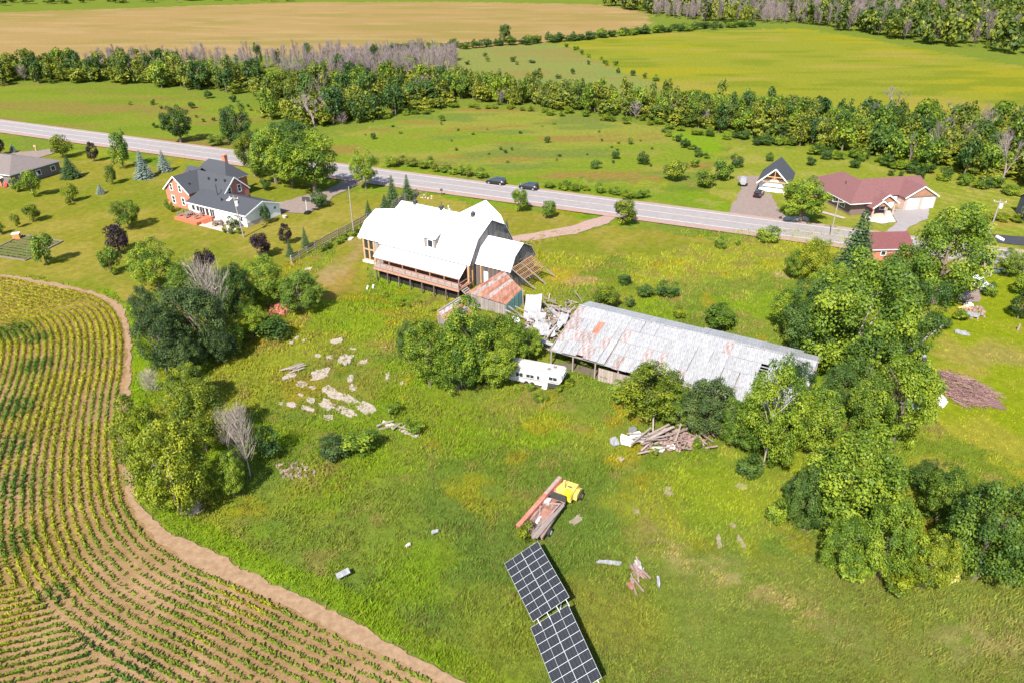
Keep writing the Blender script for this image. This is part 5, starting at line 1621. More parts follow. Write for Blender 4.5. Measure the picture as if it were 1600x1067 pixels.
def build_ruin():
    e, f, g = at(684, 488, 1.9), at(706, 474, 2.1), at(704, 513, 1.6)
    h = g + (f - e) * 1.6; f2 = f + (g - e) * .1
    o = np.array([(e[0] + h[0]) / 2, (e[1] + h[1]) / 2, 0])
    T = thing('ruined_shed', 'corner of a ruined low shed with rusty roof edge poking out of the trees', 'shed', o)
    q = [Vector(p - o) for p in (g, e, f, h)]
    q = [Vector(e - o), Vector(g - o), Vector(h - o), Vector(e + (h - g) - o)]
    for i in range(4):
        t0, t1 = i / 4, (i + 1) / 4 - .01
        part(T, 'roof_sheet', MB().slab([q[0].lerp(q[1], t0), q[0].lerp(q[1], t1), q[3].lerp(q[2], t1), q[3].lerp(q[2], t0)], .05), M['rust'] if i % 2 else M['galv_rust'])
    board_wall(T, (q[0].x, q[0].y), (q[1].x, q[1].y), 0, 1.6, M['barnwood'], seed=23)
    part(T, 'edge_beam', MB().beam(q[0] + Vector((0, 0, .1)), q[3] + Vector((0, 0, .1)), .22, .18), M['greywood'])
    part(T, 'edge_beam', MB().beam(q[0] + Vector((0, 0, .1)), q[1] + Vector((0, 0, .08)), .16, .14, 1.1), M['deckwood'])


build_ruin()


# ------------------------------------------------------------------ long shed with patched sheet roof
def build_long_shed():
    hd = math.radians(-29.5)
    O = at(858, 556)
    T = thing('long_shed', 'long low open fronted shed with patched grey metal roof', 'shed', O, hd)
    LX = (1.1, 33.3)
    ev, rg, bk = (-2.5, 2.6), (7.0, 5.0), (10.6, 4.1)
    r = random.Random(9)
    g = [corrugated(1.02, 2.62, M['galv'], "roof_sheet_mesh") for _ in range(2)]
    sl = Vector((0, rg[0] - ev[0], rg[1] - ev[1])); Ls = sl.length; sl.normalize()
    nrm = Vector((1, 0, 0)).cross(sl)
    rows = 4
    holes = {(26, 2), (26, 1)} - {(26, 1)}
    rust = {(0, 2): 'galv_rust', (0, 3): 'galv_rust', (1, 2): 'galv_rust', (3, 1): 'galv_rust', (4, 1): 'galv_rust', (4, 0): 'galv_rust', (4, 2): 'rust', (5, 0): 'galv_rust', (6, 1): 'galv_rust', (2, 1): 'galv_rust', (8, 2): 'galv_rust', (9, 0): 'galv_rust', (12, 1): 'galv_rust', (14, 0): 'galv_rust', (17, 0): 'galv_rust'}
    ncol = int((LX[1] - LX[0]) / 1.0)
    for i in range(ncol):
        sag = 0.20 * math.sin(i * .45) + .09 * math.sin(i * 1.3) - (0.32 if i < 2 else 0)
        for j in range(rows):
            if (i, j) in holes: continue
            x0 = LX[0] + i * 1.0 + r.uniform(-.03, .03)
            s0 = j * (Ls - .1) / rows + (r.uniform(-.12, .05) if j == 0 else r.uniform(-.03, .03))
            if j == 0 and r.random() < .14: s0 += .35
            p = Vector((x0, ev[0], ev[1])) + sl * s0 + nrm * (j * .022 + .012 * (i % 2) + .02 + sag * (1 - j / rows))
            me = g[(i + j) % 2]
            o = link('roof_sheet', me, T)
            m4 = basis(p, Vector((1, 0, r.uniform(-.01, .01))), sl)
            o.matrix_local = m4 @ Matrix.Rotation(r.uniform(-.012, .012), 4, 'Z')
            k = rust.get((i, j))
            if k is None and r.random() < .05 and i < 22: k = 'galv_rust'
            if k: o.material_slots[0].link = 'OBJECT'; o.material_slots[0].material = M[k]
    # gap in the roof: dark battens show
    for k in range(5):
        pass
    # back slope, two stretches
    gb = corrugated(1.02, 3.9, M['galv'], "back_sheet_mesh"); gb2 = corrugated(1.02, 4.7, M['galv'], "back_sheet_mesh")
    for i in range(ncol):
        wide = i >= 17
        e = (11.4, 3.85) if wide else bk
        if wide and i > 29: e = (10.4, 4.1)
        sb = Vector((0, rg[0] - e[0], rg[1] - e[1])).normalized()
        p = Vector((LX[0] + i * 1.0 + 1.0 + r.uniform(-.03, .03), e[0], e[1] + .012 * (i % 2) + .04))
        o = link('back_roof_sheet', gb2 if wide else gb, T)
        L = Vector((0, rg[0] - e[0], rg[1] - e[1])).length
        o.matrix_local = basis(p, (-1, 0, 0), sb) @ Matrix.Diagonal((1, L / (4.7 if wide else 3.9), 1, 1))
    part(T, 'ridge_cap', MB().beam((LX[0], rg[0], rg[1] + .10), (LX[1], rg[0], rg[1] + .10), .34, .05), M['galv'])
    # frame: posts, plates, rafters, dark inner wall
    for x in np.arange(LX[0] + .3, LX[1], 3.2):
        part(T, 'front_post', MB().box(x - .09, x + .09, ev[0] + .25, ev[0] + .43, -.1, 2.45), M['greywood'])
    part(T, 'front_plate', MB().beam((LX[0] - .2, ev[0] + .25, 2.42), (LX[1], ev[0] + .25, 2.42), .14, .2), M['greywood'])
    ra_ = MB()
    for x in np.arange(LX[0] + .1, LX[1], 1.6):
        ra_.beam((x, ev[0] + .1, 2.5), (x, rg[0], rg[1] - .12), .08, .15); ra_.beam((x, rg[0], rg[1] - .12), (x, bk[0], bk[1] - .12), .08, .15)
    o = part(T, 'roof_timbers', ra_, M['greywood']); o['kind'] = 'stuff'
    board_wall(T, (LX[1] - .2, bk[0] - .3), (LX[0] + .2, bk[0] - .3), 0, 3.9, M['barnwood'], seed=31, name='back_wall')
    board_wall(T, (LX[1] - .3, ev[0] + .3), (LX[1] - .3, bk[0] - .3), 0, lambda t: prof_fn([(0, 2.4), (9.2, 4.8), (13, 3.9)])(t), M['barnwood'], seed=32, name='end_wall')
    part(T, 'shed_floor', MB().box(LX[0], LX[1] - .4, ev[0] + .6, bk[0] - .5, -.02, .06), M['darkwood'])
    board_wall(T, (8.4, ev[0] + .05), (16.0, ev[0] + .05), 0, 1.9, M['greywood'], seed=33, name='front_wall', bw=.4)
    part(T, 'back_lean_to', MB().box(18.2, 30.2, 10.3, 11.2, 0, 3.7), M['barnwood'])
    # the gap itself is crossed by battens
    p = Vector((LX[0] + 26, ev[0], ev[1])) + sl * (2 * (Ls - .1) / rows)
    for k in range(4):
        a = p + sl * (.3 + k * .55)
        part(T, 'batten', MB().beam(a, a + Vector((1.0, 0, 0)), .16, .06), M['galv'])


build_long_shed()


# ------------------------------------------------------------------ wreckage between the sheds
def bent_sheet(label, c, w, l, yaw, pitch, roll, m, bend=0.3, loc_z=0.6):
    n = 8
    mb = MB()
    V = []; F = []
    for i in range(n + 1):
        for j in range(5):
            x = (i / n - .5) * w; y = (j / 4 - .5) * l
            z = bend * ((i / n - .5) ** 2 * 2 + .25 * math.sin(j * 1.7 + i)) * .6 + (0.02 if i % 2 else 0)
            V.append((x, y, z))
    for i in range(n):
        for j in range(4): F.append((i * 5 + j, (i + 1) * 5 + j, (i + 1) * 5 + j + 1, i * 5 + j + 1))
    b = len(V); V += [(x, y, z - .025) for x, y, z in V]; F += [tuple(b + k for k in f[::-1]) for f in list(F)]
    for i in range(n):
        F += [(i * 5, b + i * 5, b + (i + 1) * 5, (i + 1) * 5), (i * 5 + 4, (i + 1) * 5 + 4, b + (i + 1) * 5 + 4, b + i * 5 + 4)]
    for j in range(4):
        F += [(j, j + 1, b + j + 1, b + j), (n * 5 + j, b + n * 5 + j, b + n * 5 + j + 1, n * 5 + j + 1)]
    mb.add(V, F)
    o = mb.build('metal_sheet', m, None, loc=(c[0], c[1], loc_z), rot=(pitch, roll, yaw))
    return tag(o, label, 'metal sheet', 'fallen roof sheets between the two sheds')


R_ = math.radians
bent_sheet('largest fallen white roof sheet, standing slanted beside the rusty shed', at(833, 480, 1.2), 2.6, 4.2, R_(-14), R_(34), R_(-10), M['galv'], .5, 1.3)
bent_sheet('white fallen sheet with torn lower edge below the largest one', at(838, 497, .9), 2.7, 1.8, R_(-6), R_(40), R_(8), M['galv'], .6, 1.0)
bent_sheet('long narrow fallen sheet pointing towards the long shed roof', at(868, 492, .9), 1.0, 3.4, R_(38), R_(14), R_(20), M['galv'], .3, 1.0)
bent_sheet('grey fallen sheet lying against the corner of the long shed roof', at(880, 500, 1.0), 1.3, 2.2, R_(-20), R_(22), R_(0), M['galv'], .3, 1.1)
bent_sheet('pale fallen sheet lying flat amid the timbers left of the long shed', at(845, 515, .7), 2.6, 2.4, R_(-25), R_(24), R_(-4), M['galv'], .35, .85)
bent_sheet('small pale fallen sheet propped at the foot of the trees', at(806, 500, .6), 1.1, 1.2, R_(20), R_(30), R_(0), M['offwhite'], .3, .7)
bent_sheet('narrow fallen sheet along the lower corner of the long shed', at(856, 538, .5), .9, 3.0, R_(62), R_(8), R_(0), M['galv'], .2, .7)


def timbers(c0, n, spread, seed, label, group, lr=(1.4, 4.2), zr=(.1, 1.0), m='greywood', yaw=None, wr=(.09, .22), tilt=.25):
    r = random.Random(seed)
    for i in range(n):
        x = c0[0] + r.gauss(0, spread[0]); y = c0[1] + r.gauss(0, spread[1]); L = r.uniform(*lr)
        a = r.uniform(0, math.pi) if yaw is None else r.gauss(yaw, .35)
        w = r.uniform(*wr)
        mb = MB().box(-L / 2, L / 2, -w / 2, w / 2, -w * .3, w * .3, r.uniform(.75, 1.3))
        tl = r.gauss(0, tilt)
        z = max(r.uniform(*zr), abs(math.sin(tl)) * L / 2 + .05)
        o = mb.build('fallen_timber', M[m], None, loc=(x, y, z), rot=(0, tl, a))
        tag(o, label, 'timber', group)


wc = at(858, 505)
for i_, (px_, py_, w__, l__, yw, pt, rl) in enumerate(((846, 490, 1.2, 1.6, 30, 25, 10), (872, 512, 1.0, 2.0, -40, 18, 0), (860, 524, 1.4, 1.2, 15, 30, -10), (826, 516, 1.0, 1.5, -20, 20, 15), (884, 488, .9, 1.4, 60, 12, 5), (850, 506, .8, 2.4, 70, 20, 0), (870, 498, 1.1, 1.1, 5, 35, 0), (838, 532, 1.0, 1.3, 40, 15, 0))):
    bent_sheet('small torn metal sheet half buried in the timbers between the two sheds', at(px_, py_, .7), w__, l__, R_(yw), R_(pt), R_(rl), M['galv'] if i_ % 3 else M['galv_rust'], .4, .7 + .15 * (i_ % 3))
timbers(wc, 46, (2.3, 2.6), 51, 'weathered broken timber in the wreck between the two sheds', 'broken timbers of the wreck between the two sheds', (1.2, 4.0), (.1, .9))
timbers(at(880, 480), 14, (1.2, 1.6), 52, 'weathered broken timber on the far side of the wreck', 'broken timbers on the far side of the wreck', (1.0, 2.6), (.1, .5))
for (a, za, b, zb, lab) in (((848, 470), 1.6, (880, 505), .3, 'long dark beam slanting across the wreck'), ((795, 479), 1.5, (822, 500), .4, 'grey beam leaning from the teal wall into the wreck'),
                            ((843, 545), .4, (870, 508), 1.6, 'grey beam leaning on the left end of the long shed'), ((818, 530), .4, (862, 548), .5, 'low sill beam at the foot of the wreck'),
                            ((861, 478), 1.3, (900, 494), .3, 'thin beam at the back of the wreck'), ((833, 522), .3, (856, 500), 1.5, 'short beam standing in the middle of the wreck'), ((870, 475), .4, (846, 462), 2.0, 'beam leaning back towards the rafters')):
    p, q = Vector(at(*a, za)), Vector(at(*b, zb))
    o = MB().beam((0, 0, 0), q - p, .16, .18, .9).build('leaning_beam', M['greywood'], None, loc=p)
    tag(o, lab, 'beam')


def rubble(name, pts, seed, m, label, cat, hgt=.45, n=60, size=(.12, .4), group=None):
    """heap of irregular lumps: a low mound of separate pieces nobody could count"""
    r = random.Random(seed); P = np.array(gpoly(pts)); c = P.mean(0)
    mb = MB()
    lo, hi = P.min(0), P.max(0); k = 0; tries = 0
    while k < n and tries < n * 20:
        tries += 1
        x = r.uniform(lo[0], hi[0]); y = r.uniform(lo[1], hi[1])
        if not inside([tuple(p) for p in P], np.array([x]), np.array([y]))[0]: continue
        k += 1
        d = min(1, math.hypot(x - c[0], y - c[1]) / max(.1, np.hypot(*(hi - lo)) / 2))
        z = hgt * (1 - d) * r.uniform(.2, 1); s = r.uniform(*size)
        n_ = r.randint(5, 7); a0 = r.random() * 6
        top = []; bot = []
        for i in range(n_):
            a = a0 + 6.283 * i / n_; rr = s * r.uniform(.6, 1.1)
            bot.append((x - c[0] + rr * math.cos(a), y - c[1] + rr * math.sin(a), z - .1)); top.append((x - c[0] + .75 * rr * math.cos(a), y - c[1] + .75 * rr * math.sin(a), z + s * r.uniform(.25, .5)))
        mb.add(bot + top, [tuple(range(n_, 2 * n_))] + [(i, (i + 1) % n_, n_ + (i + 1) % n_, n_ + i) for i in range(n_)], r.uniform(.75, 1.2))
    o = mb.build(name, m, None, loc=(c[0], c[1], 0))
    return tag(o, label, cat, group, 'stuff')


timbers(at(862, 508), 60, (2.0, 2.4), 60, 'dark splintered timber deep in the wreck between the two sheds', 'dark splintered timbers of the wreck', (.8, 2.6), (.2, 1.2), 'fence', None, (.07, .18), .35)
rubble('rubble', [(830, 500), (880, 478), (905, 485), (880, 520), (862, 545), (822, 535), (818, 510)], 61, M['pinkrust'], 'broken boards and rubble under the wreck between the sheds', 'rubble', .8, 150, (.1, .35))


# ------------------------------------------------------------------ orange brick farmhouse
def gable_roof(parent, x0, x1, y0, y1, ze, zr, m, oh=0.35, name='roof', axis='x', th=0.14):
    """ridge along x or y"""
    if axis == 'x':
        ym = (y0 + y1) / 2; k = (zr - ze) / (ym - y0)
        part(parent, name, MB().slab([(x0 - oh, y0 - oh, ze - k * oh), (x1 + oh, y0 - oh, ze - k * oh), (x1 + oh, ym, zr), (x0 - oh, ym, zr)], th)
             .slab([(x0 - oh, ym, zr), (x1 + oh, ym, zr), (x1 + oh, y1 + oh, ze - k * oh), (x0 - oh, y1 + oh, ze - k * oh)], th), m)
    else:
        xm = (x0 + x1) / 2; k = (zr - ze) / (xm - x0)
        part(parent, name, MB().slab([(x0 - oh, y1 + oh, ze - k * oh), (x0 - oh, y0 - oh, ze - k * oh), (xm, y0 - oh, zr), (xm, y1 + oh, zr)], th)
             .slab([(xm, y1 + oh, zr), (xm, y0 - oh, zr), (x1 + oh, y0 - oh, ze - k * oh), (x1 + oh, y1 + oh, ze - k * oh)], th), m)


def gable_block(parent, x0, x1, y0, y1, ze, zr, m, axis='x', name='wall'):
    if axis == 'x':
        ym = (y0 + y1) / 2
        return part(parent, name, MB().prism([(y0, 0), (y1, 0), (y1, ze - .12), (ym, zr - .12), (y0, ze - .12)], 'x', x0, x1), m)
    xm = (x0 + x1) / 2
    return part(parent, name, MB().prism([(x0, 0), (x1, 0), (x1, ze - .12), (xm, zr - .12), (x0, ze - .12)], 'y', y0, y1), m)


def fascia(parent, pts, m='white', w=.07, h=.24, name='fascia'):
    mb = MB()
    for a, b in zip(pts[:-1], pts[1:]): mb.beam(a, b, w, h)
    return part(parent, name, mb, M[m])


def hip_roof(parent, x0, x1, y0, y1, ze, zr, m, oh=0.4, name='roof', inset=None, axis='x'):
    x0 -= oh; x1 += oh; y0 -= oh; y1 += oh
    if axis == 'x':
        d = (y1 - y0) / 2 if inset is None else inset
        ym = (y0 + y1) / 2; R0 = (x0 + d, ym, zr); R1 = (x1 - d, ym, zr)
        v = [(x0, y0, ze), (x1, y0, ze), (x1, y1, ze), (x0, y1, ze), R0, R1]
        f = [(0, 1, 5, 4), (1, 2, 5), (2, 3, 4, 5), (3, 0, 4), (3, 2, 1, 0)]
    else:
        d = (x1 - x0) / 2 if inset is None else inset
        xm = (x0 + x1) / 2; R0 = (xm, y0 + d, zr); R1 = (xm, y1 - d, zr)
        v = [(x0, y0, ze), (x1, y0, ze), (x1, y1, ze), (x0, y1, ze), R0, R1]
        f = [(0, 1, 4), (1, 2, 5, 4), (2, 3, 5), (3, 0, 4, 5), (3, 2, 1, 0)]
    part(parent, name, MB().add(v, f), m)
    part(parent, 'eave_fascia', MB().box(x0 + .02, x1 - .02, y0 + .02, y1 - .02, ze - .18, ze - .004), M['white'])


def build_farmhouse():
    T = thing('brick_farmhouse', 'orange brick farmhouse with dark shingle roof and long white rear addition', 'house', (-68.1, 147.1, 0), R_(-30))
    S = M['slate']
    gable_block(T, -7.6, 0, 0, 6.2, 3.9, 6.9, M['brick'], 'y')
    gable_roof(T, -7.6, 0, 0, 6.2, 3.9, 6.9, S, axis='y')
    fascia(T, [(-7.95, -.36, 3.5), (-3.8, -.36, 6.82), (.35, -.36, 3.5)])
    for x, z, w, h in ((-5.4, 4.35, .75, 1.35), (-2.6, 4.35, .75, 1.35), (-5.4, 1.6, .8, 1.5), (-2.3, 1.6, .8, 1.5)):
        add_window(T, x, -0.05, z, 0, w, h, 'white', (1, 2), fw=.14)
    gable_block(T, -3.6, 7.4, 2.7, 9.2, 3.9, 6.85, M['brick'], 'x')
    gable_roof(T, -3.0, 7.4, 2.7, 9.2, 3.9, 6.85, S, axis='x')
    fascia(T, [(7.76, 2.35, 3.55), (7.76, 5.95, 6.77), (7.76, 9.55, 3.55)])
    fascia(T, [(0.3, 2.33, 3.5), (7.75, 2.33, 3.5)])
    for y in (4.4, 7.0): add_window(T, 7.45, y, 4.2, R_(90), .75, 1.35, 'white', (1, 2), fw=.14)
    # back block with hips and chimney
    part(T, 'wall', MB().box(-9.4, 1.4, 9.0, 14.4, 0, 4.4), M['brick'])
    hip_roof(T, -9.4, 1.4, 8.8, 14.4, 4.4, 7.6, S)
    gable_roof(T, -9.6, -6.0, 6.5, 10.5, 4.6, 6.4, S, axis='x')
    c = MB().box(-2.4, -1.5, 11.7, 12.5, 5.5, 9.0).box(-2.5, -1.4, 11.6, 12.6, 8.7, 8.85)
    part(T, 'chimney', c, M['brick'])
    for x, y, z in ((-1.5, 1.6, 5.2), (1.2, 4.6, 6.0), (3.4, 4.6, 6.0), (6.0, 4.8, 6.2), (-4.4, 4.5, 6.65)):
        part(T, 'roof_vent', MB().box(x - .15, x + .15, y - .15, y + .15, z - .3, z + .22), M['darkmetal'])
    part(T, 'flue_pipe', MB().tube((6.5, 2.0, 3.2), (6.5, 2.0, 6.0), .09, .09, 8).tube((6.5, 2.0, 6.0), (6.5, 2.0, 6.2), .16, .06, 8), M['darkmetal'])
    # addition
    gable_block(T, 0.9, 18.2, -1.4, 7.6, 2.6, 4.2, M['white'], 'x', 'addition_wall')
    gable_roof(T, 0.9, 18.2, -1.4, 7.6, 2.6, 4.2, S, axis='x', name='addition_roof')
    fascia(T, [(18.56, -1.75, 2.40), (18.56, 3.1, 4.12), (18.56, 7.95, 2.40)])
    fascia(T, [(0.5, -1.77, 2.38), (18.5, -1.77, 2.38)])
    for x, w, h in ((2.6, .9, 1.0), (4.0, .9, 1.0), (5.3, 1.5, 1.9), (6.8, .9, 1.9), (8.3, 1.3, 1.9)):
        add_window(T, x, -1.45, 1.05 + (1.9 - h) * .5, 0, w, h, 'white', (1 if w < 1.2 else 2, 1))
    add_window(T, 17.0, -1.45, 1.5, 0, .5, 1.0)
    add_window(T, 18.25, 2.4, 1.6, R_(90), .9, .7)
    add_window(T, 18.25, 6.2, 1.9, R_(90), .5, .5)
    part(T, 'stone_footing', MB().box(18.202, 18.27, -1.4, 4.4, 0, .9), M['stone'])
    for x, y in ((9.0, 0.8), (13.4, 1.2), (12.0, 5.5)):
        part(T, 'roof_vent', MB().box(x - .14, x + .14, y - .14, y + .14, 3.0, 3.95), M['darkmetal'])
    part(T, 'skylight', MB().slab([(10.2, 1.0, 3.62), (11.0, 1.0, 3.62), (11.0, 1.9, 3.94), (10.2, 1.9, 3.94)], .1), M['white'])
    # deck
    d = bpy.data.objects.new('timber_deck', None); COL.objects.link(d); d.parent = T
    y = -5.7; i = 0
    while y < -1.5:
        part(d, 'deck_board', MB().box(1.6, 8.4, y, min(y + .28, -1.46), .50, .56, rnd.uniform(.9, 1.15)), M['deck_orange']); y += .30
    part(d, 'deck_skirt', MB().box(1.6, 8.4, -5.74, -5.702, 0, .55).box(8.402, 8.44, -5.7, -1.46, 0, .55).box(1.56, 1.598, -5.7, -1.46, 0, .55), M['deck_orange'])
    st = MB()
    for i in range(3): st.box(8.44 + i * .34, 8.78 + i * .34, -4.6, -2.2, 0, .42 - i * .14)
    part(d, 'deck_step', st, M['deck_orange'])
    # patio
    pt = bpy.data.objects.new('patio', None); COL.objects.link(pt); pt.parent = T
    r = random.Random(8)
    for i in range(9):
        for j in range(4):
            x0, y0 = 8.9 + i * .95, -5.6 + j * 1.02
            part(pt, 'paver', MB().box(x0, x0 + .92, y0, y0 + .99, 0.02, .10 + r.uniform(0, .015), r.uniform(.85, 1.15)), M['patio'])


M['deck_orange'] = mat("orange_deck", (0.44, 0.130, 0.068), 0.75, 0.12, 3, attr=True)
build_farmhouse()
FARM = Matrix.Translation((-68.1, 147.1, 0)) @ Matrix.Rotation(R_(-30), 4, 'Z')


def fw_(x, y, z=0): return FARM @ Vector((x, y, z))


def chair(p, rz, label, m='greyplastic', group='chairs on the farmhouse deck', z=0):
    T = thing('garden_chair', label, 'chair', (p[0], p[1], z), rz, group)
    part(T, 'seat', MB().box(-.28, .28, -.28, .28, .40, .48), M[m]); part(T, 'backrest', MB().box(-.28, .28, .24, .32, .48, .98), M[m])
    for a in (-1, 1): part(T, 'armrest', MB().box(a * .28 - .04, a * .28 + .04, -.25, .24, .60, .66), M[m])
    for a in (-1, 1):
        for b in (-1, 1): part(T, 'leg', MB().box(a * .25 - .03, a * .25 + .03, b * .25 - .03, b * .25 + .03, 0, .40), M[m])


def table(p, label, r=.6, m='darkmetal', z=0):
    T = thing('garden_table', label, 'table', (p[0], p[1], z), 0.4)
    part(T, 'table_top', MB().tube((0, 0, .70), (0, 0, .75), r, r, 14), M[m]); part(T, 'pedestal', MB().tube((0, 0, 0), (0, 0, .7), .07, .07, 8), M[m]); part(T, 'table_foot', MB().tube((0, 0, 0), (0, 0, .05), .32, .28, 10), M[m])


for i, (x, y, a) in enumerate(((2.3, -4.9, .5), (2.4, -3.6, 1.6), (3.3, -2.6, 3.0), (4.4, -4.9, -.4), (5.2, -3.3, 2.2), (6.2, -2.5, 3.1), (6.6, -4.3, -1.0))):
    chair(fw_(x, y), a, 'grey wicker chair on the orange farmhouse deck', z=.56)
table(fw_(3.6, -3.7), 'round dark table among the wicker chairs on the orange deck', .65, 'greyplastic', .56)
table(fw_(12.2, -3.6), 'round brown table on the pink patio', .75, 'bark', .11)
for i, (x, y, a) in enumerate(((11.2, -3.6, 1.6), (13.2, -3.6, -1.6), (12.2, -2.6, 3.1), (12.2, -4.6, 0))):
    chair(fw_(x, y), a, 'brown chair drawn up to the round table on the pink patio', 'bark', 'chairs round the patio table', .11)


# ------------------------------------------------------------------ bungalow at the left edge
def build_bungalow():
    T = thing('brown_roofed_bungalow', 'bungalow with brown hipped roof cut off by the left edge', 'house', (-113.2, 172.2, 0), R_(-20))
    part(T, 'wall', MB().box(-18, 0, -9.0, 4.0, 0, 2.9), M['darkwall'])
    hip_roof(T, -18, 0, -9.0, 4.0, 2.95, 5.3, M['brownroof'], oh=.5)
    part(T, 'wall_front', MB().box(-18, -3.5, -9.25, -9.0, 0, 2.6), M['brick'])
    for y in (-6.5, -2.0, 2.0): add_window(T, 0.05, y, 1.6, R_(90), 1.1, 1.0)
    for x in (-5, -9): add_window(T, x, -9.3, 1.5, 0, 1.4, 1.2)


M['darkwall'] = mat("grey_brown_siding", (0.15, 0.125, 0.11), 0.85, 0.1, 3)
build_bungalow()
# things beside it
p = at(4, 281); q = at(10, 292)
T = thing('parasol', 'white parasol beside the brown roofed bungalow', 'parasol', at(4, 290))
part(T, 'canopy', MB().tube((0, 0, 2.0), (0, 0, 2.6), 1.5, .05, 8), M['white']); part(T, 'pole', MB().tube((0, 0, 0), (0, 0, 2.1), .04, .04, 6), M['chrome'])
T = thing('red_play_slide', 'small red slide beside the parasol at the bungalow', 'slide', at(11, 292))
part(T, 'chute', MB().slab([(-.3, -.9, .1), (.3, -.9, .1), (.3, .5, 1.2), (-.3, .5, 1.2)], .08), M['redfabric']); part(T, 'ladder', MB().box(-.3, .3, .5, .6, 0, 1.2), M['redfabric'])
T = thing('satellite_dish', 'white dish on a short post at the bungalow corner', 'dish', at(58, 281))
part(T, 'dish_bowl', MB().ball((0, 0, 1.3), .75, .3, .75, 10, 6), M['white']); part(T, 'mast', MB().tube((0, .1, 0), (0, .1, 1.2), .05, .05, 6), M['chrome'])
T = thing('mailbox', 'timber mailbox post at the end of the bungalow drive', 'mailbox', at(57, 237))
part(T, 'post', MB().box(-.12, .12, -.12, .12, 0, 1.2), M['cedar']); part(T, 'box', MB().box(-.35, .35, -.2, .2, 1.2, 1.65), M['cedar'])

# vegetable bed
M['bedsoil'] = mat('garden_soil', A(168, 146, 92), 0.95, 0.2, 1.5, c2=A(140, 146, 70))


def build_bed():
    c = at(40, 388)
    T = thing('vegetable_bed', 'timber edged vegetable bed on the lawn with low green rows', 'garden bed', (c[0], c[1], 0))
    cor = [at(36, 368), at(98, 378), at(40, 408), at(-24, 398)]
    L = [Vector((p[0] - c[0], p[1] - c[1], 0)) for p in cor]
    part(T, 'soil', MB().add([(v.x, v.y, .06) for v in L], [(0, 3, 2, 1)]), M['bedsoil'])
    for a, b in zip(L, L[1:] + L[:1]): part(T, 'edging_timber', MB().beam(a + Vector((0, 0, .1)), b + Vector((0, 0, .1)), .2, .2, .7), M['greywood'])
    r = np.random.default_rng(5); V = []; F = []; C = []
    for i in range(9):
        t = (i + .6) / 9.2
        a, b = L[0].lerp(L[3], t), L[1].lerp(L[2], t)
        for k in range(40):
            if r.random() < (.95 if i > 4 else .4):
                u = r.random() * .95; p = a.lerp(b, u)
                for j in range(3):
                    an = r.random() * 6.28; s = r.uniform(.15, .32); bb = len(V)
                    V += [(p.x, p.y, .06), (p.x + s * math.cos(an), p.y + s * math.sin(an), .3), (p.x + s * math.cos(an + .7), p.y + s * math.sin(an + .7), .25)]; F.append((bb, bb + 1, bb + 2))
                    C += [np.array([.09, .16, .03]) * r.uniform(.7, 1.5)] * 3
    o = link('vegetable_rows', np_mesh('vegetable_rows', V, np.array(F), M['grass_blade'], np.array(C)), T); o['kind'] = 'stuff'


build_bed()
T = thing('orange_box', 'orange wooden box with pale lid at the head of the vegetable bed', 'box', at(27, 373), .3)
part(T, 'box_body', MB().box(-.6, .6, -.5, .5, 0, 1.0), M['orange']); part(T, 'lid', MB().box(-.66, .66, -.56, .56, 1.0, 1.1), M['offwhite'])


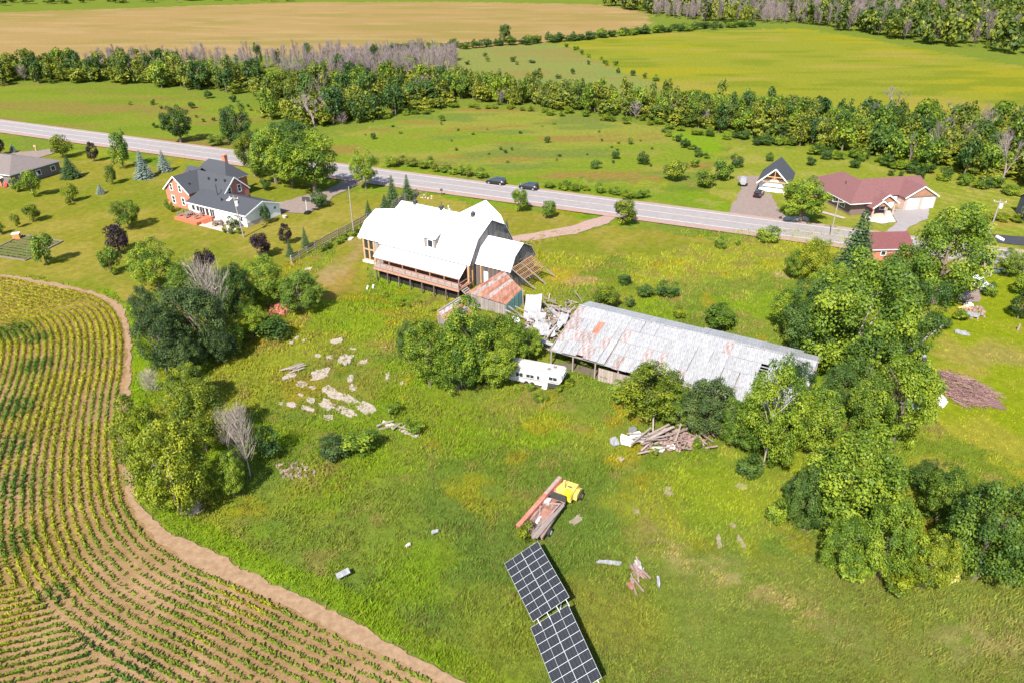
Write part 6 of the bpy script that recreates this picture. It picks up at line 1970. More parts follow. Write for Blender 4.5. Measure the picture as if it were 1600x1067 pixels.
# ------------------------------------------------------------------ red roofed brick house, garage and shed on the right
def build_red_house():
    T = thing('red_roofed_house', 'long brick bungalow with red brown hipped roof and double garage', 'house', (70.7, 144.1, 0), R_(11))
    Rf = M['redroof']
    part(T, 'wall', MB().box(0, 8.6, 0, 15.5, 0, 2.8), M['shadebrick'])
    hip_roof(T, -0.8, 9.0, -0.8, 16, 2.85, 6.0, Rf, axis='y')
    part(T, 'wall', MB().box(8.602, 20.6, 3.2, 11.5, 0, 2.8), M['pinkbrick'])
    gable_block(T, 8.0, 20.6, 3.2, 11.8, 2.8, 5.2, M['pinkbrick'], 'x')
    gable_roof(T, 5.0, 20.6, 3.2, 11.8, 2.85, 5.2, Rf, axis='x')
    gable_block(T, 13.2, 20.62, 0.9, 7.5, 2.8, 5.0, M['pinkbrick'], 'y', 'garage_wall')
    gable_roof(T, 13.2, 20.62, 0.9, 8.0, 2.85, 5.0, Rf, axis='y', name='garage_roof')
    fascia(T, [(12.85, .52, 2.6), (16.91, .52, 4.92), (20.97, .52, 2.6)])
    part(T, 'gable_boards', MB().prism([(13.6, 2.9), (20.2, 2.9), (16.91, 4.7)], 'y', .80, .86), M['gablewood'])
    fascia(T, [(13.1, .80, 2.78), (20.7, .80, 2.78)], 'brownroof')
    for x in (13.9, 17.5):
        g = part(T, 'garage_door', MB().box(x, x + 2.75, .84, .89, 0.05, 2.35), M['white'])
        gl = MB()
        for k in range(1, 4): gl.box(x, x + 2.75, .825, .842, .05 + k * .57, .08 + k * .57)
        part(g, 'door_groove', gl, M['offwhite'])
    part(T, 'garage_door', MB().box(10.6, 12.9, 3.12, 3.18, 0.05, 2.3), M['white'])
    # entry porch: two stepped gables
    for x0, x1, y0, z0, z1 in ((4.8, 9.6, -1.2, 2.7, 4.4), (3.2, 6.8, -2.6, 2.4, 3.7)):
        gable_roof(T, x0, x1, y0, 3.5, z0, z1, Rf, axis='y', name='porch_roof')
        xm = (x0 + x1) / 2
        fascia(T, [(x0 - .35, y0 - .38, z0 - .25), (xm, y0 - .38, z1 - .07), (x1 + .35, y0 - .38, z0 - .25)])
        part(T, 'gable_boards', MB().prism([(x0 + .3, z0 + .02), (x1 - .3, z0 + .02), (xm, z1 - .3)], 'y', y0 - .02, y0 + .06), M['gablewood'])
    for x, y in ((3.5, -2.4), (6.5, -2.4), (9.3, -1.0)): part(T, 'porch_column', MB().box(x - .14, x + .14, y - .14, y + .14, 0, 2.5), M['pinkbrick'])
    part(T, 'front_door', MB().box(4.6, 5.6, -.06, -.01, .1, 2.2), M['redfabric'])
    add_window(T, 7.4, -.05, 1.5, 0, 1.2, 1.3)
    for y in (3.0, 6.5, 10.5): add_window(T, -.05, y, 1.6, R_(-90), 1.6, 1.2, 'white', (2, 1))
    part(T, 'roof_vent', MB().tube((2.0, 6.2, 4.2), (2.0, 6.2, 5.4), .12, .12, 8), M['darkmetal'])
    part(T, 'porch_steps', MB().box(3.2, 6.8, -3.4, -2.7, 0, .2).box(3.4, 6.6, -2.698, 0, 0, .35), M['patio'])


M['shadebrick'] = brickmat("eave_shaded_brick", (0.13, 0.075, 0.06), (0.11, 0.065, 0.055), (0.2, 0.16, 0.14))  # dark brick tone with the shade of the eaves put into it
M['gablewood'] = mat("brown_gable_boards", (0.30, 0.15, 0.09), 0.8, 0.15, 3)
build_red_house()


def build_garage():
    T = thing('black_roofed_garage', 'steep black roofed garage with white door and open timber gable', 'garage', (56.4, 160.5, 0), R_(-24))
    gable_block(T, 0, 6.4, 0.8, 10, 2.7, 5.6, M['offwhite'], 'y')
    gable_roof(T, 0, 6.4, -.6, 10, 2.75, 5.8, M['slate'], axis='y', oh=.5)
    fascia(T, [(-.5, -1.13, 2.22), (3.2, -1.13, 5.72), (6.9, -1.13, 2.22)])
    part(T, 'gable_boards', MB().prism([(.5, 2.9), (5.9, 2.9), (3.2, 5.2)], 'y', .68, .76), M['gablewood'])
    for a, b in (((.2, -.9, 2.8), (6.2, -.9, 2.8)), ((3.2, -.9, 2.8), (3.2, -.9, 5.4)), ((1.5, -.9, 3.9), (4.9, -.9, 3.9))):
        part(T, 'gable_truss', MB().beam(a, b, .16, .18), M['cedar'])
    part(T, 'garage_door', MB().box(.5, 5.6, .70, .78, .05, 2.3), M['white'])


build_garage()


def build_red_shed():
    T = thing('red_roofed_shed', 'small red shed with dull red roof beside the tall spruce', 'shed', (64.4, 119.6, 0), R_(3))
    gable_block(T, 0, 7.2, 0, 6.0, 2.3, 4.2, M['brick'], 'x')
    gable_roof(T, 0, 7.2, 0, 6.0, 2.35, 4.3, M['redroof_dark'], axis='x', oh=.3)
    fascia(T, [(-.3, -.33, 2.15), (7.5, -.33, 2.15)], 'offwhite', h=.16)
    part(T, 'shed_door', MB().box(4.2, 6.2, -.08, -.02, .05, 2.0), M['redroof_dark'])
    add_window(T, 2.0, -.05, 1.4, 0, .8, .7)


build_red_shed()
T = thing('grey_outbuilding', 'dark grey building cut off by the right edge', 'building', (104.3, 138.6, 0), R_(-18))
gable_block(T, 0, 12, 0, 8, 3.4, 5.2, M['greyplastic'], 'x'); gable_roof(T, 0, 12, 0, 8, 3.45, 5.3, M['slate'], axis='x')
add_window(T, -.05, 4.0, 1.7, R_(-90), 1.2, 1.0)
# weeds and planting there
hedge([(1545, 346), (1570, 343), (1590, 345)], 9, (.8, 1.5), (2.2, 3.4), ['leaf_straw'] if 'leaf_straw' in M else ['leaf_yellow'], 'straw coloured weed clump beside the grey building', 'straw coloured weeds beside the grey building', 35, 1.2)
rubble('stone_border', [(1352, 336), (1372, 328), (1392, 332), (1398, 346), (1372, 346)], 62, M['stone'], 'pale stones of the planted front border of the red roofed house', 'stones', .3, 60, (.15, .4))


# ------------------------------------------------------------------ vehicles
def car(name, label, cat, p, rz, paint, L=4.7, W=1.85, Hh=1.62, style='suv', group=None):
    """nose towards +x"""
    T = thing(name, label, cat, p, rz, group)
    h = L / 2; w = W / 2
    # lower body: rounded in plan, wheel arches cut in the side profile
    def section(x):  # half width factor along the length
        t = abs(x) / h
        return w * (1 - 0.16 * max(0, t - .72) / .28)
    if style == 'pickup': top = [(-h, .95), (-.1 * L, .98), (.22 * L, 1.0), (.46 * L, .92), (h, .78)]
    else: top = [(-h, .88), (-.46 * L, 1.0), (-.2 * L, 1.02), (.2 * L, 1.0), (.44 * L, .90), (h, .70)]
    xs = sorted(set([-h, -h + .12, -.31 * L - .38, -.31 * L - .25, -.31 * L, -.31 * L + .25, -.31 * L + .38, 0, .31 * L - .38, .31 * L - .25, .31 * L, .31 * L + .25, .31 * L + .38, h - .12, h] + [t[0] for t in top]))
    V = []; F = []
    for x in xs:
        zt = float(np.interp(x, [t[0] for t in top], [t[1] for t in top]))
        d = min(abs(x + .31 * L), abs(x - .31 * L))
        zb = .26 if d > .39 else .26 + .42 * math.sqrt(max(0, 1 - (d / .40) ** 2))
        if abs(x) > h - .05: zb = .38
        s = section(x)
        V += [(x, -s * .96, zb), (x, -s, min(zb + .2, zt - .1)), (x, -s, zt - .12), (x, -s * .92, zt), (x, s * .92, zt), (x, s, zt - .12), (x, s, min(zb + .2, zt - .1)), (x, s * .96, zb)]
    n = len(xs)
    for i in range(n - 1):
        for k in range(8): F.append((i * 8 + k, (i + 1) * 8 + k, (i + 1) * 8 + (k + 1) % 8, i * 8 + (k + 1) % 8))
    F += [tuple(range(8)), tuple(range((n - 1) * 8, n * 8))[::-1]]
    part(T, 'body', MB().add(V, F), M[paint])
    # cabin
    if style == 'suv': b = [(-.49 * L, .98), (-.44 * L, Hh - .02), (.02 * L, Hh), (.11 * L, Hh - .06), (.26 * L, .98)]
    elif style == 'pickup': b = [(-.10 * L, .96), (-.08 * L, Hh), (.10 * L, Hh), (.15 * L, Hh - .05), (.27 * L, .98)]
    else: b = [(-.42 * L, .96), (-.26 * L, Hh - .05), (.0 * L, Hh), (.08 * L, Hh - .04), (.26 * L, .96)]
    V = []; m = len(b)
    for x, z in b:
        s = w * (.93 - .16 * (z - .95) / (Hh - .95)); V += [(x, -s, z), (x, s, z)]
    F = [(2 * i, 2 * i + 1, 2 * i + 3, 2 * i + 2) for i in range(m - 1)] + [tuple(2 * i for i in range(m))[::-1], tuple(2 * i + 1 for i in range(m))]
    part(T, 'cabin', MB().add(V, F), M[paint])
    g = MB()
    zc0, zc1 = 1.02, Hh - .12
    for s in (-1, 1):
        s0 = w * .93 + .012; s1 = w * (.93 - .16 * (zc1 - .95) / (Hh - .95)) + .012
        xb = np.interp(zc0, [b[0][1], b[1][1]], [b[0][0], b[1][0]]) + .14; xb1 = b[1][0] + .14; xf = b[-1][0] - .22; xf1 = b[-2][0] - .06
        g.add([(xb, s * s0, zc0), (xf, s * s0, zc0), (xf1, s * s1, zc1), (xb1, s * s1, zc1), (xb, s * (s0 - .03), zc0), (xf, s * (s0 - .03), zc0), (xf1, s * (s1 - .03), zc1), (xb1, s * (s1 - .03), zc1)],
              [(0, 1, 2, 3), (7, 6, 5, 4), (0, 4, 5, 1), (1, 5, 6, 2), (2, 6, 7, 3), (3, 7, 4, 0)])
    part(T, 'side_windows', g, M['glass'])
    sc = MB()
    a, c = Vector((b[-1][0] - .06, 0, b[-1][1] + .05)), Vector((b[-2][0] + .03, 0, b[-2][1] - .03)); nn = Vector((c.z - a.z, 0, a.x - c.x)).normalized() * .015
    sc.slab([a + nn + Vector((0, -w * .8, 0)), a + nn + Vector((0, w * .8, 0)), c + nn + Vector((0, w * .7, 0)), c + nn + Vector((0, -w * .7, 0))], .02)
    part(T, 'windscreen', sc, M['glass'])
    a, c = Vector((b[0][0] + .02, 0, b[0][1] + .1)), Vector((b[1][0] - .02, 0, b[1][1] - .06)); nn = Vector((-(c.z - a.z), 0, c.x - a.x)).normalized() * .02
    part(T, 'rear_window', MB().slab([a + nn + Vector((0, w * .75, 0)), a + nn + Vector((0, -w * .75, 0)), c + nn + Vector((0, -w * .68, 0)), c + nn + Vector((0, w * .68, 0))], .02), M['glass'])
    if style == 'pickup':
        part(T, 'load_bed', MB().box(-h + .08, -.12 * L, -w + .14, w - .14, .955, .995), M['darkmetal'])
    for sx_ in (-1, 1):
        for s in (-1, 1):
            wl = MB().tube((0, -.11, 0), (0, .11, 0), .35, .35, 14).build('wheel', M['tyre'], T, loc=(sx_ * .31 * L, s * (w - .10), .35))
            MB().tube((0, -.118, 0), (0, .118, 0), .21, .21, 10).build('rim', M['chrome'], wl)
    for s in (-1, 1):
        part(T, 'headlight', MB().box(h - .10, h + .01, s * w * .62 - .16, s * w * .62 + .16, .62, .74), M['offwhite'])
        part(T, 'tail_light', MB().box(-h - .01, -h + .06, s * w * .78 - .09, s * w * .78 + .09, .72, .98), M['redfabric'])
    return T


RA = R_(-23.1)
o = ra + ROAD_N * 3.9
pc = at(775, 289); car('parked_car', 'black estate car parked on the far shoulder of the road, left of the pair', 'car', (pc[0], pc[1], .16), RA + math.pi, 'black')
pc = at(826, 297); car('parked_car', 'black car parked on the far shoulder behind the young lawn tree, right of the pair', 'car', (pc[0], pc[1], .16), RA + math.pi, 'black', 4.5, 1.8, 1.58)
pc = at(1185, 307); car('parked_car', 'black saloon on the gravel in front of the white garage door', 'car', (pc[0], pc[1], .08), R_(60), 'black', 4.3, 1.78, 1.45, 'saloon')
pc = at(1521, 448); car('pickup_truck', 'white pickup under the feathery locust tree', 'pickup', (pc[0], pc[1], .08), R_(-55), 'white', 5.2, 1.9, 1.75, 'pickup')


def build_boat_trailer():
    p = at(1160, 289)
    T = thing('covered_trailer', 'silver grey covered boat on a trailer on the gravel left of the garage', 'trailer', (p[0], p[1], .08), R_(75))
    V = []; F = []
    st = [(-2.3, .75, 1.5), (-1.2, .95, 1.75), (0.2, .95, 1.9), (1.4, .75, 1.65), (2.4, .15, 1.3)]
    for x, w, z in st: V += [(x, -w * .6, .55), (x, -w, 1.05), (x, -w * .7, z - .2), (x, 0, z), (x, w * .7, z - .2), (x, w, 1.05), (x, w * .6, .55)]
    for i in range(4):
        for k in range(7): F.append((i * 7 + k, (i + 1) * 7 + k, (i + 1) * 7 + (k + 1) % 7, i * 7 + (k + 1) % 7))
    F += [tuple(range(7)), tuple(range(28, 35))[::-1]]
    part(T, 'boat_cover', MB().add(V, F), M['galv'])
    part(T, 'trailer_frame', MB().beam((-2.2, 0, .45), (3.4, 0, .45), .1, .12).box(-1.2, -1.0, -1, 1, .35, .45), M['darkmetal'])
    for s in (-1, 1): part(T, 'wheel', MB().tube((-.9, s * 1.0 - .1, .32), (-.9, s * 1.0 + .1, .32), .32, .32, 12), M['tyre'])


build_boat_trailer()


# derelict caravan
def build_caravan():
    p = at(866, 606)
    T = thing('derelict_trailer', 'weathered white fifth wheel trailer with broken windows sunk in the weeds', 'trailer', (p[0], p[1], 0), R_(-20))
    y0, y1 = -.55, 1.85
    prof = [(-6.35, .35), (-.75, .35), (-.75, 1.0), (.75, 1.0), (1.15, 1.65), (1.0, 2.2), (.8, 2.3), (-6.2, 2.3), (-6.35, 2.15)]
    b = MB().prism(prof, 'y', y0, y1)
    part(T, 'body_shell', b, M['caravan_side'])
    part(T, 'roof_skin', MB().box(-6.25, .85, y0 - .03, y1 + .03, 2.302, 2.35), M['caravan_roof'])
    for x, y, w in ((-4.6, .9, .45), (-2.4, .7, .5), (-.9, .5, .4), (-.3, 1.2, .4)): part(T, 'roof_hatch', MB().box(x - w / 2, x + w / 2, y - .2, y + .2, 2.35, 2.45), M['greyplastic'] if x > -1.5 else M['white'])
    for x, z, w, h in ((-5.75, 1.75, .55, .35), (-4.55, 1.45, .95, .62), (-3.1, 1.5, 1.0, .5), (-2.0, 1.5, .32, .55), (-.05, 1.72, 1.05, .5)):
        add_window(T, x, y0 - .03, z, 0, w, h, 'alu', (2, 1) if w > .9 else (1, 1), fw=.05)
    add_window(T, 1.06, .65, 1.9, R_(90), 1.0, .35, 'alu', fw=.05)
    part(T, 'door', MB().box(-1.55, -.95, y0 - .04, y0 - .01, .45, 2.0), M['white'])
    part(T, 'rub_rail', MB().box(-6.3, -.8, y0 - .04, y0 - .005, 1.0, 1.06).box(-.75, .95, y0 - .04, y0 - .005, 1.16, 1.22), M['rust'])
    for x in (-3.6, -2.8): part(T, 'wheel', MB().tube((x, y0 - .03, .33), (x, y0 + .2, .33), .33, .33, 12), M['tyre'])
    part(T, 'nose_shade_block', MB().box(-.72, .55, y0 + .12, y1 - .15, .25, .99), M['darkmetal']); part(T, 'step_box', MB().box(-1.4, -.8, y0 - .3, y0 - .02, .1, .36), M['white'])  # dark block under the nose stands in for the shade there
    part(T, 'landing_leg', MB().box(.35, .47, y0 + .1, y0 + .22, 0, 1.0).box(.35, .47, y1 - .22, y1 - .1, 0, 1.0), M['darkmetal'])


M['caravan_side'] = mat('stained_white_panels', (0.46, 0.45, 0.44), 0.5, 0.12, 1.2, c2=(0.56, 0.55, 0.54))
M['caravan_roof'] = mat("stained_white_roof", (0.50, 0.47, 0.45), 0.7, 0.1, 0.7, c2=(0.38, 0.30, 0.28), stretch=(.5, 1.4, 1))
build_caravan()


M['bedrust'] = mat('brown_rusty_bed', (0.20, 0.105, 0.08), 0.9, 0.3, 2.5, attr=True, c2=(0.30, 0.20, 0.17))


# old harvesting machine with flat bed
def build_loader():
    T = thing('old_loader', 'old yellow machine with long red boom and rusty flat bed stacked with timber', 'farm machine', (2.95, 50.3, 0), R_(63))
    part(T, 'bed_frame', MB().box(-.2, 5.4, 0, .14, .7, .95).box(-.2, 5.4, 2.0, 2.14, .7, .95).box(0, .15, .14, 2.0, .7, .9).box(5.2, 5.4, .14, 2.0, .7, .9).box(2.6, 2.75, .14, 2.0, .7, .9), M['pinkrust'])
    r = random.Random(2)
    for i in range(6): part(T, 'bed_plank', MB().box(.1, 5.2, .16 + i * .31, .16 + i * .31 + .29, .90 + r.uniform(0, .02), .96, r.uniform(.7, 1.1)), M['bedrust'])
    part(T, 'bulkhead', MB().box(5.25, 5.37, -.05, 2.2, .96, 1.75), M['darkmetal'])
    part(T, 'rust_plate', MB().box(2.1, 3.7, .55, 1.55, .965, 1.0), M['rust']); part(T, 'rust_plate', MB().box(4.3, 5.1, .9, 1.7, .965, 1.02), M['rust'])
    part(T, 'side_board', MB().beam((-.6, .5, 1.05), (4.6, -.05, 1.15), .34, .12, .8), M['greywood']); part(T, 'side_board', MB().beam((-.7, .75, 1.0), (3.2, .35, 1.1), .3, .12, .9), M['greywood'])
    part(T, 'side_board', MB().beam((-.5, 1.0, 1.0), (1.9, .9, 1.02), .24, .1, .75), M['greywood'])
    for a, b, w in (((3.9, 2.1, 1.1), (4.6, .2, 1.2), .12), ((3.8, 2.1, 1.15), (1.6, 1.1, 1.05), .12), ((4.4, .3, 1.2), (1.2, .7, 1.15), .12), ((3.6, 1.8, 1.05), (2.0, 1.9, 1.05), .1)):
        part(T, 'frame_bar', MB().beam(a, b, w, w, 1.15), M['pinkrust'])
    part(T, 'white_block', MB().box(1.3, 2.2, 1.2, 1.42, .97, 1.12), M['white']); part(T, 'grey_block', MB().box(4.1, 4.8, 1.3, 2.0, .97, 1.3), M['stone'])
    part(T, 'tyre_on_bed', MB().tube((4.7, .5, .97), (4.7, .5, 1.15), .28, .28, 12), M['tyre'])
    # boom along the left side
    b0, b1 = Vector((.35, 2.75, .75)), Vector((7.3, 1.45, 2.0))
    part(T, 'boom', MB().beam(b0, b1, .42, .42), M['red_paint']); part(T, 'boom_tip', MB().beam(b0 - (b1 - b0).normalized() * .15, b0 + (b1 - b0).normalized() * .3, .46, .46, .8), M['red_paint'])
    part(T, 'boom_cover', MB().beam(b0.lerp(b1, .62) + Vector((0, 0, .24)), b0.lerp(b1, .99) + Vector((0, 0, .24)), .40, .06, 1.0), M['pinkrust'])
    part(T, 'boom_bracket', MB().beam((5.6, 1.9, .8), (5.9, 1.55, 1.7), .12).beam((5.6, 1.2, .9), (6.0, 1.5, 1.7), .12).beam((5.5, 1.0, 1.2), (6.3, 1.4, 1.3), .14).beam((5.7, .7, .8), (5.7, 1.6, 1.3), .12), M['red_paint'])
    # yellow front
    hood = MB().prism([(5.9, .55), (8.0, .55), (8.15, 1.0), (7.9, 1.42), (6.6, 1.5), (5.9, 1.35)], 'y', -.35, 1.75)
    part(T, 'front_body', hood, M['yellow']); part(T, 'mudguard', MB().prism([(6.5, .5), (8.05, .5), (8.1, .9), (7.4, 1.22), (6.6, 1.1)], 'y', -.72, -.352), M['yellow'])
    part(T, 'seat_tub', MB().box(5.72, 6.5, -.3, .45, .9, 1.62).ball((6.1, .08, 1.62), .38, .36, .12, 10, 5), M['yellow_bright'])
    part(T, 'lever', MB().tube((6.7, .6, 1.4), (6.9, .75, 2.15), .035, .03, 6).tube((6.9, .75, 2.15), (7.15, .55, 2.1), .03, .03, 6), M['darkmetal'])
    part(T, 'steering_wheel', MB().tube((6.75, .2, 1.78), (6.78, .2, 1.82), .22, .22, 12), M['darkmetal']); part(T, 'exhaust', MB().tube((7.4, 1.3, 1.4), (7.4, 1.3, 2.1), .06, .06, 8), M['darkmetal'])
    part(T, 'front_plate', MB().box(6.4, 7.8, 1.76, 1.9, .7, 1.46), M['offwhite'])
    for x, y in ((7.5, -.86), (7.5, 2.0), (1.3, -.14), (1.3, 2.28)):
        w = MB().tube((0, -.13, 0), (0, .13, 0), .46, .46, 14).build('wheel', M['tyre'], T, loc=(x, y, .42)); MB().tube((0, -.14, 0), (0, .14, 0), .24, .24, 10).build('rim', M['yellow'] if x > 5 else M['offwhite'], w)


build_loader()
tree(820, 845, 808, 34, 'shrub', 'leaf_yellow', 'yellow green weed bush at the rear corner of the old yellow machine', cat='shrub')


# ------------------------------------------------------------------ solar arrays
def build_solar(TLp, TRp, BRp, zl, zr, label, BLp=None, mod=None):
    TL, TR, BR = (Vector(at(*p, z)) for p, z in ((TLp, zl), (TRp, zr), (BRp, zr)))
    uy = BR - TR; ux = TR - TL
    uxn = ux.normalized(); uyn = (uy - uxn * uy.dot(uxn)).normalized()
    W = ux.length if mod is None else mod[0] * 2; L = uy.length if mod is None else mod[1] * 8
    c = TL + uxn * W / 2 + uyn * L / 2
    T = thing('solar_array', label, 'solar array', (c.x, c.y, 0))
    n = uyn.cross(uxn)
    if n.z < 0: n = -n
    # frame basis: x along uxn, y along -uyn so that z looks up
    Mx = Matrix(((uxn.x, -uyn.x, n.x, 0), (uxn.y, -uyn.y, n.y, 0), (uxn.z, -uyn.z, n.z, 0), (0, 0, 0, 1)))
    w, l = W / 2, L / 8
    e = .014
    fr = MB().box(0, w - .008, 0, e, -.03, .012).box(0, w - .008, l - .008 - e, l - .008, -.03, .012).box(0, e, e, l - .008 - e, -.03, .012).box(w - .008 - e, w - .008, e, l - .008 - e, -.03, .012)
    fr.box(e + .001, w - .009 - e, e + .001, l - .009 - e, -.028, -.012)
    fm = fr.mesh("solar_panel", M['alu'])
    g = MB().box(0, w / 2 - .034, e + .003, l - .011 - e, -.01, .004)
    gm = g.mesh("cell_glass", M['solar_glass'])
    for i in range(2):
        for j in range(8):
            p = TL + uxn * (w * i) + uyn * (l * (j + 1)) + uxn * (.012 * i)
            o = link('solar_panel', fm, T); o.matrix_local = Matrix.Translation(p - c + Vector((0, 0, c.z))) @ Mx if False else Matrix.Translation((p.x - c.x, p.y - c.y, p.z)) @ Mx
            for k in (0, 1):
                q = link('cell_glass', gm, o, loc=(e + .003 if k == 0 else w / 2 + .004, 0, 0))
    # mounting: rails and posts
    for t in (.12, .38, .64, .90):
        a = TL + uxn * (W * t) - n * .07
        a = Vector((a.x - c.x, a.y - c.y, a.z)); b = a + uyn * (L + .7); a = a + uyn * .15
        part(T, 'mounting_rail', MB().beam(a, b, .06, .08, up=n), M['alu'])
    for s in (.12, .5, .88):
        for t in (.15, .88):
            p = TL + uxn * (W * t) + uyn * (L * s) - n * .1
            part(T, 'mounting_post', MB().tube((p.x - c.x, p.y - c.y, -.1), (p.x - c.x, p.y - c.y, p.z), .06, .06, 8), M['alu'])
    return (w, l)


md = build_solar((788, 880), (840, 845), (880, 938), .5, 2.1, 'upper of two dark solar panel arrays, nearest the old yellow machine')
build_solar((829, 980), (886, 945), (935, 1057), .5, 2.1, 'lower of two dark solar panel arrays, cut by the bottom edge', mod=md)


# ------------------------------------------------------------------ poles, fence, hoop, posts
def pole(base, toppx, label, arms=True, transformer=False, lean=None, r=.15):
    p = at(*base); h = height_of(base[0], base[1], toppx)
    T = thing('utility_pole', label, 'utility pole', p)
    lx, ly = lean or (0, 0)
    part(T, 'pole_shaft', MB().tube((0, 0, -.2), (lx, ly, h), r, r * .7, 8), M['polewood'])
    if arms:
        part(T, 'crossarm', MB().beam((lx - 1.0, ly + .4, h - .5), (lx + 1.0, ly - .4, h - .5), .12, .14), M['polewood'])
        for t in (-.9, 0, .9): part(T, 'insulator', MB().tube((lx + t, ly - .4 * t, h - .43), (lx + t, ly - .4 * t, h - .2), .06, .04, 6), M['offwhite'])
    if transformer: part(T, 'transformer', MB().tube((lx + .4, ly - .1, h * .76), (lx + .4, ly - .1, h * .76 + .9), .28, .28, 10), M['offwhite'])
    return T


M['polewood'] = mat("grey_pole_wood", (0.27, 0.235, 0.205), 0.9, 0.15, 4)
pole((381, 371), 306, 'utility pole with a pale transformer at the patio corner of the brick farmhouse', True, True, (-.5, 0))
pole((553, 366), 292, 'plain pole standing at the board fence beside the barn', False, False, None, .13)
pole((1297, 372), 312, 'thin utility pole on the verge left of the tall spruce', True, False, None, .13)
pole((1545, 367), 312, 'utility pole with a pale transformer beside the striped lawn', True, True)


def build_fence():
    pts = [at(*p)[:2] for p in ((456, 413), (500, 387), (546, 362), (600, 333), (652, 306))]
    L = smooth_line(pts, 6); d = np.concatenate([[0], np.cumsum(np.linalg.norm(np.diff(L, axis=0), axis=1))])
    T = thing('board_fence', 'weathered horizontal board fence running from the hedge up to the road', 'fence', (*L[len(L) // 2], 0))
    o = L[len(L) // 2]
    n = int(d[-1] / 2.4); P = [Vector((np.interp(i * d[-1] / n, d, L[:, 0]) - o[0], np.interp(i * d[-1] / n, d, L[:, 1]) - o[1], 0)) for i in range(n + 1)]
    r = random.Random(6)
    for i, p in enumerate(P):
        part(T, 'fence_post', MB().box(p.x - .09, p.x + .09, p.y - .09, p.y + .09, -.1, 1.62 + r.uniform(-.05, .08), r.uniform(.8, 1.1)), M['fence'])
    for a, b in zip(P[:-1], P[1:]):
        off = Vector((b.y - a.y, a.x - b.x, 0)).normalized() * .11
        for z, h in ((.35, .16), (.78, .16), (1.12, .16), (1.5, .22)):
            dz = r.uniform(-.03, .03)
            part(T, 'fence_board', MB().beam(a + off + Vector((0, 0, z + dz)), b + off + Vector((0, 0, z + dz)), .04, h, r.uniform(.8, 1.35)), M['fence'])


build_fence()


def build_hoop():
    p = at(481, 334)
    T = thing('basketball_hoop', 'portable basketball hoop with dark backboard at the end of the farmhouse drive', 'basketball hoop', (p[0], p[1], .08), R_(-100))
    part(T, 'hoop_base', MB().box(-.7, .8, -.5, .5, 0, .35).ball((.3, 0, .35), .5, .45, .3), M['black']); part(T, 'hoop_pole', MB().tube((.3, 0, .3), (.1, 0, 2.9), .07, .06, 8), M['alu'])
    part(T, 'backboard', MB().box(-.06, .02, -.85, .85, 2.5, 3.5), M['darkmetal']); part(T, 'rim', MB().tube((-.5, 0, 2.72), (-.5, 0, 2.76), .23, .23, 12), M['orange'])
    part(T, 'support_arm', MB().beam((.12, 0, 2.8), (-.05, 0, 3.0), .08).beam((.15, 0, 2.4), (-.05, 0, 2.7), .08), M['darkmetal'])


build_hoop()
T = thing('mailbox', 'dark mailbox on a thin post on the near verge beyond the barn', 'mailbox', at(690, 306))
part(T, 'post', MB().tube((0, 0, 0), (0, 0, 1.1), .05, .05, 6), M['darkmetal']); part(T, 'box', MB().box(-.3, .3, -.14, .14, 1.1, 1.42).tube((-.3, 0, 1.42), (.3, 0, 1.42), .14, .14, 8), M['darkmetal'])
T = thing('marker_post', 'thin pinkish post with stones at its foot beside the road above the fence', 'post', at(666, 308))
part(T, 'post', MB().box(-.05, .05, -.05, .05, 0, 1.9), M['pinkrust'])
rubble('stone_heap', [(655, 305), (676, 303), (680, 310), (660, 313)], 63, M['stone'], 'small heap of pale stones at the foot of the thin pinkish post', 'stones', .25, 9, (.15, .3))
T = thing('stump', 'short weathered post standing in the right hand lawn', 'post', at(1590, 516)); part(T, 'post', MB().tube((0, 0, 0), (.05, 0, 1.0), .16, .12, 8), M['greywood'])
T = thing('planter', 'grey planter on the grass beside the white gable of the addition', 'planter', at(445, 341))
part(T, 'tub', MB().tube((0, 0, 0), (0, 0, .5), .4, .5, 10), M['stone'])
for i, (x, y) in enumerate(((420, 349), (428, 350), (436, 346))):
    T = thing('garden_bench', 'low grey bench end by the gable tree, number of seats unclear', 'bench', at(x, y)) if False else None


# ------------------------------------------------------------------ ground clutter
M['bare'] = mat('pale_bare_ground', A(206, 186, 150), 0.95, 0.2, 3, c2=A(222, 206, 178))


def slab_piece(px, py, wpx, hpx, ang, seed, name='concrete_slab', m='concrete', th=.06, label=None, cat='slab', group=None, z=.02, n=19, rough=.5):
    """thin ragged piece lying on the ground, its size and slant as measured"""
    r = random.Random(seed); s = 1 / ppm(px, py)
    p = at(px, py); asp = H / math.hypot(H, p[1])
    a = R_(ang)
    pts = []
    for i in range(n):
        t = 6.283 * i / n; q = abs(math.cos(t)) ** .6 * math.copysign(1, math.cos(t)), abs(math.sin(t)) ** .6 * math.copysign(1, math.sin(t))
        k = 1.05 - rough * r.random() ** 1.6; x, y = q[0] * wpx / 2 * k, q[1] * hpx / 2 * k
        pts.append(((x * math.cos(a) - y * math.sin(a)) * s, (x * math.sin(a) + y * math.cos(a)) * s / asp))
    o = MB().prism(pts, 'z', -.1, th).build(name, M[m], None, loc=(p[0], p[1], z + float(relief(p[0], p[1]))), rot=(r.uniform(-.03, .03), r.uniform(-.03, .03), 0))
    return tag(o, label, cat, group)


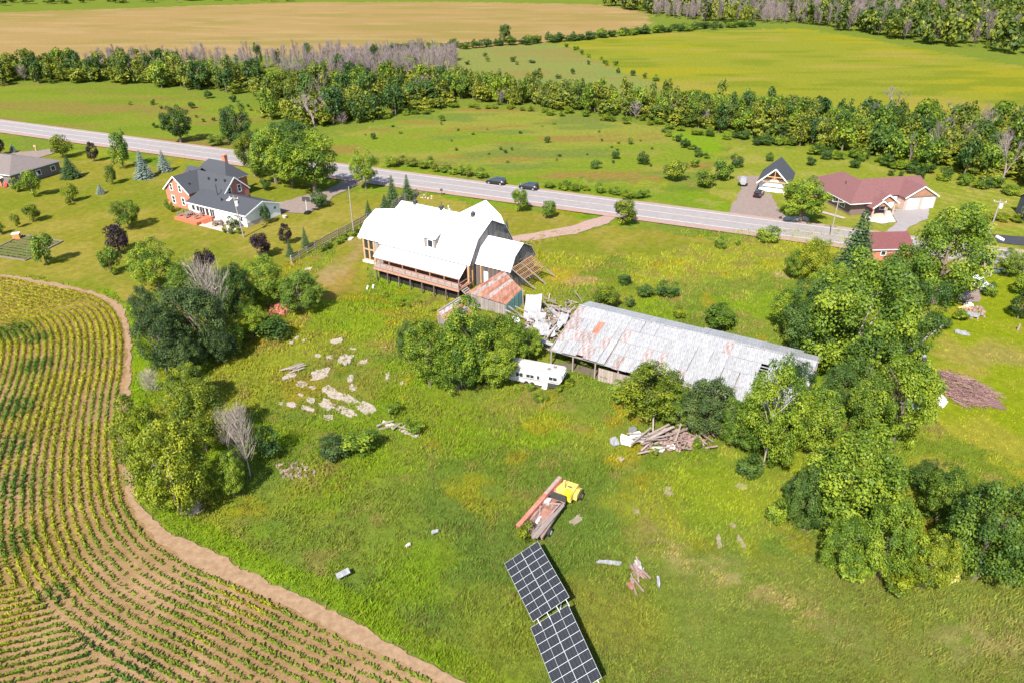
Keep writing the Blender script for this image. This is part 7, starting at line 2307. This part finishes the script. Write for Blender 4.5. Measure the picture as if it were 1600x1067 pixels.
SG = 'broken pale concrete slabs lying in the meadow weeds'
for i, (x, y, w, h, a) in enumerate(((520, 614, 40, 14, -26), (546, 626, 36, 15, -26), (573, 638, 40, 15, -24), (512, 632, 32, 14, -22), (541, 643, 40, 11, -20), (485, 625, 18, 8, -20), (472, 600, 20, 10, -14), (488, 606, 14, 5, -14),
                                     (456, 632, 18, 8, -20), (480, 638, 26, 7, -18), (500, 584, 30, 18, 12), (540, 562, 24, 18, 0), (567, 566, 16, 8, 8), (515, 558, 12, 5, 6), (497, 556, 10, 5, -20), (548, 592, 9, 14, 20),
                                     (551, 606, 14, 9, -30), (526, 533, 20, 9, 12), (463, 528, 9, 6, 10), (455, 536, 8, 5, 10), (476, 532, 8, 4, 10), (440, 529, 9, 4, 10), (606, 588, 8, 13, 20), (628, 598, 6, 5, 0), (552, 545, 12, 3, -5),
                                     (600, 542, 9, 4, 0), (470, 617, 10, 4, -10), (440, 630, 8, 4, -10), (513, 652, 18, 10, 0), (453, 587, 20, 12, 30))):
    slab_piece(x, y, w, h, a, 300 + i, label='pale broken concrete slab lying among the meadow weeds left of the tree clump', group=SG)
timbers(at(464, 577), 9, (.7, .35), 53, 'grey board in the small stack at the left of the broken slabs', 'boards stacked left of the broken slabs', (1.6, 2.6), (.2, .5), 'greywood', .5, (.14, .22), .04)
timbers(at(620, 668), 7, (.9, .4), 54, 'grey board half buried below the round meadow shrub', 'half buried boards below the round meadow shrub', (1.0, 2.2), (.1, .3), 'greywood', .5, (.12, .22), .06)
slab_piece(642, 676, 34, 12, -20, 341, 'bare_rubble', 'concrete', .1, 'flat pale rubble patch by the half buried boards', 'rubble')
slab_piece(606, 663, 22, 8, -20, 342, 'bare_rubble', 'stone', .1, 'small pale rubble patch left of the half buried boards', 'rubble')
rubble('rubble_heap', [(428, 724), (470, 722), (498, 738), (480, 748), (445, 748)], 64, M['pinkrust'], 'low pale rubble in the grass at the right of the yellow green clump', 'rubble', .2, 70, (.08, .28))
rubble('brick_heap', [(418, 482), (440, 474), (456, 480), (450, 492), (424, 496)], 65, M['pinkbrickheap'] if 'pinkbrickheap' in M else M['red_paint'], 'heap of red and pink bricks among the shrubs', 'bricks', .7, 60, (.15, .4))
rubble('rubble_heap', [(436, 474), (456, 478), (462, 490), (440, 486)], 66, M['concrete'], 'pale stones beside the red brick heap', 'stones', .6, 25, (.15, .35))
for i, (x, y, w, h, a, lab) in enumerate(((1045, 768, 16, 14, 0, 'pale stony scrap in the meadow below the timber pile'), (900, 812, 24, 12, 35, 'pale stony scrap right of the old yellow machine'), (1123, 845, 9, 22, -14, 'left one of two pale bare stones in the meadow'),
                                          (1158, 846, 9, 22, 14, 'right one of two pale bare stones in the meadow'), (1160, 760, 22, 10, 0, 'pale stony scrap above the two bare stones'), (995, 798, 12, 8, 0, 'small pale scrap below the timber pile'), (1145, 820, 10, 6, 0, 'small pinkish stone above the two bare stones'),
                                          (970, 716, 10, 7, 0, 'small white stone in front of the timber pile'), (1430, 528, 6, 4, 0, 'pale stone near the fallen trunk'))):
    slab_piece(x, y, w, h, a, 360 + i, 'bare_stone', 'bare' if i != 7 else 'concrete', .10, lab, 'stone', None, -.02, 17, .55)
# timber and sheet pile in the middle of the meadow
pc = at(1030, 694)
timbers(at(1028, 690), 22, (1.5, .9), 55, 'long grey beam in the timber pile in front of the shed trees', 'beams of the timber pile in front of the shed trees', (2.2, 5.6), (.3, 1.2), 'greywood', .62, (.11, .24), .16)
timbers(at(1066, 690), 44, (1.7, .9), 56, 'pinkish board in the right half of the timber pile', 'boards in the right half of the timber pile', (.9, 2.6), (.15, .9), 'pinkrust', None, (.07, .18), .25)
rubble('board_rubble', [(1000, 690), (1040, 672), (1080, 676), (1100, 688), (1090, 700), (1050, 708), (1010, 708)], 67, M['pinkrust'], 'small broken boards under the timber pile', 'rubble', .9, 190, (.1, .32))
for i, (x, y, w, h, a, mm) in enumerate(((960, 692, 16, 14, 20, 'galv'), (978, 690, 22, 16, -15, 'offwhite'), (994, 686, 24, 16, 10, 'sheetwhite'), (1028, 706, 22, 8, 0, 'offwhite'), (988, 676, 16, 10, 10, 'greyplastic'), (1048, 702, 14, 8, 0, 'sheetwhite'), (1082, 698, 18, 8, 10, 'pinkrust'))):
    slab_piece(x, y, w, h, a, 380 + i, 'sheet_scrap', mm, .05, 'torn pale sheet at the edge of the timber pile', 'sheet', 'torn sheets at the edge of the timber pile', .25 + .05 * i, n=6, rough=.25)
# scraps near the solar arrays
slab_piece(951, 881, 40, 5, -5, 400, 'white_board', 'galv', .12, 'long white board with yellow end lying in the grass right of the solar arrays', 'board', None, .25)
timbers(at(995, 899), 16, (.4, .9), 57, 'rusty scrap board in the small heap right of the solar arrays', 'rusty scrap boards right of the solar arrays', (.7, 2.2), (.15, .45), 'pinkrust', 1.95, (.07, .2), .15)
slab_piece(997, 888, 12, 20, 10, 402, 'rusty_sheet', 'galv', .05, 'bent rusty sheet on the small scrap heap right of the solar arrays', 'sheet', None, .35)
slab_piece(985, 918, 10, 16, 40, 403, 'rusty_sheet', 'rust', .05, 'rusty sheet at the lower end of the small scrap heap', 'sheet', None, .3)
slab_piece(1028, 912, 5, 17, -8, 404, 'white_scrap', 'galv', .1, 'narrow white scrap standing apart from the scrap heap', 'scrap', None, .3)
slab_piece(680, 834, 12, 5, 20, 405, 'white_scrap', 'galv', .06, 'white scrap lying in the grass left of the solar arrays', 'scrap', None, .4)
slab_piece(638, 855, 9, 4, 30, 406, 'pale_scrap', 'stone', .06, 'pale scrap lying lower left of the white scrap', 'scrap', None, .35)
T = thing('broken_table', 'small weathered white table tipped in the grass near the dirt track', 'table', at(537, 903), .5)
part(T, 'table_top', MB().slab([(-.6, -.35, .55), (.6, -.35, .75), (.6, .35, .75), (-.6, .35, .55)], .05), M['galv'])
for x in (-.45, .45): part(T, 'table_leg', MB().beam((x, 0, 0), (x * .9, 0, .6), .07), M['greywood'])
# wrapped heap in the willows, blue tarp in the grove
for (x, y, w_, m_, lab) in ((338, 524, 1.1, 'glass', 'dark glossy wrapped heap among the willows'), (1426, 634, .8, 'tarp_blue', 'pale blue tarp under the bright green tall tree')):
    r = random.Random(int(x)); V = []; F = []
    n = 10
    for i in range(n + 1):
        for j in range(n + 1):
            u, v = i / n - .5, j / n - .5
            V.append((u * 2.6 * w_, v * 2.2 * w_, max(0.05, (1 - (2 * u) ** 2) * (1 - (2 * v) ** 2) * 1.0 * w_ + r.uniform(-.12, .12))))
    for i in range(n):
        for j in range(n): F.append((i * (n + 1) + j, (i + 1) * (n + 1) + j, (i + 1) * (n + 1) + j + 1, i * (n + 1) + j + 1))
    tag(MB().add(V, F).build('tarpaulin', M[m_], None, loc=at(x, y)), lab, 'tarp')


# right hand yard: brush pile, white sheet, fallen trunk, tip
def build_brush():
    P = gpoly([(1455, 580), (1485, 582), (1520, 594), (1560, 618), (1552, 634), (1506, 636), (1482, 620), (1456, 596)])
    A_ = np.array(P); c = A_.mean(0); r = np.random.default_rng(12)
    mb = MB(); lo, hi = A_.min(0), A_.max(0); k = 0
    while k < 900:
        q = lo + (hi - lo) * r.random(2)
        if not inside(P, np.array([q[0]]), np.array([q[1]]))[0]: continue
        k += 1
        e = np.hypot(*(q - c)) / 5.0; zt = .9 * max(.12, 1 - e)
        a = r.random() * 6.28 if r.random() < .5 else r.normal(-.5, .4); L = r.uniform(.5, 2.4); z = r.random() * zt + .05; dz = r.normal(0, .12) * L
        p0 = Vector((q[0] - c[0] - math.cos(a) * L / 2, q[1] - c[1] - math.sin(a) * L / 2, max(.04, z - dz / 2))); p1 = Vector((q[0] - c[0] + math.cos(a) * L / 2, q[1] - c[1] + math.sin(a) * L / 2, max(.06, z + dz / 2)))
        mb.tube(p0, p1, r.uniform(.015, .05), .012, 3, r.uniform(.6, 1.25), cap=False)
    me = mb.mesh('brush_pile', M['brush'], fix=False)
    tag(link('brush_pile', me, None, (c[0], c[1], 0)), 'large pile of cut purple brown branches on the right hand grass', 'brush pile', None, 'stuff')
    slab_piece(1516, 618, 84, 26, -22, 421, 'chip_bed', 'chips', .03, 'bed of brown bark litter under the brush pile', 'litter', None, .07)


M['brush'] = mat("cut_branches", (0.23, 0.135, 0.12), 0.95, 0.3, 3, attr=True)
M['chips'] = mat("bark_litter", (0.15, 0.085, 0.08), 0.95, 0.3, 6, bump=.5)
build_brush()
slab_piece(1470, 628, 12, 26, -58, 422, 'white_sheet', 'sheetwhite', .12, 'bright white sheet lying at the near side of the brush pile', 'sheet', None, .15)
slab_piece(1456, 622, 14, 6, -6, 423, 'pale_board', 'greywood', .1, 'short pale board touching the bright white sheet', 'board', None, .2)
slab_piece(1441, 564, 12, 12, 20, 424, 'scrap_bin', 'darkmetal', .45, 'dark scrap lump at the edge of the grove above the brush pile', 'scrap', None, .1)
slab_piece(1442, 562, 8, 3, 20, 425, 'scrap_piece', 'galv', .06, 'pale panel lying on the dark scrap lump', 'scrap', None, .6)
slab_piece(1501, 521, 22, 7, -10, 426, 'white_slab', 'galv', .12, 'white panel lying alone in the right hand grass', 'panel', None, .15)
a, b = Vector(at(1420, 548, .4)), Vector(at(1474, 508, .9))
T = thing('fallen_tree', 'pale bare trunk fallen from the grove onto the right hand grass', 'tree trunk', (a.x, a.y, 0))
a0 = Vector((0, 0, .4)); mid = Vector(((b - a).x * .6, (b - a).y * .6, .75)); b0 = Vector(((b - a).x, (b - a).y, .9))
part(T, 'trunk', MB().tube(a0, mid, .28, .2, 8).tube(mid, b0, .2, .12, 8), M['deadwood'])
part(T, 'branch', MB().tube(mid, mid + Vector((1.2, 1.4, .5)), .1, .04, 6).tube(mid + Vector((-.6, -.6, 0)), mid + Vector((-.2, .9, .6)), .09, .03, 6), M['deadwood'])
timbers(at(1506, 484), 10, (.8, .8), 58, 'orange brown board in the tip beside the white pickup', 'boards in the tip beside the white pickup', (.8, 1.9), (.1, .6), 'cedar', None, (.1, .24), .25)
rubble('tip_heap', [(1500, 482), (1530, 478), (1545, 492), (1530, 500), (1508, 498)], 68, M['pinkrust'], 'low heap of rubbish beside the white pickup', 'rubbish', .5, 50, (.15, .4))
slab_piece(1518, 494, 22, 8, -8, 428, 'tip_sheet', 'galv', .08, 'pale blue grey sheet on the tip beside the white pickup', 'sheet', None, .3)
slab_piece(1512, 480, 16, 5, 10, 429, 'tip_sheet', 'sheetwhite', .08, 'white sheet at the back of the tip beside the white pickup', 'sheet', None, .4)
slab_piece(1556, 426, 10, 4, 0, 430, 'white_bundle', 'sheetwhite', .3, 'white bundle under the round garden tree', 'bundle', None, .1)
slab_piece(1543, 430, 8, 5, 0, 431, 'pale_rock', 'stone', .4, 'pale rock left of the white bundle', 'rock', None, .1)
slab_piece(1562, 374, 6, 7, 20, 432, 'white_cover', 'sheetwhite', .25, 'white covered heap on the fresh black drive', 'cover', None, .1)
slab_piece(1243, 343, 40, 6, 0, 433, 'edging_rocks', 'stone', .25, 'rough stone edging below the round maple at the garage drive', 'stones', None, .05)
for i, (x, y, w, h) in enumerate(((548, 374, 8, 4), (482, 421, 11, 4), (563, 373, 5, 3), (573, 440, 3, 5), (582, 438, 3, 5))):
    slab_piece(x, y, w, h, 10, 440 + i, 'pale_stone', 'stone' if i < 3 else 'offwhite', .14, ['pale stone at the fence foot near the plain pole', 'pale stone at the lower left of the worn track', 'small white stone beside the plain pole', 'left one of two small white markers below the barn deck', 'right one of two small white markers below the barn deck'][i], 'stone')
